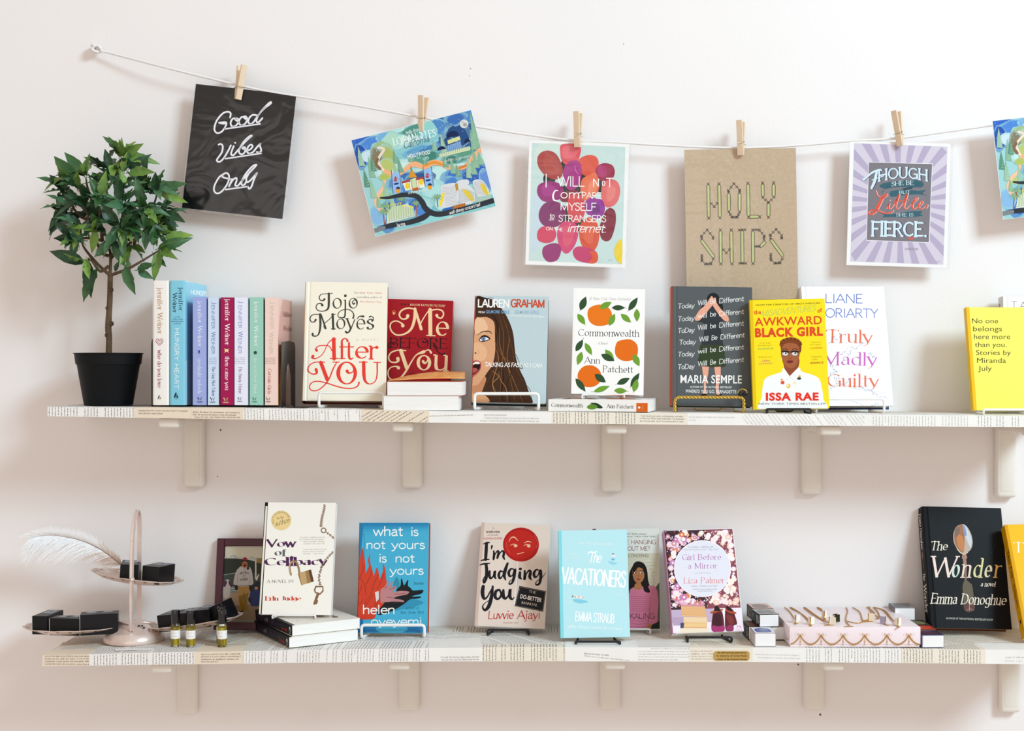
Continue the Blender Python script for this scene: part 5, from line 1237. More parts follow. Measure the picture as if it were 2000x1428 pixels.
    def palm(x, y, h):
        P.stroke([(x, y), (x-8, y-h)], 9, '#b0603c', False)
        for a in range(0, 360, 40): P.stroke([(x-8, y-h), (x-8+28*math.cos(math.radians(a)), y-h-10+20*math.sin(math.radians(a))), (x-8+48*math.cos(math.radians(a)), y-h+6+26*math.sin(math.radians(a)))], [9, 8, 2], '#8fb48c')
    palm(872, 1090, 80)
    # city hall of lamps
    P.poly([(425, 1240), (670, 1170), (660, 1090), (600, 1065), (470, 1090), (430, 1150)], '#dfe8cc')
    for k in range(11): x = 440+k*21; P.stroke([(x, 1085-k*4 if k < 6 else 1065+k*3), (x+6, 1215-k*5)], 8, '#b8d0a0', False); P.stroke([(x+8, 1090-k*4 if k < 6 else 1070+k*3), (x+14, 1215-k*5)], 2.5, '#5f7f70', False); P.ell(x, 1078-k*4 if k < 6 else 1060+k*3, 8, 6, '#f0d050')
    for k in range(4): P.stroke([(420, 1240+k*-8), (672, 1176-k*8)], 2.5, ('#9aa4b8', '#e4e8ee')[k % 2], False)
    palm(405, 1240, 100); palm(690, 1175, 110); palm(420, 1130, 40); palm(560, 1060, 30)
    # dark road
    rd_ = '#3b4046'
    P.stroke([(372, 1012), (440, 1010), (540, 990), (620, 985), (690, 1000), (735, 1050), (770, 1110), (850, 1152), (960, 1142), (1150, 1096), (1358, 1034)], [14, 26, 36, 42, 44, 46, 48, 48, 46, 46, 46], rd_)
    P.stroke([(322, 1298), (450, 1255), (620, 1225), (740, 1185), (800, 1140)], [36, 40, 44, 50, 40], rd_)
    P.stroke([(322, 1298), (400, 1272)], 34, '#8a8e92', False)
    # lettering
    P.text('hello from', 592, 462, 715, 428, 34, '#eaf4f0', 'handit'); P.text('LOS ANGELES', 488, 556, 858, 474, 66, '#f6faf8', 'old', weight=-.1); P.text('California', 575, 585, 800, 520, 62, '#1f3a5e', 'handit', weight=-.25)
    P.text('HOLLYWOOD', 612, 668, 806, 628, 36, '#f4f8f6', 'bf', .04); P.text('sign', 738, 682, 778, 674, 22, '#e8f2ec', 'handit'); P.text('griffith observatory', 925, 705, 1165, 655, 26, '#dfeae0', 'handit')
    P.text('chinese theatre', 612, 980, 782, 950, 24, '#eaf4f4', 'handit'); P.text('walt disney concert hall', 972, 1158, 1240, 1082, 30, '#f2f4f4', 'handit', weight=.2); P.text('lacma', 518, 1268, 590, 1254, 36, '#f2f4f4', 'hand')
pl = card([(685.3, 273.8), (920.3, 214.4), (969, 403), (734, 462.4)], -.045, '#f4f4f2', 'painted blue city map card hung askew, second on the string', rough=.35)
P = kcard(pl, (660, 160, 4.464)); P.step = .000012; map_art(P); cbuild(P, 'painting', m=ink(.35, 'ink_satin'))
pl6 = card([(1938, 236), (2179, 209), (2201, 402), (1959, 429)], -.05, '#f4f4f2', 'second painted city map card, cut off at the right edge', rough=.35)
P = cprint(pl6); P.step = .000012
def xf6(x, y):
    X, Y = x/4.464+660-685.3, y/4.464+160-273.8
    u = (X*235-Y*59.4)/(235**2+59.4**2)*1.0; v = (X*48.7+Y*188.6)/(48.7**2+188.6**2)
    # axes of the first card
    A_ = np.array([[235, 48.7], [-59.4, 188.6]]); u, v = np.linalg.solve(A_, (X, Y))
    return (1938+241*u+21*v, 236-27*u+193*v)
P.xf = xf6; map_art(P); cbuild(P, 'painting', m=ink(.35, 'ink_satin'))
# 3 berries card
pl = card([(1033.5, 272), (1228, 282.5), (1222, 522.8), (1026.5, 517)], -.036, '#f7f6f4', 'white-bordered card with pink and purple blobs and white lettering', rough=.4, sleeve=(.005, .004, .001, .002))
P = kcard(pl, (1000, 200, 3.965))
P.poly([(156, 314), (878, 346), (852, 1254), (130, 1226)], '#cfe3df'); P.blob([(160, 760), (240, 700), (250, 1000), (150, 1160)], '#cfdfe8', 4); P.blob([(200, 330), (380, 330), (300, 420), (180, 460)], '#d9e8df', 4)
for (x, y, a, b_, r_) in ((290, 590, 48, 60, 10), (420, 500, 50, 60, 0), (540, 640, 60, 90, 0), (420, 880, 60, 80, 0), (520, 950, 60, 60, 0), (690, 650, 40, 50, 0), (430, 690, 60, 50, 0)): P.ell(x, y, a, b_, '#26332e', r_)
for pts, c in (([(385, 326), (525, 330), (524, 420), (490, 480), (430, 490), (385, 450), (374, 390)], '#e0606c'), ([(290, 374), (350, 410), (392, 510), (380, 580), (330, 596), (260, 570), (205, 500), (197, 430), (230, 385)], '#b5504e'),
   ([(590, 408), (650, 420), (672, 470), (650, 540), (600, 568), (550, 560), (515, 500), (520, 440)], '#e0604a'), ([(470, 450), (520, 460), (542, 530), (525, 620), (480, 676), (430, 670), (396, 600), (400, 520), (430, 470)], '#b03a8c'),
   ([(720, 470), (780, 490), (796, 550), (770, 600), (720, 618), (665, 590), (645, 540), (665, 490)], '#a62a54'), ([(540, 600), (600, 560), (645, 545), (670, 600), (670, 680), (620, 740), (560, 760), (532, 700)], '#ea7c5c'), ([(300, 612), (370, 630), (400, 680), (380, 740), (320, 768), (240, 765), (197, 710), (200, 650), (240, 620)], '#a0287c'),
   ([(420, 690), (500, 680), (520, 720), (480, 760), (400, 772), (372, 745)], '#8c2844'), ([(470, 705), (530, 720), (565, 780), (560, 870), (520, 930), (470, 925), (430, 860), (430, 760)], '#d9545c'), ([(770, 596), (820, 620), (838, 690), (810, 780), (740, 814), (700, 770), (690, 680), (710, 620)], '#e4788a'.replace('8a', '78')),
   ([(640, 738), (700, 760), (720, 830), (690, 890), (640, 900), (580, 860), (560, 790), (590, 750)], '#9c3aa0'), ([(330, 765), (400, 800), (415, 860), (380, 940), (310, 972), (240, 950), (207, 890), (220, 820), (265, 775)], '#8c3070'), ([(765, 818), (800, 850), (802, 940), (770, 1050), (730, 1076), (690, 1050), (678, 970), (705, 880), (730, 835)], '#8c2440'),
   ([(440, 918), (500, 950), (512, 1030), (480, 1120), (425, 1172), (380, 1140), (352, 1060), (355, 980), (390, 930)], '#d84a7c'), ([(600, 890), (650, 920), (676, 1000), (665, 1100), (620, 1162), (570, 1150), (530, 1080), (520, 990), (545, 920)], '#dc5a38'), ([(260, 958), (320, 970), (344, 1020), (320, 1075), (260, 1090), (205, 1070), (194, 1020), (215, 975)], '#d84a6c'),
   ([(310, 1092), (360, 1098), (382, 1140), (360, 1210), (320, 1234), (270, 1230), (236, 1180), (245, 1120)], '#a02c78'), ([(530, 1115), (600, 1130), (655, 1160), (667, 1210), (640, 1246), (560, 1240), (495, 1215), (470, 1160), (490, 1125)], '#cc3c74'), ([(600, 1150), (655, 1165), (667, 1210), (640, 1246), (590, 1240), (620, 1200)], '#e4603c'),
   ([(852, 1068), (820, 1080), (795, 1130), (795, 1190), (820, 1234), (850, 1238)], '#f2d83c')): P.blob(pts, c, 4)
for pts, c in (([(270, 400), (340, 450), (370, 540), (300, 560), (240, 490)], '#bd5c54'), ([(600, 620), (660, 610), (650, 690), (590, 720)], '#ef9272'), ([(610, 790), (670, 790), (680, 850), (620, 860)], '#7c2a86'), ([(400, 960), (480, 980), (460, 1090), (400, 1110)], '#e0607c'), ([(660, 500), (720, 490), (730, 560), (680, 580)], '#b83a78'), ([(240, 640), (330, 650), (320, 720), (240, 720)], '#b03a90'), ([(560, 960), (630, 980), (620, 1090), (560, 1070)], '#e26c4c'), ([(740, 660), (800, 660), (790, 740), (740, 760)], '#ea8a84'), ([(400, 345), (500, 350), (490, 420), (400, 430)], '#e87480')): P.blob(pts, c, 4)
P.stroke([(488, 490), (494, 530), (515, 555)], 5, '#d88ab8'); wt = '#fbfaf6'
P.stroke([(265, 556), (264, 656)], 8, wt, False); P.text('WILL', 352, 650, 562, 652, 78, wt, 'hand'); P.text('N', 626, 652, 676, 652, 62, wt, 'hand', weight=.2); P.text('o', 696, 646, 722, 646, 56, wt, 'hand', weight=.2); P.text('T', 730, 656, 782, 656, 70, wt, 'hand', weight=.1)
P.stroke([(356, 684), (335, 684), (318, 720), (325, 756), (350, 760)], [7, 10, 13, 13, 8], wt); P.text('om', 372, 742, 525, 746, 70, wt, 'hand', weight=.1); P.stroke([(510, 742), (522, 700), (545, 695)], 6, wt); P.text('PARE', 540, 744, 692, 748, 50, wt, 'hand', weight=.2)
P.text('MYSELF', 372, 836, 652, 840, 60, wt, 'hand', weight=.2); P.text('to', 288, 904, 328, 900, 46, wt, 'handit', weight=.2); P.stroke([(288, 912), (326, 909)], 4, wt); P.text('STRANGERS', 360, 924, 730, 928, 52, wt, 'hand', weight=.2)
P.text('ON THE', 262, 990, 392, 998, 26, wt, 'hand', weight=.5); P.text('internet.', 424, 1006, 730, 1010, 70, wt, 'handit', weight=.05); P.stroke([(470, 968), (520, 958), (570, 966)], 5, wt); P.stroke([(650, 972), (690, 962), (722, 972)], 5, wt); P.text('ejm', 742, 1226, 780, 1230, 16, '#8fa49c', 'handit')
cbuild(P, 'artwork')
# 4 brown card
pl = card([(1336.5, 293), (1554.7, 288.7), (1558.7, 583), (1341.5, 588)], -.036, '#c9b193', 'brown paper card with green and black stitched-look capitals', bump=1, sleeve=(.0, .002, .0, .0))
P = kcard(pl, (1300, 220, 3.757)); bk = '#3d3a3a'; gn = '#b3c47a'
def bar(x0, y0, x1, y1): P.stroke([(x0, y0), (x1, y1)], 27, bk, False); P.stroke([(x0, y0), (x1, y1)], 20, '#c9b193', False); P.stroke([(x0, y0), (x1, y1)], 13, gn, False); P.stroke([(x0, y0), (x1, y1)], 3, '#e4ecb8', False)
def xx(x, y, r=10): P.stroke([(x-r, y-r), (x+r, y+r)], 4, bk, False); P.stroke([(x+r, y-r), (x-r, y+r)], 4, bk, False)
def xl(x0, y0, x1, y1, n): 
    P.stroke([(x0, y0), (x1, y1)], 4, bk, False)
    for k in range(n): t_ = k/(n-1) if n > 1 else 0; xx(x0+(x1-x0)*t_, y0+(y1-y0)*t_, 8)
for b_ in ((313, 540, 317, 760), (393, 540, 398, 758), (463, 602, 465, 712), (543, 600, 543, 712), (605, 535, 609, 752), (622, 764, 676, 764), (712, 535, 714, 606), (793, 535, 793, 606), (755, 676, 755, 752),
           (268, 944, 350, 1056), (403, 878, 405, 1096), (482, 878, 486, 1096), (562, 876, 564, 1092), (640, 880, 642, 1094), (698, 980, 726, 954), (776, 936, 856, 1046)): bar(*b_)
for x, y in ((313, 524), (392, 522), (317, 774), (399, 772), (604, 520), (712, 516), (793, 514), (610, 768), (690, 766), (755, 768), (402, 862), (482, 862), (405, 1110), (486, 1110), (641, 1108)): xx(x, y)
for a in ((336, 668, 356, 690, 2), (378, 666, 358, 690, 2), (462, 572, 500, 522, 3), (502, 522, 544, 568, 3), (460, 575, 462, 588, 2), (543, 572, 543, 588, 2), (464, 728, 486, 766, 3), (486, 768, 524, 768, 3), (526, 766, 544, 730, 3), (714, 624, 752, 658, 3), (796, 620, 756, 660, 3),
          (266, 926, 264, 908, 2), (264, 905, 304, 862, 3), (306, 862, 348, 912, 3), (348, 925, 348, 915, 1), (266, 1046, 266, 1082, 3), (268, 1088, 292, 1110, 2), (294, 1112, 330, 1110, 3), (334, 1106, 350, 1074, 2), (424, 1006, 446, 1030, 2), (468, 1006, 446, 1030, 2), (540, 862, 584, 860, 3), (544, 1106, 588, 1106, 3), (638, 860, 684, 860, 3), (690, 866, 724, 904, 3), (722, 912, 722, 932, 2), (658, 982, 690, 982, 3),
          (770, 928, 768, 902, 2), (770, 898, 810, 856, 3), (812, 858, 852, 900, 3), (852, 915, 852, 922, 2), (772, 1040, 772, 1078, 3), (776, 1084, 800, 1104, 2), (802, 1106, 836, 1104, 3), (840, 1100, 856, 1072, 2)): xl(*a)
cbuild(P, 'stitched_lettering')
# 5 grey lettered card
pl = card([(1660, 273.6), (1856, 281.8), (1850, 523), (1653.5, 518)], -.036, '#f7f6f5', 'white-bordered card with lilac rays around a grey lettered panel', rough=.4, sleeve=(.0015, .006, .001, .003))
P = kcard(pl, (1620, 200, 3.968))
A_ = [(192, 316), (915, 344), (882, 1258), (162, 1232)]; P.poly(A_, '#dcd5e2')
cx, cy = 540, 780
def edge_pt(a):
    dx, dy = math.cos(a), math.sin(a); best = None
    for i in range(4):
        (x1, y1), (x2, y2) = A_[i], A_[(i+1) % 4]; ex_, ey_ = x2-x1, y2-y1; den = dx*ey_-dy*ex_
        if abs(den) < 1e-9: continue
        t_ = ((x1-cx)*ey_-(y1-cy)*ex_)/den; s_ = ((x1-cx)*dy-(y1-cy)*dx)/den
        if t_ > 0 and -.001 <= s_ <= 1.001 and (best is None or t_ < best): best = t_
    return (cx+dx*best*.998, cy+dy*best*.998)
for k in range(26):
    a = 2*math.pi*k/26+.04; P.poly([(cx, cy), edge_pt(a), edge_pt(a+.115)], '#c0b5cd')
P.poly([(302, 462), (800, 474), (775, 1088), (284, 1072)], '#f2eff5'); P.poly([(306, 466), (795, 478), (770, 1084), (289, 1067)], '#87838a')
sh = '#2f4a66'; lt = '#dceef6'; tl = '#2f6a78'
for dx, c in ((8, sh), (0, lt)):
    P.stroke([(405+dx, 530), (390+dx, 522), (330+dx, 545), (280+dx, 590), (266+dx, 596)], [8, 14, 16, 12, 20], c); P.stroke([(366+dx, 540), (350+dx, 610), (326+dx, 665)], [18, 22, 18], c); P.stroke([(330+dx, 602), (420+dx, 570)], 7, c)
    P.text('HOUGH', 378+dx, 612, 762+dx, 610, 84, c, 'slab', weight=.12, arc=22)
    P.text('FIERCE', 326+dx, 1034, 722+dx, 1040, 112, c, 'slab', weight=.12); P.ell(744+dx, 1036, 10, 10, c)
P.blob([(388, 655), (420, 625), (600, 602), (718, 612), (714, 660), (560, 655), (430, 672), (402, 706), (428, 672)], tl, 2); P.blob([(474, 688), (600, 676), (690, 686), (752, 676), (720, 704), (762, 726), (690, 712), (560, 722), (478, 732)], tl, 2); P.blob([(390, 858), (480, 868), (600, 848), (718, 842), (702, 866), (722, 880), (600, 892), (470, 888), (410, 892), (425, 872)], tl, 2)
P.poly([(560, 668), (650, 652), (640, 672), (572, 680)], '#24505e')
P.text('SHE BE', 482, 652, 652, 642, 34, '#eef6f8', 'old', weight=.3, arc=6); P.text('BUT', 540, 712, 626, 708, 26, '#eef6f8', 'old', weight=.3); P.text('SHE IS', 516, 884, 652, 884, 26, '#eef6f8', 'old', weight=.3)
for x in (446, 460): P.stroke([(x, 642), (x+10, 650), (x, 660)], 3, '#1f3a44', False)
for x in (668, 682): P.stroke([(x+10, 625), (x, 634), (x+10, 642)], 3, '#1f3a44', False)
for dx, c in ((4, '#f4e4e0'), (0, '#e8604c')):
    P.stroke([(360+dx, 684), (372+dx, 722), (410+dx, 740), (445+dx, 722), (440+dx, 712), (410+dx, 740), (380+dx, 800), (350+dx, 850), (318+dx, 868), (300+dx, 855), (320+dx, 838), (370+dx, 838), (430+dx, 860), (480+dx, 850), (494+dx, 838)], [6, 8, 10, 10, 10, 22, 26, 20, 12, 10, 8, 10, 12, 10, 6], c)
    for pp, ww in (([(440, 822), (462, 785), (456, 812), (468, 828), (486, 812)], [5, 13, 13, 6, 5]), ([(486, 812), (512, 770), (540, 712), (520, 770), (512, 810), (526, 826), (548, 806)], [5, 9, 13, 16, 14, 7, 5]), ([(548, 806), (574, 770), (604, 708), (584, 770), (576, 808), (590, 826), (612, 806)], [5, 9, 13, 16, 14, 7, 5]),
        ([(612, 806), (645, 782), (682, 748), (672, 740), (652, 768), (640, 808), (654, 826), (682, 808)], [5, 7, 11, 9, 13, 14, 7, 5]), ([(682, 806), (708, 796), (722, 776), (710, 768), (692, 790), (696, 820), (720, 822), (738, 806)], [5, 7, 9, 9, 13, 12, 7, 5])): P.stroke([(x+dx, y) for x, y in pp], ww, c)
    P.ell(466+dx, 760, 6, 6, c)
    P.stroke([(500+dx, 768), (610+dx, 756)], 6, c); P.ell(756+dx, 800, 9, 9, c); P.stroke([(758+dx, 806), (750+dx, 824)], [8, 3], c)
P.stroke([(612, 1046), (632, 1060), (652, 1044)], [9, 14, 9], '#e8604c'); P.text('SHAKESPEARE', 584, 1144, 688, 1146, 16, '#8a8494', 'sans'); P.text('ejm', 824, 1240, 864, 1240, 16, '#a89cb4', 'handit')
cbuild(P, 'artwork')
# pegs
m_peg = mat('peg_wood', '#ead2b4', .6, noise=.10, nscale=30, stretch=(8, 8, 1)); m_spring = mat('spring_wire', '#b8a588', .35, .8)
def peg(tp, bt, yaw, label):
    y = -.046; a, b_ = W(*tp, y), W(*bt, y); L = (a-b_).length
    ang = math.atan2(a.x-b_.x, a.z-b_.z)
    M = Matrix.Translation(b_) @ Matrix.Rotation(ang, 4, 'Y') @ Matrix.Rotation(math.radians(yaw), 4, 'Z')
    t = thing('clothes_peg', label, 'clothespin', M, 'wooden clothespins on the string')
    for s_ in (-1, 1):
        V = []; w2 = .0058
        prof = [(0, .0004), (0, .0035), (L*.28, .0068), (L*.34, .0058), (L*.38, .0072), (L, .0135), (L, .0085), (L*.36, .0016), (L*.25, .0004)]
        # profile (height, distance from the middle plane)
        for x in (-w2, w2): V += [(x, (-1)*s_*d + .0035, z) for z, d in prof]
        n = len(prof); F = [tuple(range(n)), tuple(range(n, 2*n))[::-1]]+[(i, i+n, (i+1) % n+n, (i+1) % n) for i in range(n)]
        o = mesh_obj('jaw', V, F, m_peg, t)
        bm = bmesh.new(); bm.from_mesh(o.data); bmesh.ops.recalc_face_normals(bm, faces=bm.faces); bmesh.ops.bevel(bm, geom=[e for e in bm.edges if e.calc_length() > .02], offset=.0007, segments=1, affect='EDGES'); bm.to_mesh(o.data); bm.free()
    zc_ = L*.34
    pts = [(-.0068, -.0065, zc_), (.0064, -.0065, zc_+.001), (.0066, .0035, zc_+.004)]
    for k in range(20): an = k*math.pi*.5; pts.append((.0066-.0132*k/19, .0035+.0022*math.cos(an), zc_+.003+.0022*math.sin(an)))
    pts += [(-.0066, .0135, zc_), (.0064, .0135, zc_-.001)]
    tube('spring', [Vector(p) for p in pts], .0007, m_spring, t, 6)
for tp, bt, yw, lb in (((474, 128), (466, 194), 35, 'wooden clothespin holding the black script card'), ((826, 188), (821, 256), -25, 'wooden clothespin holding the painted map card at an angle'),
    ((1128, 219), (1127, 287), -20, 'wooden clothespin holding the pink and purple blob card'), ((1446, 236), (1446, 303), -24, 'wooden clothespin holding the brown stitched-look card'), ((1749, 217), (1757, 285), -38, 'wooden clothespin holding the lilac-rayed card')): peg(tp, bt, yw, lb)
# ------------------------------------------------------------------ potted tree
t = None
yp = -.115; c0 = W(212, 788, yp); zb_ = zt(UP, c0.x)+.0016
sc = (DW+yp)/F_PX
tree_root = thing('potted_tree', 'small round-headed leafy tree with thin trunk in a plain black pot', 'plant', Matrix.Translation((c0.x, yp, zb_)))
m_pot = mat('black_pot', '#0f1114', .55, spec=.2)
m_leafs = [mat('leaf_%s' % n, c, .42, noise=.35, nscale=45, col2=c2) for n, c, c2 in (('deep', '#2c5130', '#1c3a24'), ('mid', '#3f6a36', '#2c5130'), ('fresh', '#75933f', '#4f7a36'), ('grey', '#557f58', '#3a6646'), ('pale', '#87a64a', '#66903f'))]
m_bark = mat('bark', '#6a543c', .85, noise=.45, nscale=50, bump=.8, bscale=120)
r = lambda px: px*sc
lathe('pot', [(r(44), 0), (r(45.5), 0), (r(46), .001), (r(59), r(78)), (r(60), r(79.5)), (r(61.5), r(79.5)), (r(64), r(99.5)), (r(66), r(100)), (r(66), r(101.2)), (r(63), r(101.5)), (r(62), r(99)), (r(58), r(86)), (0, r(86))], m_pot, tree_root, 48)
lathe('soil', [(r(58.5), r(86)), (r(50), r(88)), (r(30), r(90)), (r(12), r(91)), (0, r(92))], mat('soil', '#2e241c', .95, noise=.4, nscale=200, bump=1, bscale=200), tree_root, 24)
Wp = lambda px, py, dy=0: W(px, py, yp+dy)-Vector((c0.x, yp, zb_))
def limb(name, pts, rad, par): tube(name, [Vector(p[:3]) for p in catmull(pts, 4)], [float(np.interp(i/((len(pts)-1)*4), np.linspace(0, 1, len(rad)), rad)) for i in range((len(pts)-1)*4+1)], m_bark, par, 8)
limb('trunk', [Wp(212, 704), Wp(212.5, 690), Wp(213, 660), Wp(211.5, 640), Wp(213, 610), Wp(214.5, 585), Wp(215, 560), Wp(215.5, 538)], [r(6.6), r(6.2), r(6), r(6.4), r(5.8), r(5.6), r(5.4), r(5.2)], tree_root)
for px_, py_ in ((207.5, 655), (218, 632), (209, 602), (217.5, 566), (216, 700)):
    q = Wp(px_, py_, -.004); mesh_obj('knot', [q+Vector((r(3)*math.cos(a), -.0015*(1-k), r(3.6)*math.sin(a)))*1.0 if k == 0 else q+Vector((r(3)*math.cos(a)*1.2, .003, r(4)*math.sin(a)*1.2)) for k in (0, 1) for a in [j*math.pi/4 for j in range(8)]], [tuple(range(8))]+[(j, (j+1) % 8, 8+(j+1) % 8, 8+j) for j in range(8)], m_bark, tree_root, True)
rb = random.Random(21)
forks = [  # branch polyline in photo pixels plus depth
 [(215, 538, 0), (190, 515, -.01), (165, 485, -.015), (158, 465, -.02)], [(215, 538, 0), (250, 525, -.015), (285, 505, -.02), (312, 488, -.02)], [(215, 538, 0), (216, 500, .0), (212, 480, .01), (205, 455, .015)],
 [(216, 500, 0), (240, 485, -.01), (262, 468, -.025), (285, 445, -.03)], [(216, 505, 0), (236, 480, .01), (246, 445, -.01), (237, 405, -.03)], [(212, 500, 0), (198, 492, -.01), (180, 450, -.02), (166, 400, -.025)],
 [(205, 460, .0), (190, 420, .0), (172, 370, .0), (168, 348, -.005)], [(240, 470, 0), (240, 420, .01), (232, 350, .01), (236, 310, .0)], [(250, 470, .01), (275, 440, .01), (300, 400, .0), (308, 372, -.01)], [(262, 468, .0), (300, 450, .0), (318, 430, .01)],
 [(190, 430, .0), (160, 425, .02), (140, 400, .02), (130, 370, .01)], [(200, 470, .02), (170, 465, .03), (130, 470, .02)], [(225, 450, .02), (215, 400, .03), (205, 360, .03)], [(245, 440, .02), (265, 400, .03), (270, 370, .03)], [(212, 520, 0), (196, 530, -.01), (180, 510, -.02), (172, 505, -.03)], [(225, 500, .01), (225, 440, -.03), (235, 440, -.045)], [(262, 480, 0), (270, 440, -.04), (280, 410, -.045)], [(200, 470, 0), (195, 420, -.035), (200, 390, -.045)]]
for f in forks:
    P_ = [Wp(a, b_, d) for a, b_, d in f]; limb('branch', P_, [r(3.4), r(2.6), r(1.4)], tree_root)
# leaf shapes
def leaf_mesh(L, wd, fold, droop, wave, mi):
    n = 10; V = []; F = []
    for i in range(n+1):
        t_ = i/n; hw = wd*math.sin(math.pi*min(1, t_*1.0)**.85)**.9*(1 if t_ < .98 else 0)*.5*(1.12-.3*t_)
        y = L*t_; z = -droop*t_*t_*L
        hw = max(hw, .0003 if i in (0, n) else 0)
        wv = wave*math.sin(i*2.3)*hw
        V += [(-hw, y, z+fold*hw+wv), (-hw*.5, y, z+fold*hw*.4+wv*.3), (0, y, z), (hw*.5, y, z+fold*hw*.4-wv*.3), (hw, y, z+fold*hw-wv)]
    for i in range(n):
        for j in range(4): F.append((i*5+j, i*5+j+1, i*5+j+6, i*5+j+5))
    b0 = len(V)   # stalk
    for a in range(4): V.append((.0006*math.cos(a*math.pi/2), -.006, .0006*math.sin(a*math.pi/2)))
    for a in range(4): V.append((.0006*math.cos(a*math.pi/2), .002, .0006*math.sin(a*math.pi/2)-.0002))
    F += [(b0+a, b0+(a+1) % 4, b0+4+(a+1) % 4, b0+4+a) for a in range(4)]
    me = bpy.data.meshes.new('leaf'); me.from_pydata(V, [], F); me.materials.append(m_leafs[mi]); me.polygons.foreach_set('use_smooth', [True]*len(F)); me.update(); return me
shapes = {mi: [leaf_mesh(*s, mi) for s in ((.050, .019, .35, .25, .25), (.045, .018, .5, .1, .4), (.056, .019, .3, .45, .3), (.041, .017, .6, .0, .2))] for mi in range(5)}
nleaf = 0
def add_leaf(p, d, up, k=1.0, mi=None):
    global nleaf
    d = d.normalized(); x = d.cross(up)
    x = x.normalized() if x.length > .05 else d.orthogonal().normalized(); z = x.cross(d)
    if mi is None: mi = rb.choices(range(5), (5, 5, 2, 3, 1.2))[0]
    o = bpy.data.objects.new('leaf', rb.choice(shapes[mi])); COL.objects.link(o); o.parent = tree_root
    M = Matrix.Identity(4)
    for j in range(3): M[j][0] = x[j]*k; M[j][1] = d[j]*k; M[j][2] = z[j]*k; M[j][3] = p[j]
    o.matrix_local = M; nleaf += 1
ctr = Wp(232, 425)
clusters = [(168, 340, -.01, 7, 2), (150, 365, -.02, 5, None), (130, 370, .01, 6, None), (236, 303, 0, 8, 2), (232, 345, .01, 5, None), (205, 330, .02, 5, 0), (270, 365, .02, 6, 2), (308, 372, -.01, 7, None), (318, 408, .0, 6, None), (312, 430, .01, 6, None), (300, 455, -.01, 5, None), (312, 488, -.02, 6, 2),
 (285, 445, -.03, 6, None), (280, 405, -.045, 6, None), (240, 400, -.045, 8, 3), (235, 440, -.05, 8, None), (200, 385, -.045, 7, None), (168, 395, -.035, 6, 0), (135, 405, .0, 6, None), (158, 440, -.03, 7, None), (128, 430, .0, 5, 0), (150, 462, -.02, 6, None), (172, 505, -.03, 3, None), (190, 450, -.04, 6, None), (205, 420, -.02, 6, 0), (262, 430, -.03, 6, 0), (222, 470, -.02, 5, 3), (255, 480, .0, 5, None), (200, 360, -.02, 6, None), (240, 370, -.02, 6, None), (175, 420, .03, 6, 0), (250, 420, .03, 7, 0), (285, 375, .03, 5, 0), (215, 350, .04, 5, 0), (290, 430, .03, 5, 0), (150, 400, .035, 5, 0), (255, 330, .0, 4, None), (140, 345, -.01, 4, 2)]
for (cx, cy, dd, n, mi) in clusters:
    p = Wp(cx, cy, dd); out = (p-ctr); out.y -= .01; out = out.normalized()
    ph = rb.random()*6
    for k in range(n):
        a = ph+k*2.4; side = out.orthogonal().normalized(); s2 = out.cross(side)
        el = rb.uniform(.25, 1.1)
        d = out*el+side*math.cos(a)*.9+s2*math.sin(a)*.9+Vector((0, 0, rb.uniform(-.15, .3)))
        up = Vector((rb.uniform(-.4, .4), -.5+rb.uniform(-.5, .3), 1)) if rb.random() < .75 else Vector((rb.uniform(-1, 1), -1, rb.uniform(-.3, 1)))
        m_ = mi if mi is not None and rb.random() < .6 else None
        add_leaf(p+Vector((rb.uniform(-.004, .004), rb.uniform(-.004, .004), rb.uniform(-.004, .004))), d, up, rb.uniform(.8, 1.12), m_)
# leaves that stand out from the crown in the photograph: stalk -> tip
for (a, b_, c, d, dy, mi) in ((155, 360, 108, 310, -.02, 1), (165, 345, 131, 300, -.01, 1), (166, 515, 108, 490, -.03, 0), (163, 470, 100, 465, -.01, 0), (128, 372, 97, 341, .0, 0), (215, 330, 204, 288, .0, 0), (236, 305, 236, 278, 0, 2), (236, 305, 251, 285, 0, 2), (243, 335, 248, 300, -.01, 1), (240, 335, 243, 302, -.02, 2), (252, 338, 306, 337, -.01, 2), (240, 305, 288, 307, 0, 2), (312, 370, 354, 356, -.01, 1), (318, 415, 365, 436, -.02, 0), (322, 465, 366, 456, -.01, 4), (300, 495, 323, 520, -.01, 1), (268, 527, 306, 515, -.02, 1), (270, 530, 302, 546, -.02, 3), (244, 520, 257, 567, -.03, 1), (190, 525, 158, 578, -.02, 1), (172, 510, 172, 562, -.03, 0), (225, 530, 234, 508, -.03, 0), (240, 445, 212, 482, -.05, 3), (244, 445, 236, 494, -.05, 3), (232, 445, 192, 392, -.06, 0), (237, 445, 272, 405, -.06, 0), (236, 405, 174, 378, -.05, 3), (150, 460, 130, 432, -.04, 3), (164, 475, 128, 440, -.03, 3), (300, 480, 302, 435, -.03, 3), (283, 400, 262, 360, -.045, 3), (278, 402, 258, 398, -.045, 3), (150, 345, 112, 336, -.01, 0)):
    p = Wp(a, b_, dy); q = Wp(c, d, dy-.008); L = (q-p).length
    add_leaf(p, q-p, Vector((rb.uniform(-.3, .3), -1, .35)), L/.044, mi)
# ------------------------------------------------------------------ books on the lower shelf
def lbook(c, y, T, yaw, lean, extra=.0045, sig=(2, 3)): return seat(fit(c, y, yaw=yaw, lean=lean, sig=sig), LO, T, extra)
def flat_pl(x, y, z, uvec, w, h, T): # front cover up
    u = Vector((uvec[0], uvec[1], 0)).normalized(); v = Vector((0, 0, 1)).cross(u)
    return u, v
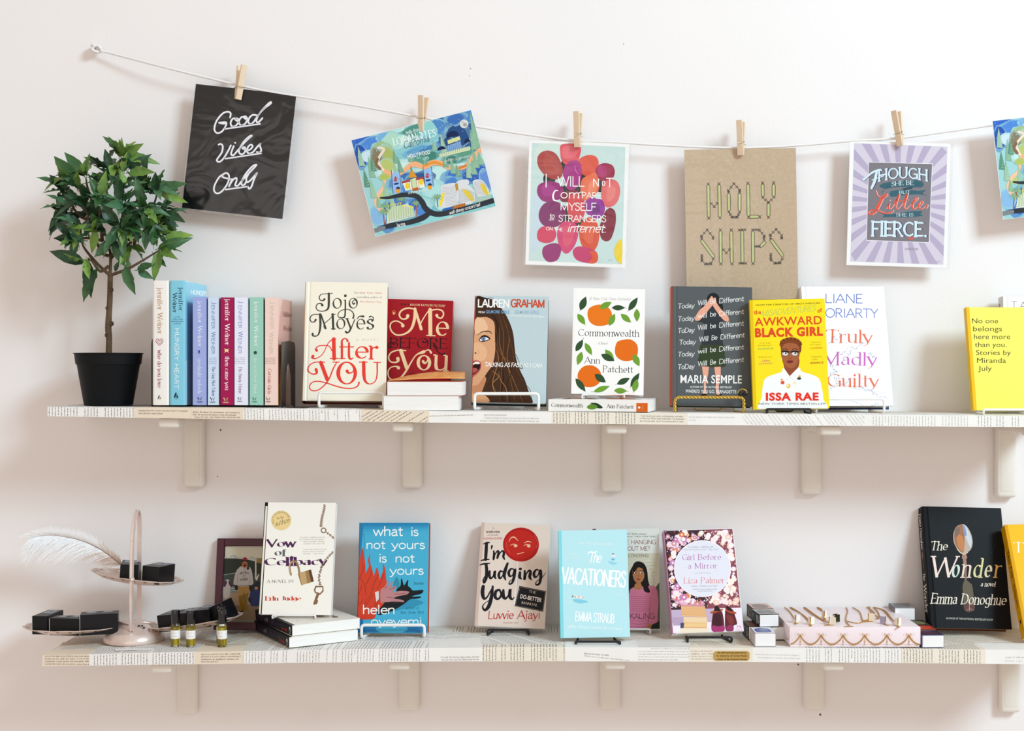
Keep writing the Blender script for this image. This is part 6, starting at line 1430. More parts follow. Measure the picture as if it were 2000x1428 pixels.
# stack of two with black spines
for k, (bx, by, ang) in enumerate(((-.4625, -.202, 0), (-.4585, -.194, 1.5))):
    u = Vector((.86, .51, 0)).normalized(); R_ = Matrix.Rotation(math.radians(ang), 3, 'Z'); u = R_ @ u; v = Vector((0, 0, 1)).cross(u)
    z = zt(LO, -.4)+.0022+.0195*(k+1)+.0006*k
    pl = Plane(Vector((bx, by, z)), u, v, .135, .198)
    book(pl, .0193, '#f3efe6', ('lower' if k == 0 else 'upper')+' paperback of the black-spined pair lying askew on the lower shelf', False, spine='#1b1a22', group='two black-spined paperbacks lying in a stack', pages=m_pages_w)
    sp = Plane(pl.o-pl.n*pl.T-pl.u*.0001, pl.n, pl.v, pl.T, pl.h)
    P = Print(lambda a, b, sp=sp: sp.o+sp.u*b+sp.v*(sp.h-a), sp.n, .00015)   # a along the spine from its head, b across
    def st(t_, a, b, y0, h, c, sty, w=0.0):
        # baseline runs head -> tail; letters stand toward the front cover
        P2_ = P; n0 = len(P.V); P.text(t_, a, 0, b, 0, h, c, sty, weight=w)
        for i in range(n0, len(P.V)): xx_, yy_ = P.V[i]; P.V[i] = (xx_, y0-yy_)
    st('Vow', .02, .052, .0055, .009, '#4a3558', 'fat'); st('of', .058, .074, .0055, .009, '#8f9096', 'fat'); st('Celibacy', .078, .128, .0055, .009, '#4a3558', 'fat'); st('A NOVEL BY', .134, .15, .010, .0025, '#6a6a74', 'old'); st('Erin Judge', .146, .174, .004, .005, '#a83a34', 'fat')
    P.ell(.186, .0095, .0035, .0055, '#e8e6e2'); P.ell(.1855, .0075, .002, .004, '#1b1a22'); P.rect(.183, .0025, .1895, .0035, '#e8e6e2'); P.build('spine_print', pl.obj, inv=pl.inv)
    if k == 1:
        P = Print(lambda a, b: pl.o+pl.u*a+pl.v*b, pl.n, .00015)
        P.text('Celibacy', .012, .09, .12, .09, -.018, '#54305c', 'fat'); P.poly([(.065, .055), (.085, .05), (.09, .075), (.07, .08)], '#a8865c'); P.stroke([(.112, .1), (.106, .08), (.104, .06), (.1, .04)], .0025, '#8a6a4c'); P.ell(.1, .036, .006, .008, '#8a6a4c'); P.text('Erin Judge', .012, .03, .07, .03, -.008, '#b84a38', 'fat'); P.build('cover_print', pl.obj, inv=pl.inv)
stack_top = zt(LO, -.4)+.0022+.0396+.0004
pl = fit([(518.5, 988), (655, 986), (647, 1208), (504, 1204)], -.125, yaw=2, lean=12, sig=(3, 3)); pl.o.z = max(pl.o.z, stack_top+.002)
low = (pl.o-pl.n*.018).z; pl.o.z += max(0, stack_top+.003-low)
book(pl, .018, '#f6f2ea', 'cream paperback with purple title, padlock and key chain, standing on the black-spined pair', False, spine='#1b1a22', pages=m_pages_w)
P = cprint(pl, (400, 970, 4.328)); pu = '#5a2f5c'; br = '#8f6f52'
P.poly([(505, 80), (514, 80), (452, 1012), (440, 1012)], '#1b1a22'); P.poly([(515, 80), (530, 80), (470, 1014), (453, 1014)], '#efe7d8')
P.ell(646, 202, 84, 82, '#e9cf92'); P.ell(646, 202, 80, 78, '#eed69c')
for k, ch in enumerate('AUTOGRAPHED'):
    a = math.radians(198-k*19.5+0); x, y = 646+62*math.cos(a), 202-62*math.sin(a); tx, ty = math.sin(a), math.cos(a); P.text(ch, x-9*tx, y-9*ty, x+9*tx, y+9*ty, 17, '#4a3c26', 'old', weight=.3)
P.text('by the', 612, 192, 668, 182, 20, '#7a6a44', 'old'); P.text('author', 596, 252, 716, 216, 40, '#4a3c26', 'oldit')
P.text('Vow', 528, 428, 766, 428, 66, pu, 'fat'); P.text('of', 592, 502, 684, 504, 62, '#6a6f74', 'fat'); P.text('Celibacy', 508, 588, 1036, 582, 74, pu, 'fat', weight=.1)
P.text('A NOVEL BY', 526, 730, 756, 728, 24, '#6a665e', 'did'); P.text('Erin Judge', 512, 880, 812, 878, 36, '#d24a34', 'fat')
for k, (s_, a, b) in enumerate((('"The puritan, is affirming, clever, and', 800, 1014), ('fun... the beach read of your dreams."', 802, 1006), ('-Lindsay King-Miller, AfterEllen', 824, 1012), ('and author of Ask a Queer Chick', 832, 1012))): P.text(s_, a, 350+k*18, b, 348+k*18, 11, '#a09a90', 'oldit')
for k, (s_, a, b) in enumerate((('"A super funny and fast-paced book', 828, 1028), ('would any smart nice stage and', 828, 1010), ('friendship."   -Aisha Harrow', 830, 1002))): P.text(s_, a, 452+k*18, b, 450+k*18, 11, '#a09a90', 'oldit')
def chain(pts, n, r_, c):
    q = catmull(pts, 12); L = [0]
    for a, b in zip(q, q[1:]): L.append(L[-1]+math.hypot(*(b-a)))
    for k in range(n):
        s_ = L[-1]*k/(n-1); i = min(len(q)-2, int(np.searchsorted(L, s_))); p_ = q[max(0, i)]
        P.ell(p_[0]+(3 if k % 2 else -3), p_[1], r_, r_*.8, c, n=8); P.ell(p_[0]+(3 if k % 2 else -3), p_[1], r_*.45, r_*.3, '#e8dccc', n=6)
chain([(1014, 72), (1008, 110), (996, 160), (988, 200), (982, 255)], 20, 9, br); P.ell(1004, 286, 24, 24, br); P.ell(1004, 286, 15, 15, '#f6f2ea'); chain([(1024, 300), (1060, 325), (1094, 355)], 8, 9, br)
chain([(1082, 470), (1045, 510), (1005, 560), (980, 620), (966, 690), (976, 750)], 24, 9, '#7a5a40')
P.stroke([(728, 660), (718, 610), (722, 570), (745, 548), (775, 556), (792, 600), (800, 645)], 17, '#a08464'); P.stroke([(726, 655), (716, 608), (721, 568), (745, 546)], 5, '#d8c0a0'); P.poly([(786, 650), (898, 616), (922, 718), (816, 750)], '#a8865c'); P.poly([(800, 648), (850, 632), (866, 734), (820, 748)], '#c8aa7c'); P.poly([(876, 622), (898, 616), (922, 718), (900, 724)], '#6a4e36')
P.stroke([(940, 760), (998, 762), (998, 800), (972, 826), (936, 812), (928, 790), (940, 760)], 13, br, False); P.stroke([(958, 820), (928, 905)], 22, br, False); P.stroke([(944, 905), (952, 880)], 12, br, False)
cbuild(P)
easel(pl, LO, 532, 616, 1202, 1212, 'small white easel whose tips hold the standing cream paperback with purple title', 'w', .0018, yl=-.137, ztop=stack_top)
# blue hardcover with flames
pl = lbook([(702, 1021.5), (839, 1020.5), (834, 1236.5), (698, 1237)], -.105, .026, -1, 8)
book(pl, .026, '#4fb4d4', 'blue hardcover with orange flames and hand shadow dog, on white easel', spine='#8a3a30', board='#b4502c', rough=.3)
P = cprint(pl, (680, 1000, 5.29))
for k in range(7):
    f = k/6; P.poly([(120-4*k*0+0, 114), (838, 112), (838, 200-18*k), (120, 230-24*k)], ('#4bb0d2', '#44a8cc', '#3c9ec6', '#3292be', '#2886b4', '#2078a8', '#1a6c9c')[k])
P.poly([(118, 114), (160, 114), (110, 700), (98, 900)], '#2c84b0'); P.poly([(96, 1110), (150, 1110), (160, 1248), (92, 1246)], '#2c7cb4'); P.poly([(92, 1180), (822, 1180), (812, 1248), (92, 1248)], '#2a84b8'); P.blob([(300, 1190), (600, 1190), (560, 1244), (340, 1244)], '#4fb4d4', 4)
P.blob([(500, 672), (528, 720), (525, 790), (470, 770), (475, 720)], '#3a94ac', 4); P.blob([(420, 1040), (560, 960), (640, 910), (700, 905), (780, 935), (740, 960), (680, 985), (540, 1010)], '#3a98b8', 4)
bkk = '#1a2226'
P.blob([(300, 1060), (330, 940), (480, 860), (500, 800), (540, 765), (545, 700), (556, 690), (572, 750), (585, 752), (612, 706), (622, 710), (618, 762), (650, 790), (672, 812), (770, 806), (772, 830), (745, 850), (690, 862), (660, 876), (748, 874), (745, 888), (700, 898), (640, 905), (580, 950), (500, 1000), (400, 1045)], bkk, 3)
fl = '#d24a30'
for pts in ([(145, 370), (160, 440), (178, 540), (182, 640), (210, 760), (220, 900), (100, 900), (104, 700), (110, 600), (120, 500)], [(230, 428), (205, 500), (215, 560), (180, 640), (160, 760), (180, 900), (290, 900), (270, 700), (250, 600), (222, 500)], [(300, 572), (270, 650), (230, 740), (210, 900), (330, 900), (330, 760), (320, 660)], [(362, 535), (360, 610), (330, 690), (300, 800), (280, 900), (390, 900), (400, 780), (392, 680), (385, 600)], [(100, 880), (92, 980), (90, 1080), (120, 1108), (200, 1112), (270, 1100), (290, 1040), (300, 900)], [(330, 830), (320, 900), (290, 960), (300, 1010), (360, 960), (380, 900)]): P.blob(pts, fl, 3)
for pts in ([(150, 540), (155, 600), (130, 660), (112, 700)], [(125, 680), (170, 760), (185, 860)], [(240, 600), (230, 660), (180, 760)], [(310, 650), (260, 760), (240, 840), (200, 900)], [(370, 640), (330, 740), (300, 800)], [(104, 860), (130, 800), (140, 760)], [(185, 900), (170, 990), (200, 940), (260, 850)], [(276, 840), (280, 930), (270, 1000), (330, 880)], [(100, 900), (120, 960), (150, 900)]): P.stroke(pts, 3.5, '#6a2018')
P.poly([(276, 830), (316, 818), (318, 900), (290, 930)], '#dcd8d8'); skc = '#c08a8c'
P.blob([(335, 810), (380, 770), (400, 720), (412, 708), (416, 725), (408, 770), (450, 722), (464, 728), (440, 780), (490, 765), (498, 780), (460, 830), (540, 815), (620, 822), (628, 835), (600, 855), (520, 870), (470, 895), (540, 905), (575, 918), (570, 932), (500, 930), (430, 930), (380, 935), (338, 938)], skc, 3)
for pts in ([(408, 770), (380, 790)], [(490, 775), (440, 800), (430, 790)], [(480, 850), (560, 845), (610, 838)], [(470, 890), (400, 880)], [(345, 936), (420, 932), (480, 925), (560, 932)]): P.stroke(pts, 3.5, '#4a2428')
wt = '#f4f6f4'
for (s_, a, b, y, h) in (('what', 258, 566, 248, 100), ('is', 645, 728, 248, 92), ('not', 184, 386, 382, 90), ('yours', 446, 796, 382, 90), ('is', 316, 400, 522, 92), ('not', 484, 688, 522, 90), ('yours', 428, 782, 648, 90), ('helen', 148, 486, 1056, 96), ('oyeyemi', 232, 765, 1172, 86)): P.text(s_, a, y, b, y, h, wt, 'sans', weight=-.05)
P.text('Stories', 676, 752, 780, 750, 28, '#2a5a6c', 'old', weight=.2); P.text('author of', 592, 1006, 728, 1004, 26, '#1d4a60', 'oldit'); P.text('Boy, Snow, Bird', 540, 1052, 778, 1050, 28, '#1d4a60', 'oldit')
cbuild(P, m=ink(.3, 'ink_gloss'))
easel(pl, LO, 706, 829, 1221, 1243.5, 'white wire easel in front of the blue flames hardcover', 'w', .0030, yl=-.119)
# judging
pl = lbook([(942, 1027), (1075, 1027), (1063.5, 1232), (925, 1226)], -.088, .026, 2, 12)
book(pl, .026, '#e6d6ca', 'beige paperback with red sulking lollipop face and brush lettering, on black easel', False, spine='#d6beb2', pages=m_pages_w)
P = cprint(pl, (900, 1010, 5.29)); kk = '#25242a'; rd = '#c32c26'
P.text('"A', 324, 124, 346, 124, 16, kk, 'old'); P.text('truth-riot', 262, 164, 404, 164, 28, kk, 'bf', .02); P.text('of a book!"', 276, 194, 390, 192, 18, '#5a5250', 'old'); P.text('-SHONDA RHIMES', 228, 232, 428, 230, 20, rd, 'bf', .03)
P.ell(622, 285, 186, 176, rd); P.ell(622, 285, 182, 172, '#b82420'); P.ell(618, 285, 160, 152, '#c42e26'); P.stroke([(470, 260), (478, 320), (510, 380)], 4, '#d86a5a'); P.stroke([(760, 190), (790, 260), (780, 320)], 4, '#d86a5a'); cr = '#ecc0a0'
P.stroke([(498, 254), (520, 215), (555, 210), (592, 246)], [4, 9, 12, 5], cr); P.stroke([(656, 270), (690, 252), (732, 262)], [4, 10, 4], cr); P.stroke([(512, 292), (545, 280), (582, 290)], [4, 8, 4], cr); P.ell(566, 298, 20, 14, cr); P.stroke([(650, 296), (685, 284), (720, 290)], [4, 8, 4], cr); P.ell(702, 300, 18, 15, cr); P.stroke([(584, 382), (618, 374), (654, 366)], [9, 8, 4], cr)
P.poly([(586, 458), (602, 458), (566, 906), (548, 906)], '#f4eeea'); P.poly([(598, 458), (602, 458), (566, 906), (562, 906)], '#c8b8b0')
bs = lambda pts, w_: P.stroke(pts, w_, kk, True, 5)
bs([(236, 278), (270, 266), (296, 264)], [10, 18, 12]); bs([(266, 270), (262, 350), (256, 440)], [30, 34, 30]); bs([(210, 450), (250, 440), (292, 438)], [10, 18, 12]); bs([(322, 300), (316, 330)], [22, 10])
bs([(340, 350), (344, 390), (338, 440), (352, 390), (378, 352), (390, 360), (384, 400), (376, 430), (400, 380), (430, 350), (446, 370), (440, 410), (452, 436)], [14, 24, 20, 12, 16, 22, 24, 18, 12, 16, 24, 24, 14])
bs([(198, 496), (240, 484), (300, 478)], [10, 18, 10]); bs([(262, 490), (268, 560), (262, 630), (240, 680), (232, 650), (250, 610)], [30, 34, 32, 20, 14, 8])
bs([(298, 560), (296, 610), (312, 634), (340, 600), (352, 558), (348, 610), (362, 636)], [22, 28, 22, 12, 26, 30, 14]); bs([(432, 565), (408, 560), (392, 600), (404, 634), (430, 610), (445, 570)], [14, 20, 28, 22, 12, 14]); bs([(484, 478), (462, 540), (448, 600), (462, 650)], [22, 34, 34, 14])
bs([(545, 540), (520, 535), (496, 570), (505, 610), (535, 600), (560, 540), (550, 620), (530, 680), (500, 692), (510, 660), (560, 630)], [12, 18, 28, 24, 12, 26, 30, 22, 14, 8, 6]); bs([(612, 572), (608, 620), (626, 640)], [24, 32, 12]); P.ell(616, 536, 16, 14, kk)
bs([(660, 556), (662, 610), (656, 650), (676, 590), (706, 552), (720, 572), (712, 620), (730, 650)], [20, 30, 22, 12, 20, 30, 30, 12]); bs([(806, 550), (780, 545), (756, 580), (765, 620), (796, 605), (822, 550), (826, 620), (810, 690), (776, 698), (784, 665), (840, 625), (876, 575)], [12, 18, 28, 26, 12, 26, 32, 24, 16, 8, 8, 5])
bs([(232, 716), (224, 780), (238, 840), (270, 830), (310, 760), (336, 722)], [34, 40, 30, 16, 14, 12]); bs([(330, 716), (318, 820), (290, 920), (250, 962), (226, 930), (250, 890), (330, 840)], [20, 36, 38, 26, 16, 8, 8]); bs([(400, 750), (362, 770), (356, 830), (390, 845), (420, 800), (402, 756)], [20, 30, 32, 22, 24, 20]); bs([(440, 756), (440, 820), (464, 842), (496, 800), (510, 745), (506, 820), (530, 850), (552, 830)], [24, 36, 24, 12, 28, 36, 18, 8])
P.poly([(606, 712), (880, 766), (850, 978), (556, 920)], kk); P.stroke([(612, 722), (872, 773), (844, 968), (566, 914), (612, 722)], 2, '#c8b8a8', False)
P.text('THE', 700, 778, 778, 796, 26, '#e8d8c8', 'did'); P.text('DO-BETTER', 612, 838, 832, 880, 42, '#f0e4d8', 'bf', .03); P.text('MANUAL', 626, 894, 794, 926, 26, '#e8d8c8', 'did')
P.text('Luvvie', 280, 1056, 542, 1052, 88, rd, 'brush', weight=-.35); P.text('Ajayi', 580, 1056, 820, 1052, 88, rd, 'brush', weight=-.35); P.text('(Awesomely Luvvie)', 436, 1098, 596, 1100, 16, '#b8766a', 'old')
cbuild(P)
easel(pl, LO, 952, 1033, 1230.5, 1240, 'black wire easel under the beige lollipop paperback', 'k', .0021, yl=-.104)
# is everyone hanging out (behind)
pl = lbook([(1158, 1034), (1287.5, 1031.5), (1289, 1229), (1160, 1231)], -.082, .018, 0, 9)
book(pl, .018, '#dde0da', 'paperback with dark-haired woman in pink sweater, half hidden behind pale aqua book', False, spine='#8a2f3c', pages=m_pages_w)
P = cprint(pl, (1080, 1020, 5.49)); P.poly([(440, 330), (1143, 330), (1146, 1144), (444, 1150)], '#cfccb8')
for k in range(16): P.stroke([(1010+rm.uniform(-60, 90), 420+k*18), (1060+rm.uniform(-30, 50), 410+k*18), (1100, 440+k*20)], 4, '#b8b59c' if k % 2 else '#e2dfcc')
P.poly([(1100, 700), (1144, 640), (1146, 1144), (1050, 1144)], '#5a5c4c'); P.text("Tina Fey's cool little sister.", 600, 130, 1012, 134, 16, '#5a5a58', 'bf'); P.text('Or perhaps the next Nora Ephron." -NEW YORK TIMES', 480, 160, 1100, 162, 16, '#6a6a68', 'bf')
P.text('IS EVERYONE HANGING', 460, 238, 1106, 236, 46, '#8c3342', 'light', weight=.6); P.text('OUT WITHOUT ME?', 520, 304, 1042, 306, 46, '#8c3342', 'light', weight=.6); P.text('(AND OTHER CONCERNS)', 560, 374, 1026, 376, 32, '#4a4448', 'light', weight=.8)
hk_ = '#1e1718'; sk = '#b07850'
P.blob([(850, 480), (880, 430), (930, 422), (980, 450), (1010, 520), (1020, 620), (1040, 700), (1035, 770), (1000, 760), (960, 700), (860, 700), (835, 770), (815, 760), (815, 600), (825, 530)], hk_, 4)
P.blob([(840, 712), (900, 690), (1000, 690), (1060, 680), (1110, 720), (1130, 830), (1125, 960), (1108, 1100), (1020, 1090), (1040, 1144), (830, 1146), (800, 1000), (820, 760)], '#c97a92', 4)
P.poly([(866, 712), (880, 660), (940, 650), (962, 712), (915, 726)], sk); P.blob([(850, 540), (870, 500), (920, 486), (965, 505), (980, 560), (972, 610), (940, 650), (905, 656), (870, 620)], sk, 4); P.blob([(850, 560), (870, 480), (940, 440), (900, 500), (870, 540)], hk_, 4); P.blob([(960, 500), (1000, 560), (1010, 660), (1040, 750), (980, 740), (965, 660), (985, 580)], hk_, 4)
for x in (884, 948): P.ell(x, 542, 16, 8, '#f0e8e2'); P.ell(x+4, 542, 8, 8, '#1a1212'); P.stroke([(x-18, 524), (x, 516), (x+18, 524)], 5, '#2a1a18')
P.stroke([(912, 560), (920, 586), (908, 590)], 4, '#86543a'); P.blob([(892, 612), (915, 604), (938, 612), (915, 624)], '#8c4a44', 3)
for k in range(8): P.stroke([(838, 790+k*22), (930, 800+k*22), (1040, 796+k*22)], [3, 5, 3], '#a05a74')
for k in range(4): P.stroke([(830, 1020+k*32), (920, 1030+k*32), (1020, 1022+k*32)], [4, 8, 4], '#b06680')
P.stroke([(1044, 800), (1036, 940), (1020, 1090)], 5, '#a05a74'); P.blob([(1020, 1096), (1060, 1100), (1050, 1140), (1010, 1144)], sk, 3); P.poly([(1060, 1100), (1144, 1060), (1146, 1144), (1050, 1144)], '#1f2a24'); P.text('MINDY KALING', 560, 1040, 1094, 1036, 62, '#3a3640', 'light', weight=.5)
cbuild(P)
easel(pl, LO, 1190, 1270, 1229, 1240, 'grey wire easel behind the pale aqua paperback', 'g', .0019, yl=-.098)
# vacationers
pl = lbook([(1091, 1041), (1223, 1041.5), (1232, 1250), (1094.5, 1252.5)], -.172, .022, 1, 9)
book(pl, .022, '#c2e9ef', 'pale aqua paperback with white lettering and tiny swimmers, on black easel', False, spine='#8fdfe8', pages=m_pages_w)
P = cprint(pl, (1080, 1020, 5.49)); wt = '#f6fbfa'
P.text('New York Times bestseller', 266, 236, 640, 252, 34, '#e6f6f6', 'handit', weight=.2); P.text('The', 376, 440, 510, 436, 118, wt, 'handit', weight=.2); P.stroke([(372, 340), (400, 316), (440, 325), (470, 312)], 12, wt)
P.text('VACATIONERS', 90, 658, 776, 702, 176, wt, 'hand', weight=.25)
P.text('"Delicious...', 160, 352, 272, 352, 26, '#e6f6f6', 'handit'); P.text('[A] Sunset gem."', 136, 390, 318, 392, 26, '#e6f6f6', 'handit'); P.text('a novel', 658, 782, 738, 784, 30, '#e6f6f6', 'handit')
P.text('EMMA STRAUB', 236, 1060, 656, 1088, 102, wt, 'hand', weight=.15); P.text("author of Laura Lamont's Life in Pictures", 152, 1132, 736, 1160, 36, wt, 'handit')
P.blob([(590, 420), (640, 425), (690, 440), (640, 460)], '#9fdcea', 3); P.ell(645, 342, 10, 7, '#6a6a60'); P.ell(648, 360, 18, 13, '#f6f2ee'); P.ell(644, 398, 18, 12, '#7cc0dc'); P.blob([(200, 830), (300, 830), (380, 855), (280, 870)], '#8cd4e4', 3); P.ell(214, 796, 9, 9, '#3a4a54'); P.stroke([(228, 796), (310, 806)], 20, '#f4ece6', False); P.ell(240, 800, 7, 6, '#d86a6a'); P.ell(276, 802, 8, 6, '#d86a6a'); P.stroke([(212, 830), (172, 882)], 6, '#e8f6f6', False); P.ell(320, 808, 10, 8, '#e8c8b0')
cbuild(P)
easel(pl, LO, 1124.5, 1211, 1253.5, 1261, 'black wire easel under the pale aqua swimmers paperback', 'k', .0021, yl=-.188)
# girl before a mirror
pl = lbook([(1297, 1043), (1430, 1038.5), (1454.5, 1241), (1312.5, 1244)], -.15, .024, 2, 13, sig=(3, 4))
book(pl, .024, '#f5eef0', 'floral paperback with pale round title panel, shoes and stacked books, on black easel', False, spine='#c99ab4', pages=m_pages)
P = cprint(pl, (1280, 1020, 5.49))
def cpt(u, v):
    q = PX(pl.o+pl.u*pl.w*u+pl.v*pl.h*(1-v)); return np.array(((q[0]-1280)*5.49, (q[1]-1020)*5.49))
def inq(u, v): return tuple((cpt(0, 0)*(1-u)+cpt(1, 0)*u)*(1-v)+(cpt(0, 1)*(1-u)+cpt(1, 1)*u)*v)
P.poly([inq(.01, .005), inq(.99, .005), inq(.99, .77), inq(.01, .77)], '#4a2c34')
P.poly([inq(.62, .005), inq(.99, .005), inq(.99, .77), inq(.72, .77), inq(.5, .77), inq(.7, .4)], '#96545e')
cols_ = ['#e8b8d0', '#f4d8e4', '#d88ab4', '#f0a878', '#f6e6ec', '#e8824a', '#c88ac0', '#fbeff0', '#d8a0b0']
rf = random.Random(4)
def flower(x, y, r_, c):
    for k in range(7): a = k*2*math.pi/7+x; P.ell(x+r_*.55*math.cos(a), y+r_*.55*math.sin(a), r_*.42, r_*.36, c, n=7)
    P.ell(x, y, r_*.35, r_*.35, '#f8ece0', n=7)
for _ in range(900):
    u, v = rf.uniform(.02, .98), rf.uniform(.01, .75); x, y = inq(u, v)
    if (x-505)**2/300**2+(y-500)**2/305**2 < .95: continue
    P.ell(x, y, rf.uniform(4, 12), rf.uniform(3, 8), rf.choice(cols_ if rf.random() < .5+.4*u else ['#f6eef2', '#e8c8d8', '#a8586c']), rf.uniform(0, 180), 6)
for _ in range(430):
    u, v = rf.uniform(.05, .95), rf.uniform(.03, .73); x, y = inq(u, v)
    if (x-505)**2/320**2+(y-500)**2/325**2 < 1: continue
    flower(x, y, rf.uniform(15, 40), rf.choice(cols_ if u < .5 else ['#fbf2f4', '#f8e4ea', '#f4d0c0', '#fbeee4']))
P.ell(505, 500, 306, 305, '#fbf4f6', n=40); P.ell(505, 500, 298, 297, '#e6e4ee', n=40)
P.text('"Liza Palmer is definitely one', 345, 278, 620, 274, 20, '#9a98a4', 'old'); P.text('of my new favorite writers!" -Meg Cabot', 292, 304, 672, 302, 20, '#9a98a4', 'oldit')
P.text('Girl Before', 286, 408, 704, 404, 60, '#b04aa8', 'old', weight=-.1); P.text('a Mirror', 346, 500, 664, 496, 58, '#b04aa8', 'old', weight=-.1); P.text('A NOVEL', 424, 554, 600, 552, 16, '#7a6a70', 'old'); P.text('Liza Palmer', 304, 658, 742, 654, 62, '#e06a5c', 'old', weight=-.1)
P.text('Author of Nowhere but Home', 386, 694, 664, 692, 16, '#8a8890', 'old'); P.text('WINNER OF THE WILLA BROKEN AWARD', 400, 726, 660, 724, 11, '#6a6870', 'bf'); P.text('FOR OUTSTANDING FICTION', 452, 746, 612, 744, 11, '#6a6870', 'bf')
P.poly([inq(.01, .77), inq(.99, .77), inq(.99, .995), inq(.01, .995)], '#f3e9f0'); P.poly([inq(.01, .77), inq(.6, .77), inq(.62, .9), inq(.01, .9)], '#c9b4cc'); P.poly([(185, 1020), (300, 1020), (300, 1110), (192, 1110)], '#bda6c2')
for pts, c in (([(272, 890), (530, 896), (552, 1020), (285, 1010)], '#e9bb88'), ([(272, 890), (400, 880), (535, 896), (530, 910), (276, 902)], '#d89aa0'), ([(300, 1018), (552, 1024), (556, 1078), (308, 1078)], '#f0d4ac'), ([(304, 1078), (552, 1080), (550, 1136), (308, 1136)], '#e8a860'), ([(312, 1084), (546, 1084), (546, 1128), (312, 1128)], '#f0cc96'), ([(268, 1138), (572, 1138), (560, 1210), (262, 1202)], '#f3e4cc'), ([(270, 1080), (306, 1080), (304, 1136), (268, 1138)], '#4a5674')): P.poly(pts, c)
for k in range(5): P.stroke([(282, 920+k*18), (545, 926+k*18)], 2, '#c89868', False)
for (dx, sx_) in ((0, 1), (1, 1)):
    ox = 600 if dx == 0 else 738
    if dx == 0: body = [(622, 950), (655, 892), (690, 930), (722, 985), (740, 1120), (738, 1165), (680, 1182), (610, 1170), (600, 1110), (610, 1020)]
    else: body = [(748, 960), (762, 896), (830, 940), (850, 990), (876, 1090), (840, 1110), (835, 1165), (770, 1172), (748, 1130), (745, 1040)]
    P.blob(body, '#6a2430', 4)
P.blob([(625, 1000), (690, 990), (715, 1090), (690, 1110), (620, 1100)], '#4a1a24', 4); P.blob([(760, 1000), (820, 1010), (842, 1080), (800, 1100)], '#8c3a34', 4); P.stroke([(598, 970), (650, 960), (714, 940)], 20, '#b8562c'); P.stroke([(760, 940), (800, 965), (858, 975)], 20, '#b8562c'); P.blob([(612, 1110), (680, 1120), (738, 1110), (738, 1165), (680, 1182), (612, 1170)], '#b03a78', 4); P.blob([(768, 1115), (830, 1110), (835, 1165), (772, 1172)], '#a03a6c', 4); P.blob([(640, 905), (660, 900), (700, 950), (640, 950)], '#2a1418', 4); P.blob([(765, 905), (780, 905), (820, 945), (772, 945)], '#2a1418', 4)
P.blob([(836, 1200), (840, 1150), (870, 1110), (920, 1100), (946, 1120), (955, 1206)], '#f8e8f2', 4); P.text('P.S.', 874, 1132, 924, 1130, 20, '#c84a9c', 'bf', .02); P.text('INSIGHTS', 868, 1152, 926, 1151, 8, '#d88abc', 'bf'); P.text('INTERVIEWS', 862, 1166, 930, 1165, 8, '#d88abc', 'bf')
cbuild(P)
easel(pl, LO, 1343, 1429, 1245, 1255, 'black wire easel under the floral paperback', 'k', .0023, yl=-.168)
# black hardcover with spoon
pl = lbook([(1801.5, 998), (1955, 1002.5), (1976.5, 1239.5), (1819, 1236)], -.095, .034, 0, 12, .003, sig=(3, 4))
book(pl, .034, '#16171b', 'black hardcover with silver spoon and cream italic title, leaning at right of lower shelf', board='#7a4a30', spine='#131418', rough=.5)
P = cprint(pl, (1740, 980, 4.462))
P.blob([(618, 198), (660, 215), (698, 280), (712, 350), (700, 410), (660, 450), (640, 462), (610, 448), (570, 400), (548, 350), (545, 280), (570, 220)], '#c2b4a6', 5); P.blob([(600, 205), (625, 200), (640, 280), (640, 400), (625, 445), (580, 405), (555, 350), (552, 280), (570, 225)], '#a8795a', 5); P.blob([(575, 300), (620, 300), (640, 380), (628, 435), (585, 390)], '#c98a58', 5); P.blob([(555, 250), (590, 220), (600, 260), (580, 300), (560, 310)], '#8a7060', 5); P.blob([(625, 202), (655, 215), (692, 290), (705, 350), (692, 400), (672, 360), (640, 280)], '#cfd4da', 5); P.blob([(625, 205), (645, 220), (660, 290), (640, 290)], '#8ea0bc', 5); P.stroke([(575, 410), (605, 445), (640, 460), (670, 442)], 5, '#e8d4bc')
P.poly([(622, 462), (658, 460), (666, 492), (655, 500), (662, 560), (632, 560), (628, 502), (618, 494)], '#b08a78'); P.poly([(632, 560), (662, 560), (660, 690), (645, 690)], '#8a7a66'); P.blob([(645, 680), (625, 740), (632, 860), (640, 940), (680, 965), (726, 940), (728, 900), (710, 740), (690, 710), (668, 690)], '#6e6654', 5); P.blob([(636, 900), (680, 885), (726, 900), (726, 940), (680, 965), (640, 940)], '#6a4840', 5); P.stroke([(684, 895), (684, 950)], 4, '#c8a8a0'); P.stroke([(655, 945), (690, 935), (720, 948)], 4, '#b89890')
c1 = '#ece4d4'
P.text('The', 346, 422, 490, 424, 78, c1, 'wonder', weight=.1)
for s_, a, b, h, c in (('W', 340, 560, 196, '#f0dcd4'), ('o', 528, 590, 178, '#cfe0d4'), ('n', 612, 694, 178, '#ecd8cc'), ('d', 712, 792, 178, '#dcd8a4'), ('e', 812, 868, 170, '#e8dcb8'), ('r', 896, 958, 170, '#ecc07c')): P.text(s_, a, 660, b, 660, h*.93, c, 'wonder')
P.text('a novel', 782, 738, 910, 740, 42, c1, 'wonder', weight=.2); P.text('Emma Donoghue', 346, 888, 1000, 902, 92, c1, 'wonder'); P.text('AUTHOR OF THE NATIONAL BESTSELLER ROOM', 480, 1024, 888, 1038, 17, '#d8d4ca', 'bf', .02)
for k in range(20): P.ell(rf.uniform(320, 940), rf.uniform(110, 900), 2, 2, '#8a8a8e', n=5)
cbuild(P)
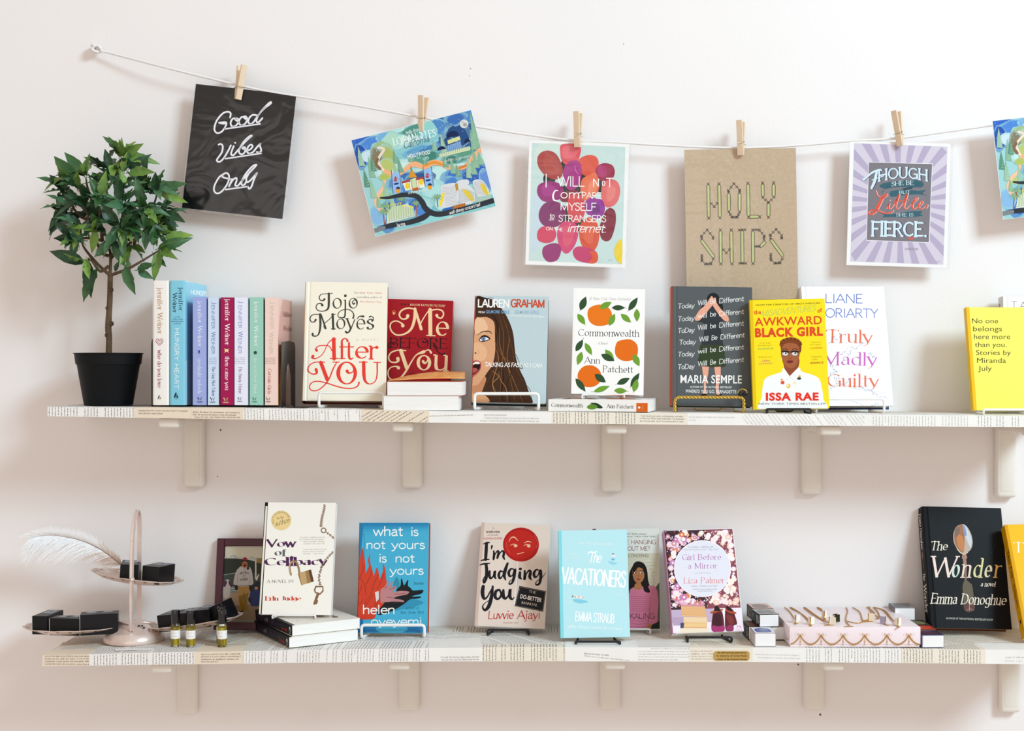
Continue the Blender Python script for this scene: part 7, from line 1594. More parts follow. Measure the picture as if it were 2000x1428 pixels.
P = sprint(pl); P.text('Emma Donoghue', .012, .012, .012, .082, .012, c1, 'wonder'); P.text('The', .012, .128, .012, .142, .012, c1, 'wonder'); P.text('Wonder', .010, .150, .010, .205, .017, c1, 'wonder'); P.ell(.017, .094, .004, .008, '#8a7060'); P.rect(.016, .1, .018, .12, '#8a7060'); cbuild(P, 'spine_print')
# yellow book at the right edge
pl = lbook([(1962, 1045), (2100, 1040), (2148, 1262), (2003, 1262)], -.165, .024, 0, 22, .0045, sig=(4, 5))
book(pl, .024, '#f3c112', 'deep yellow paperback with white capital, cut off by the right edge of lower shelf', False, spine='#e0a80c', pages=m_pages_w)
P = cprint(pl, (1860, 1020, 4.924)); P.text('TINA FEY', 590, 290, 1300, 290, 98, '#fbf6e6', 'did'); cbuild(P)
P = sprint(pl); P.text('Tina Fey', .009, .05, .009, .105, .012, '#3a2c08', 'did'); P.text('Bossypants', .009, .118, .009, .162, .009, '#3a2c08', 'old'); P.ell(.012, .19, .003, .004, '#2a2008'); cbuild(P, 'spine_print')
easel(pl, LO, 2018, 2110, 1257, 1263, 'white wire easel behind the deep yellow paperback at the right edge', 'w', .0022, yl=-.185)
# ------------------------------------------------------------------ framed photograph
pl = fit([(424, 1052), (558, 1052), (550, 1231), (416.5, 1230.5)], -.042, yaw=0, lean=7, sig=(2, 3)); pl.T = .013; pl.b = 0; pl.inv = pl.M().inverted(); seat(pl, LO, .013, .001)
pl.inv = pl.M().inverted()
fr = thing('photo_frame', 'burgundy framed snapshot of a person in grey hoodie, behind the cream paperback', 'picture frame', pl.M()); pl.obj = fr
m_fr = mat('burgundy_wood', '#4a1626', .4, noise=.2, nscale=30); bw = .0145
for nm, a in (('frame_bar', (0, bw, 0, pl.h)), ('frame_bar', (pl.w-bw, pl.w, 0, pl.h)), ('frame_bar', (bw, pl.w-bw, pl.h-bw, pl.h)), ('frame_bar', (bw, pl.w-bw, 0, bw))): rbox(nm, a[0], a[1], a[2], a[3], -.013, 0, m_fr, fr, .0012, 1)
pic = rbox('photograph', bw-.001, pl.w-bw+.001, bw-.001, pl.h-bw+.001, -.0085, -.0055, plain('#8a8878', .25), fr)
P = Print(lambda x, y: pl.o+_w(pl, pl.hit(x, y, -.0055))-pl.n*.0055*0, pl.n, .0002); P.xf = lambda x, y: (410+x/7.933, 1040+y/7.933)
P.poly([(226, 214), (1040, 214), (1035, 400), (222, 400)], '#d5d0bc'); P.poly([(228, 214), (240, 214), (206, 1340), (200, 1340)], '#2a2c28')
P.blob([(222, 420), (240, 375), (300, 390), (360, 350), (430, 375), (470, 370), (520, 400), (600, 395), (650, 375), (700, 400), (760, 420), (1030, 400), (1030, 500), (222, 500)], '#c3c4be', 3)
for pts in ([(300, 390), (360, 352), (400, 385)], [(370, 352), (420, 395)], [(620, 400), (650, 378), (690, 410)]): P.stroke(pts, [3, 6, 3], '#7c828a')
P.poly([(218, 402), (420, 405), (600, 425), (780, 470), (1025, 470), (1020, 660), (215, 660)], '#343a30'); P.poly([(215, 655), (400, 625), (640, 620), (1020, 660), (1015, 900), (210, 900)], '#4a524a'); P.stroke([(215, 660), (400, 628)], 8, '#a8b0a8', False)
P.poly([(205, 880), (1015, 870), (1005, 1320), (198, 1330)], '#a8927c'); P.blob([(198, 1150), (1005, 1130), (1005, 1330), (196, 1330)], '#8a755c', 2)
P.poly([(320, 840), (430, 840), (430, 930), (320, 935)], '#8c9490')
for k in range(5): P.stroke([(322, 850+k*18), (430, 848+k*18)], 6, '#c4c8c4' if k % 2 else '#5c645c', False)
P.blob([(240, 740), (300, 735), (330, 800), (350, 840), (320, 850), (300, 1000), (210, 1010), (205, 860), (220, 830)], '#bdb4ac', 4); P.blob([(240, 745), (265, 770), (240, 840), (218, 840), (225, 790)], '#5c2c4c', 4); P.blob([(300, 740), (350, 820), (330, 845), (295, 800)], '#5c2c4c', 4)
P.poly([(700, 430), (720, 430), (722, 700), (760, 640), (764, 660), (728, 750), (700, 720)], '#d8d4c8'); P.poly([(720, 430), (770, 400), (1020, 400), (1010, 520), (725, 470)], '#a08848'); P.poly([(640, 850), (1005, 860), (1000, 1140), (652, 1145), (600, 1070)], '#26356a'); P.blob([(690, 790), (760, 760), (1000, 770), (1000, 870), (640, 880)], '#20283a', 3); P.ell(718, 864, 26, 24, '#c88a6a')
P.poly([(436, 830), (608, 830), (600, 980), (580, 1060), (575, 1210), (535, 1225), (530, 1060), (524, 930), (512, 1060), (520, 1220), (478, 1210), (440, 1040)], '#b08a48'); P.poly([(445, 990), (600, 930), (580, 1060), (575, 1210), (535, 1225), (528, 1000), (512, 1060), (520, 1220), (478, 1210)], '#8c6c24')
P.stroke([(526, 900), (528, 1000), (520, 1200)], 6, '#3a2c1c'); P.ell(410, 850, 26, 50, '#1e2028'); P.ell(640, 860, 30, 60, '#1e2028'); P.ell(620, 1040, 28, 40, '#22242a'); P.ell(500, 1230, 28, 18, '#3a3028'); P.ell(562, 1240, 30, 22, '#8a7a68')
P.blob([(440, 560), (490, 525), (590, 525), (640, 570), (665, 700), (668, 800), (620, 815), (605, 760), (606, 826), (430, 830), (425, 770), (415, 812), (368, 800), (378, 700), (410, 600)], '#c2beba', 4); P.stroke([(430, 650), (425, 770)], 5, '#8c8a8c'); P.stroke([(612, 660), (610, 780)], 5, '#8c8a8c'); P.stroke([(432, 824), (605, 820)], 9, '#6c6c70')
P.blob([(575, 540), (600, 520), (612, 560), (590, 580), (570, 570)], '#3a3a3a', 4); P.blob([(495, 470), (510, 445), (570, 442), (585, 475), (580, 520), (560, 550), (525, 552), (502, 525)], '#b8744c', 4); P.blob([(498, 470), (500, 435), (540, 418), (580, 430), (588, 470), (560, 452), (520, 452)], '#2c2224', 4); P.blob([(508, 425), (520, 395), (548, 385), (575, 402), (572, 430)], '#9c2c2c', 4)
P.stroke([(500, 482), (540, 486), (584, 482)], 6, '#2a2020', False); P.blob([(520, 510), (545, 500), (570, 508), (560, 525), (530, 528)], '#2c1c18', 3); P.stroke([(525, 565), (540, 580), (560, 565)], 4, '#6c6c70')
P.text('AIR FORCE', 462, 656, 606, 650, 34, '#5c5044', 'slab', arc=14); P.text('ACADEMY', 468, 748, 588, 742, 32, '#5c5044', 'slab'); P.ell(532, 676, 25, 22, '#8c7c68'); P.ell(532, 676, 19, 16, '#c2beba'); P.text('V', 524, 688, 540, 688, 22, '#8c7c68', 'slab')
for i, (x, y) in enumerate(P.V):
    pass
o = P.build('picture', pic, ink(.25, 'ink_photo'), inv=pl.inv)
# clip ink to the window: the bars cover the rest
# ------------------------------------------------------------------ tiered stand
ys = -.097; m_rose = mat('rose_metal', '#eadad2', .30, .4, noise=.10, nscale=25, col2='#d8c0b4'); m_scr = mat('bare_metal', '#4a3c36', .5, .5)
c0 = W(262, 1240, ys); z0 = zt(LO, c0.x)+.0016; s_ = (DW+ys)/F_PX
M0 = Matrix.Translation((c0.x, ys, z0)); st_ = thing('tiered_tray_stand', 'rose-painted metal stand with three scalloped trays and tall hoop handle', 'stand', M0); i0 = M0.inverted()
R0 = 58*s_
lathe('foot', [(R0*.97, 0), (R0, .002), (R0*1.0, .006), (R0*.97, .011), (R0*.9, .017), (R0*.80, .0215), (R0*.77, .022), (R0*.66, .029), (R0*.5, .0345), (R0*.3, .0375), (R0*.1, .039), (0, .039)], m_rose, st_, 48)
for dx, dz in ((.018, .0335), (.024, .0335), (.0275, .030)): mesh_obj('scratch', [(dx+.0025*math.cos(a), -.030+.0012*math.sin(a)-.0, dz-.0+.0016*math.sin(a)) for a in [k*math.pi/3 for k in range(6)]], [tuple(range(6))], m_scr, st_)
# hoop: flat band standing in the depth plane
def band(name, pts, w_, th, par):
    """flat strip; pts are (x, y, z); width along x"""
    V = []; F = []; N = len(pts)
    for i, p in enumerate(pts):
        t_ = (Vector(pts[min(i+1, N-1)])-Vector(pts[max(i-1, 0)])).normalized(); n_ = Vector((1, 0, 0)).cross(t_).normalized()
        for sx_, sn in ((-1, -1), (-.6, 1), (-.35, .3), (.35, .3), (.6, 1), (1, -1)): V.append(Vector(p)+Vector((sx_*w_/2, 0, 0))+n_*th*sn/2)
    for i in range(N-1):
        for k in range(6): k2 = (k+1) % 6; F.append((i*6+k, i*6+k2, (i+1)*6+k2, (i+1)*6+k))
    F.append(tuple(range(6))[::-1]); F.append(tuple(range((N-1)*6, N*6)))
    o = mesh_obj(name, V, F, m_rose, par); bm = bmesh.new(); bm.from_mesh(o.data); bmesh.ops.recalc_face_normals(bm, faces=bm.faces); bm.to_mesh(o.data); bm.free(); return o
H_ = (W(268, 994, ys)-W(268, 1262, ys)).z+.0
ht = W(268, 995, ys).z-z0; xt = W(268, 995, ys-.016).x-c0.x
hp = []
for k in range(29):
    a = -math.pi/2+math.pi*k/28
    hp.append((.008+(xt-.008)*math.cos(a), -.016+.024*math.sin(a), ht-.06+.06*math.cos(a)))
front = [(.008, -.0415, .026), (.0095, -.050, .045), (.010, -.0525, .08), (.0095, -.049, ht-.11), (.0085, -.044, ht-.085)]
rear = [(.0075, .009, ht-.085), (.007, .011, .10), (.006, .014, .037)]
band('hoop_handle', [tuple(v) for v in catmull(front+hp+rear, 3)], .0085, .0035, st_)
def tray(cx, cy, rad, roll, pitch, lift=0, nm='tray', y=ys, dk=.6):
    c = W(cx, cy, y); n = 96; V = []; F = []
    prof = [(0, -.011), (.35, -.0112), (.62, -.0105), (.78, -.0075), (.88, -.0035), (.95, -.0012), (1.0, .0002)]
    m = len(prof)
    for s2 in (0, 1):
        for j, (rr, z) in enumerate(prof):
            for k in range(n):
                a = 2*math.pi*k/n; sc_ = 1.0
                if j >= m-3: sc_ = 1+.030*(abs(math.sin(a*7))**.6-.6)*(j-m+4)/3
                V.append((rad*rr*sc_*math.cos(a), rad*dk*rr*sc_*math.sin(a), z-.0010*s2+(.0012*abs(math.sin(a*7)) if j == m-1 else 0)))
    mm = m*n
    for s2 in (0, 1):
        for j in range(m-1):
            for k in range(n):
                k2 = (k+1) % n; 
                if j == 0 and False: continue
                # pierced rim
                if j == m-3 and k % 4 == 1: continue
                q = (s2*mm+j*n+k, s2*mm+j*n+k2, s2*mm+(j+1)*n+k2, s2*mm+(j+1)*n+k); F.append(q if s2 == 0 else q[::-1])
    for k in range(n): k2 = (k+1) % n; F.append(((m-1)*n+k, (m-1)*n+k2, mm+(m-1)*n+k2, mm+(m-1)*n+k))
    o = mesh_obj(nm, V, F, m_rose, st_, True); o.data.set_sharp_from_angle(angle=math.radians(50))
    Mt = Matrix.Translation(c-Vector((c0.x, ys, z0))+Vector((0, 0, lift))) @ Matrix.Rotation(math.radians(roll), 4, 'Y') @ Matrix.Rotation(math.radians(pitch), 4, 'X')
    o.matrix_local = Mt; return M0 @ Mt
TL_ = tray(149, 1221, .0985, -.5, 0, dk=.66); TR_ = tray(380, 1212, .0925, -7.5, 0, y=-.098, dk=.55); TU_ = tray(268, 1124, .0875, 7.5, 0, dk=.58)
tube('rivet', [i0 @ W(258.5, 1131, ys-.050), i0 @ W(258.5, 1131, ys-.0545)], .0042, m_rose, st_, 12)
for a, b_ in (((-.001, -.029, .034), (-.06, -.0, .037)), ((.003, -.029, .034), (.04, 0, .033))): tube('tray_arm', [Vector(a), (Vector(a)+Vector(b_))/2+Vector((0, 0, .004)), Vector(b_)], .0022, m_rose, st_, 8)
# ------------------------------------------------------------------ small black cartons on the trays
m_blk = mat('black_card', '#0c0d12', .35, noise=.25, nscale=90, spec=.35); m_edge = mat('card_edge', '#d8d4c4', .6)
def carton(T_, x, y, yaw, L_, w_, h, label, roll=0, pitch=0, lift=0.0):
    """T_ tray matrix, x/y position of its near corner centre on the tray"""
    M = T_ @ Matrix.Translation((x, y, -.0104+lift)) @ Matrix.Rotation(math.radians(yaw), 4, 'Z') @ Matrix.Rotation(math.radians(roll), 4, 'Y') @ Matrix.Rotation(math.radians(pitch), 4, 'X')
    t = thing('black_carton', label, 'box', M, 'small black cartons on the tiered trays')
    rbox('carton_body', -w_/2, w_/2, 0, L_, 0, h, m_blk, t, .0005, 1)
    rbox('side_edge', -w_/2-.00025, -w_/2+.0004, -.00025, .0004, .0005, h-.0005, m_edge, t)
    P = Print(lambda a, b: Vector((a, b, h)), (0, 0, 1), .0002)
    P.rect(-w_*.36, L_*.4, w_*.36, L_*.93, '#7c8088'); P.rect(-w_*.33, L_*.43, w_*.33, L_*.90, '#9a9ea6'); P.ell(0, L_*.72, w_*.12, w_*.12, '#2a2c32'); P.stroke([(-w_*.2, L_*.62), (w_*.2, L_*.62)], .0008, '#2a2c32', False)
    P.build('lid_label', t); return t
sq = lambda px_, ty, py_=1218: None
def tx(Tm, px_, yloc):  # tray-local x of photo column px_
    yy = Tm.translation.y; return (Tm.inverted() @ W(px_, CYP+(CAMZ-Tm.translation.z)*F_PX/(DW+yy), yy+yloc)).x
carton(TL_, tx(TL_, 76, -.040), -.036, -6, .066, .030, .0345, 'black carton at the left end of the lower left tray')
carton(TL_, tx(TL_, 127, -.045), -.048, -9, .030, .060, .032, 'black carton in the middle of the lower left tray, long side out')
carton(TL_, tx(TL_, 193, -.045), -.044, 14, .034, .068, .0385, 'black carton at the right end of the lower left tray')
carton(TR_, tx(TR_, 321, -.03), -.026, -16, .050, .0330, .0315, 'first black carton from the left on the lower right tray')
carton(TR_, tx(TR_, 357, -.035), -.032, -14, .056, .0330, .0315, 'second black carton from the left on the lower right tray')
carton(TR_, tx(TR_, 393, -.035), -.032, -12, .056, .0330, .0330, 'third black carton from the left on the lower right tray, roller bottles in front')
carton(TR_, tx(TR_, 430, -.03), -.026, -10, .050, .0330, .0370, 'rightmost black carton, tipped up against the rim of the lower right tray', roll=-17, lift=.0015)
carton(TU_, tx(TU_, 252, -.032), -.031, 12, .052, .0340, .0330, 'black carton behind the hoop handle on the upper tray, beside the feather', roll=-3, lift=.0015)
carton(TU_, tx(TU_, 294, -.036), -.034, -14, .060, .0350, .0330, 'black carton on the right of the upper tray, corner toward the room', roll=-4, lift=.004)
# ------------------------------------------------------------------ feather
m_fea = mat('feather_white', '#ffffff', .8, sss=.3, trans=0); m_feb = mat('feather_down', '#d9c4b6', .85); m_quill = mat('quill', '#8a6a5c', .5)
fq = [(240, 1107), (225, 1094), (201, 1076), (185, 1067), (167, 1059), (145, 1052), (128, 1049), (108, 1046), (91, 1046), (72, 1048.5), (57, 1053)]
fy = [-.112, -.112, -.11, -.108, -.107, -.106, -.105, -.105, -.105, -.106, -.107]
FP = [W(a, b_, y) for (a, b_), y in zip(fq, fy)]; M = Matrix.Translation(FP[0]); iv = M.inverted()
ft = thing('ostrich_feather', 'white ostrich plume lying on the upper tray, tip drooping out to the left', 'feather', M)
sp_ = [Vector(p) for p in catmull([iv @ p for p in FP], 8)]; tube('quill', sp_, [.0011*(1-.85*i/(len(sp_)-1)) for i in range(len(sp_))], m_quill, ft, 6)
rb2 = random.Random(9)
for nm, mm_, cond in (('vane', m_fea, lambda f: f > .13), ('downy_base', m_feb, lambda f: f <= .2)):
    V = []; F = []
    for k in range(2600):
        f = rb2.uniform(.02, 1)
        if not cond(f): continue
        q = f*(len(sp_)-1); i = min(int(q), len(sp_)-2); p = sp_[i].lerp(sp_[i+1], q-i); t_ = (sp_[i+1]-sp_[i]).normalized()
        low = rb2.random() < .58
        nn = Vector((-t_.z, 0, t_.x)); nn = nn if nn.z > 0 else -nn
        if low:
            Lb = .066*min(1, .35+f*2.2)*(1.0 if f < .75 else 1-(f-.75)*2.4)*rb2.uniform(.45, 1.2); d0 = (t_*.75-nn*.55+Vector((0, rb2.uniform(-.5, .5), 0))).normalized(); g = .9
        else:
            Lb = .030*min(1, .5+f*1.5)*(1-.6*max(0, f-.5))*rb2.uniform(.5, 1.1); d0 = (t_*.8+nn*.6+Vector((0, rb2.uniform(-.5, .5), 0))).normalized(); g = .35
        n = 5; w_ = rb2.uniform(.00018, .00042); b0 = len(V); cur = p.copy(); d = d0.copy(); sd = Vector((rb2.uniform(-1, 1), rb2.uniform(-1, 1), rb2.uniform(-1, 1))).normalized()
        for j in range(n+1):
            x_ = d.cross(Vector((0, 1, 0))).normalized(); ww = w_*(1-.7*j/n)
            V += [cur+x_*ww, cur-x_*ww]
            cur = cur+d*(Lb/n); d = (d+Vector((rb2.uniform(-.12, .12), 0, -g*.16))+sd*.05).normalized()
        for j in range(n): F.append((b0+2*j, b0+2*j+1, b0+2*j+3, b0+2*j+2))
    o = mesh_obj(nm, V, F, mm_, ft, True); o['kind'] = 'stuff'
# ------------------------------------------------------------------ roller bottles
m_gl = mat('bottle_glass', '#f4f2e0', .03, trans=1.0, ior=1.45); m_oil = mat('amber_oil', '#f6e23a', .1, spec=.4, trans=.75, ior=1.3); m_cap = mat('black_cap', '#0e0e12', .12, coat=.5); m_lab = mat('white_label', '#f2f0ee', .6)
def bottle(cx, bot, label, rot):
    y = yb(LO, cx, bot-1.5); c = W(cx, bot, y); z = zt(LO, c.x)+.0016; s2 = (DW+y)/F_PX; r_ = 9.2*s2
    t = thing('roller_bottle', label, 'bottle', Matrix.Translation((c.x, y, z)) @ Matrix.Rotation(math.radians(rot), 4, 'Z'), 'amber roller bottles at the front of the lower shelf')
    lathe('glass_vial', [(0, 0), (r_*.92, 0), (r_, .0015), (r_, 41*s2), (r_*.8, 43.5*s2), (r_*.78, 45*s2)], m_gl, t, 24)
    lathe('oil', [(0, .0025), (r_*.80, .0025), (r_*.84, .004), (r_*.84, 37*s2), (0, 37*s2)], m_oil, t, 24)
    lathe('cap', [(r_*.9, 44.5*s2), (r_*.93, 45*s2), (r_*.93, 69*s2), (r_*.88, 70.5*s2), (r_*.6, 71*s2), (0, 71*s2)], m_cap, t, 24)
    V = []; F = []; n = 20
    for i in range(n+1):
        a = math.radians(-200+i*13); 
        for zz in (15.5*s2, 32*s2): V.append(((r_+.0002)*math.cos(a), (r_+.0002)*math.sin(a), zz))
    for i in range(n): F.append((2*i, 2*i+2, 2*i+3, 2*i+1))
    lb = mesh_obj('paper_label', V, F, m_lab, t, True)
    P = Print(lambda a, b: Vector(((r_+.0004)*math.cos(a), (r_+.0004)*math.sin(a), b)), (0, 0, 0), 0, 0)
    for (tt, zz, hh) in (('library', 26*s2, 3.4*s2), ('cardamom', 20*s2, 2.6*s2)):
        n0 = len(P.V); P.text(tt, -2.1, 0, -1.05, 0, 1, '#4a4640', 'old', weight=-.95)
        for i in range(n0, len(P.V)): x_, y_ = P.V[i]; P.V[i] = (x_, zz-y_*hh)
    P.build('label_text', lb)
    return t
bottle(343, 1265, 'leftmost amber roller bottle, below the tray of black cartons', 0)
bottle(372.5, 1265.5, 'second amber roller bottle from the left', 6)
bottle(436, 1258.5, 'amber roller bottle hidden behind the rightmost one', 30).location.x -= .0035
bottle(434, 1265.5, 'rightmost amber roller bottle, in front of its twin', -8)
# paper slip
c = [W(225, 1268, -.182), W(231, 1273, -.19), W(312, 1265, -.18), W(300, 1262, -.17)]; zz = zt(LO, -.78)+.0022
t = thing('paper_slip', 'narrow white printed slip lying below the tiered stand foot', 'paper'); 
pts_ = [Vector((-.788, -.180, zz+.001)), Vector((-.782, -.194, zz+.0006)), Vector((-.700, -.178, zz)), Vector((-.707, -.166, zz))]
mesh_obj('slip', pts_+[p+Vector((0, 0, -.0003)) for p in pts_], [(0, 1, 2, 3), (7, 6, 5, 4), (0, 4, 5, 1), (1, 5, 6, 2), (2, 6, 7, 3), (3, 7, 4, 0)], m_lab, t)
P = Print(lambda a, b: pts_[1]+(pts_[2]-pts_[1])*a+(pts_[0]-pts_[1])*b, (0, 0, 1), .0002)
P.text('.  .  .  -  .  . .', .08, .45, .9, .45, -.25, '#6a78a8', 'sans'); P.build('slip_print', t)
# ------------------------------------------------------------------ pink gift box
yf = -.204; a = W(1542, 1267, yf); b = W(1798, 1267, yf); z = zt(LO, (a.x+b.x)/2)+.0022; hB = .0365; dB = .198; wB = b.x-a.x
t = thing('pink_gift_box', 'flat pale pink box with gold garlands and bows on its side, under the pendants', 'box', Matrix.Translation((a.x, yf, z)))
m_pk = mat('pink_card', '#f3e3e6', .35)
rbox('box_base', .0015, wB-.0015, .0015, dB-.0015, 0, .034, m_pk, t, .0005, 1)
bm = bmesh.new(); rbox_bm(0, wB, 0, dB, .0045, hB, .0009, 2, bm); bm_obj('box_lid', bm, m_pk, t, angle=40)
P = Print(lambda x, y: Vector((0, 0, 0))+(W(x/4.444+1430, y/4.444+1150, yf)-Vector((a.x, yf, z))), (0, -1, 0), .0002); gd = '#c69a62'; gd2 = '#d8b48a'
bx_ = [590, 772, 962, 1150, 1343, 1533]
for i in range(-1, 6):
    x0, x1 = (bx_[i] if i >= 0 else 400), (bx_[i+1] if i+1 < 6 else 1715)
    pts = [(x0+(x1-x0)*k/12, 405+78*math.sin(math.pi*k/12)**.8) for k in range(13)]
    pts = [p for p in pts if 500 < p[0] < 1628]
    if len(pts) > 2:
        P.stroke(pts, 9, gd2)
        q = catmull(pts, 4)
        for k, p in enumerate(q): P.ell(p[0], p[1]+3*math.sin(k*2.1), 6.5, 5.5, gd if k % 2 else '#b4844c', n=6)
for x in bx_:
    for sg in (-1, 1):
        P.stroke([(x, 402), (x+sg*14, 392), (x+sg*24, 396), (x+sg*14, 408), (x, 404)], 3, gd); P.stroke([(x, 405), (x+sg*16, 420), (x+sg*22, 440)], 3, gd)
        for (dx, dy) in ((38, 388), (30, 410), (44, 402), (34, 430)): P.ell(x+sg*dx, dy, 3.5, 3, gd2, n=6)
        P.stroke([(x+sg*6, 398), (x+sg*20, 384)], 3, gd2)
    P.ell(x, 404, 6, 6, '#b4844c', n=8); P.stroke([(x, 410), (x+1, 450)], 3, gd)
    for k in range(5): P.ell(x+2*math.sin(k*2), 452+k*10, 6-k*.8, 6, gd if k % 2 else gd2, n=6)
P.build('garland_print', t)
P = Print(lambda u, v: Vector((0, u*dB, v)), (-1, 0, 0), .0002)
for cx_ in (.12, .45, .8):
    P.stroke([(cx_-.14, .02), (cx_-.07, .012), (cx_, .0095), (cx_+.07, .012), (cx_+.14, .02)], .0012, gd2)
    for k in range(7): P.ell(cx_-.14+.28*k/6, .0098+.011*(abs(k-3)/3)**1.8, .006, .0012, gd, n=6)
P.build('garland_print', t)
P = Print(lambda x, y: Vector((wB*(.30+x*.42), dB*(.35+y*.16), hB)), (0, 0, 1), .0002)
P.text('Jewelry', 0, 0, 1, 0, -1, '#ecd8d4', 'oldit', weight=-.93); P.build('lid_print', t)
# ------------------------------------------------------------------ book pendants on chains
ztop = z+hB+.0004; m_ch = mat('gold_chain', '#d09a3c', .3, .85); m_pp = mat('pendant_cover', '#e9e2d6', .5); m_pg2 = mat('pendant_gold', '#c99a45', .3, .8)
def ontop(cx, cy):
    px_, py_ = cx/4.444+1430, cy/4.444+1150
    d = (CAMZ-ztop)*F_PX/(py_-CYP); y = min(d-DW, -.010); return Vector(((px_-CXP)*(DW+y)/F_PX, y, ztop))
def pendant(cx, cy, chains, label, yaw, col, opn=50):
    c = ontop(cx, cy); M = Matrix.Translation(c) @ Matrix.Rotation(math.radians(yaw), 4, 'Z'); iv = M.inverted()
    t = thing('book_pendant_necklace', label, 'necklace', M, 'gold necklaces with miniature book pendants')
    if opn is not None:
        h_, w_ = .0145, .0115
        for sg, cc in ((0, plain(col, .45)), (1, plain(col, .45))):
            a_ = math.radians(opn if sg == 0 else -opn); dx, dy = math.cos(a_)*w_, math.sin(a_)*w_
            V = []
            for (k, zz) in ((0, .0008), (1, .0008), (1, h_), (0, h_)): V.append((dx*k, dy*k, zz))
            nx_, ny_ = -math.sin(a_)*.0007, math.cos(a_)*.0007
            V += [(x+nx_, y+ny_, zz) for x, y, zz in V]
            mesh_obj('pendant_cover', V, [(0, 1, 2, 3), (7, 6, 5, 4), (0, 4, 5, 1), (1, 5, 6, 2), (2, 6, 7, 3), (3, 7, 4, 0)], cc, t)
        tube('gold_spine', [Vector((-.0003, 0, .0005)), Vector((-.0003, 0, h_+.0006))], .0011, m_pg2, t, 6)
        rbox('pendant_page', .0004, w_*.95, -.0007, .0007, .001, h_*.93, plain('#efe6d4', .7), t)
        if col in ('#f2eee6', '#e8dcc8'):
            pass
    rbox('pendant_base', -.010, .006, -.0035, .0015, 0, .0008, m_pg2, t)
    for ch in chains:
        P_ = [ontop(*q)+Vector((0, 0, .0012)) for q in ch]; P_[-1] = c+Vector((0, 0, .004 if opn is not None else .0015))
        sm_ = [iv @ Vector(p) for p in catmull(P_, 6)]
        dense = []
        for a1, b1 in zip(sm_, sm_[1:]):
            k = max(1, int((b1-a1).length/.0011))
            for i in range(k): dense.append(a1.lerp(b1, i/k))
        dense.append(sm_[-1])
        tube('chain', dense, [.0011 if i % 2 else .00065 for i in range(len(dense))], m_ch, t, 6)
    return t
pendant(552, 300, [[(455, 156), (490, 195), (525, 240), (548, 290)]], 'miniature book pendant at far left of the pink box lid', 60, '#f2eee6', 28)
pendant(680, 316, [[(500, 156), (590, 215), (650, 262), (680, 310)], [(512, 156), (600, 222), (662, 285), (690, 308)]], 'miniature book pendant second from left, pages fanned open on the lid', 70, '#f6efe2', 30)
pendant(845, 316, [[(620, 156), (700, 230), (780, 275), (840, 305)], [(630, 156), (710, 225), (800, 285), (845, 300)]], 'miniature book pendant third from left with a lettered cover on the pink lid', 10, '#e8dcc8', 24)
pendant(800, 262, [[(735, 156), (770, 190), (800, 215), (800, 258)], [(745, 156), (780, 188), (806, 225), (802, 256)]], 'miniature pale book pendant behind the lettered one, near the dark pendant', 75, '#f4f0ea', 22)
pendant(880, 290, [], 'miniature dark green book pendant in the middle of the lid', 15, '#3a4030', 26)
pendant(1020, 328, [[(990, 158), (1002, 200), (990, 240), (990, 290), (1015, 325)]], 'flat closed miniature book pendant lying at the front of the lid', 5, '#f4f0ea', None)
pendant(1185, 285, [[(1165, 158), (1210, 190), (1235, 225), (1200, 280)], [(1180, 152), (1170, 165), (1195, 160), (1200, 200), (1240, 232), (1270, 262), (1300, 290)], [(1045, 158), (1105, 205), (1125, 255), (1135, 285), (1165, 300)], [(995, 285), (1040, 298), (1100, 303), (1160, 302)]], 'miniature lettered book pendant with tangled chains right of the lid centre', 8, '#f0e2cc', 26)
pendant(1330, 312, [[(1225, 156), (1260, 200), (1290, 260), (1325, 308)]], 'miniature lavender book pendant second from right on the lid', 100, '#b8b4c8', 30)
pendant(1440, 328, [[(1228, 160), (1310, 190), (1370, 255), (1430, 310)], [(1240, 158), (1325, 195), (1385, 265), (1436, 312)]], 'miniature book pendant at far right of the lid, standing open', 75, '#fbf6ec', 28)
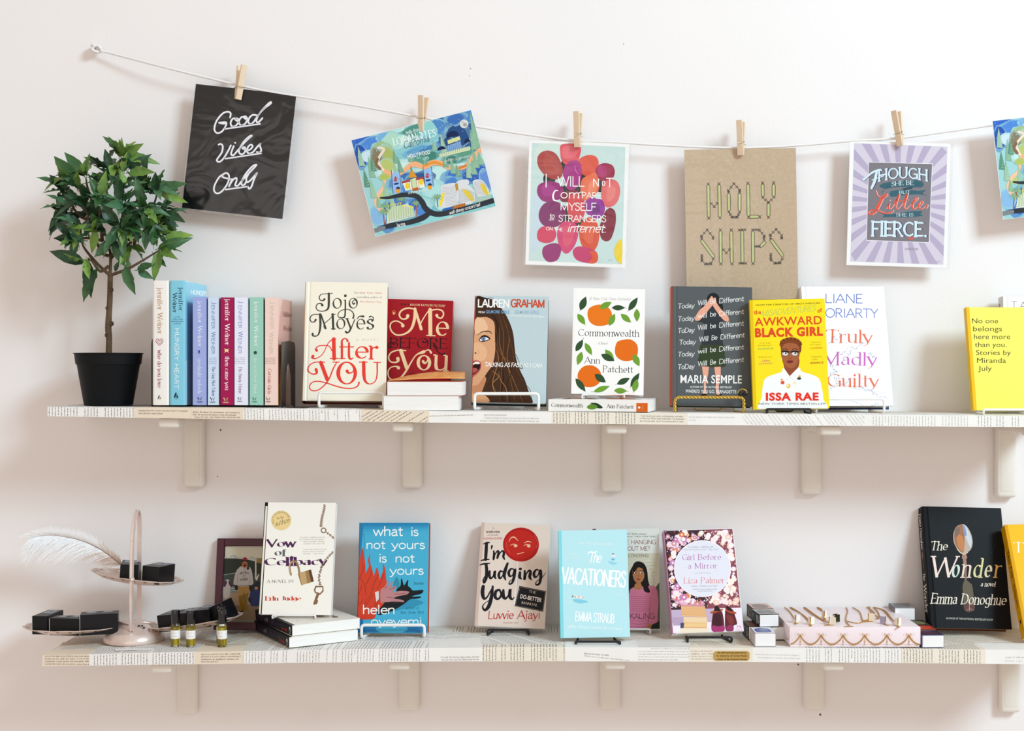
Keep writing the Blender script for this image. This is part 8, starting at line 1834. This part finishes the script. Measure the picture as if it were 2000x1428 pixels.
# ------------------------------------------------------------------ matchboxes beside the pink box
def matchbox(px_, py_, y, zb0, yaw, label, side, top, w_=.036, L_=.056, h=.0235, endc='#f4f3f2', txt=None, ttop=None):
    """near-left bottom corner at photo column px_, distance y, resting height zb0"""
    c = W(px_, py_, y); c.z = zb0
    M = Matrix.Translation(c) @ Matrix.Rotation(math.radians(yaw), 4, 'Z')
    t = thing('matchbox', label, 'matchbox', M, 'small book-like matchboxes beside the pink box')
    bm = bmesh.new()
    for (x0, x1, z0_, z1) in ((0, .0006, 0, h), (w_-.0006, w_, 0, h), (0, w_, 0, .0006), (0, w_, h-.0006, h)): rbox_bm(x0, x1, 0, L_, z0_, z1, 0, 1, bm)
    o = bm_obj('sleeve', bm, plain(side, .4), t)
    rbox('drawer', .0009, w_-.0009, -.0008, L_-.001, .0009, h-.0009, plain(endc, .55), t, .0006, 1)
    P = Print(lambda a_, b_: Vector((a_*w_, b_*L_, h)), (0, 0, 1), .0002); P.rect(.01, .01, .99, .99, top[0]); P.blob([(.15, .2), (.5, .12), (.85, .25), (.8, .7), (.4, .85), (.12, .6)], top[1], 4)
    for k in range(5): P.stroke([(.2, .25+k*.12), (.5, .2+k*.13), (.8, .28+k*.12)], [.01, .03, .01], top[0] if k % 2 else top[2])
    P.build('lid_print', t)
    P = Print(lambda a_, b_: Vector((0, a_*L_, (1-b_)*h)), (-1, 0, 0), .0002)
    P.rect(.06, .06, .94, .94, side)
    if txt:
        for (s2, a_, b_) in txt: 
            n0 = len(P.V); P.text(s2, -b_, .8, -a_, .8, .6, '#e8e2d8', 'did', weight=-.2)
            for i in range(n0, len(P.V)): P.V[i] = (-P.V[i][0], P.V[i][1])
    P.build('side_print', t)
    return t
zs2 = zt(LO, .42)+.0018
matchbox(1474, 1264, -.203, zs2, 0, 'front matchbox left of the pink box, blue picture on its lid', '#dcd6d4', ('#e4e2e6', '#5c6ea8', '#c8cce0'), w_=.0385, h=.0245)
matchbox(1462, 1250, -.142, zs2, 3, 'dark brown lower matchbox behind the blue-topped one', '#3c2c2a', ('#6a4a3c', '#8a5a44', '#4a3430'), L_=.06, h=.0245, txt=(('B', .05, .3), ('C', .5, .75)))
matchbox(1503, 1250, -.142, zs2, 0, 'lower matchbox wedged against the left side of the pink box', '#a88a80', ('#c9a898', '#b08878', '#d8c0b4'), w_=.030, L_=.05, h=.0245)
matchbox(1483, 1227, -.148, zs2+.0249, 6, 'upper matchbox with white lettering on black side, left of pink box', '#2c2a2e', ('#b8b2ac', '#8c8a8c', '#d8d2cc'), w_=.0375, txt=(('B', .08, .34), ('C', .66, .9)))
matchbox(1471, 1215, -.088, zs2+.0249, 4, 'rear upper matchbox with pinkish lid, left of pink box', '#5c4634', ('#d8b4ac', '#9a8c84', '#7c7470'), w_=.039, txt=(('C', .4, .7),))
zs3 = zt(LO, .70)+.0018
matchbox(1801, 1270, -.203, zs3, 2, 'matchbox with navy patterned lid at the front, right of pink box', '#8c88a8', ('#34344e', '#5c2c3c', '#8c8cae'), w_=.0405, L_=.046, h=.0228)
matchbox(1785, 1250, -.150, zs3, 0, 'red-topped matchbox between the navy one and the wall', '#a03a34', ('#b8402f', '#cc5a40', '#e0806c'), w_=.042, L_=.040, h=.0228)
matchbox(1776, 1235, -.105, zs3, 0, 'black and gold matchbox under the grey one, right of pink box', '#26282a', ('#4a4c44', '#8c8868', '#2a2c2c'), w_=.040, L_=.05, h=.0228)
matchbox(1747, 1207, -.060, zs3+.0232, -2, 'grey matchbox on top of the black and gold one, near the wall', '#8a8688', ('#a09c9e', '#7c787c', '#b8b4b6'), w_=.0395, L_=.052, h=.0240)
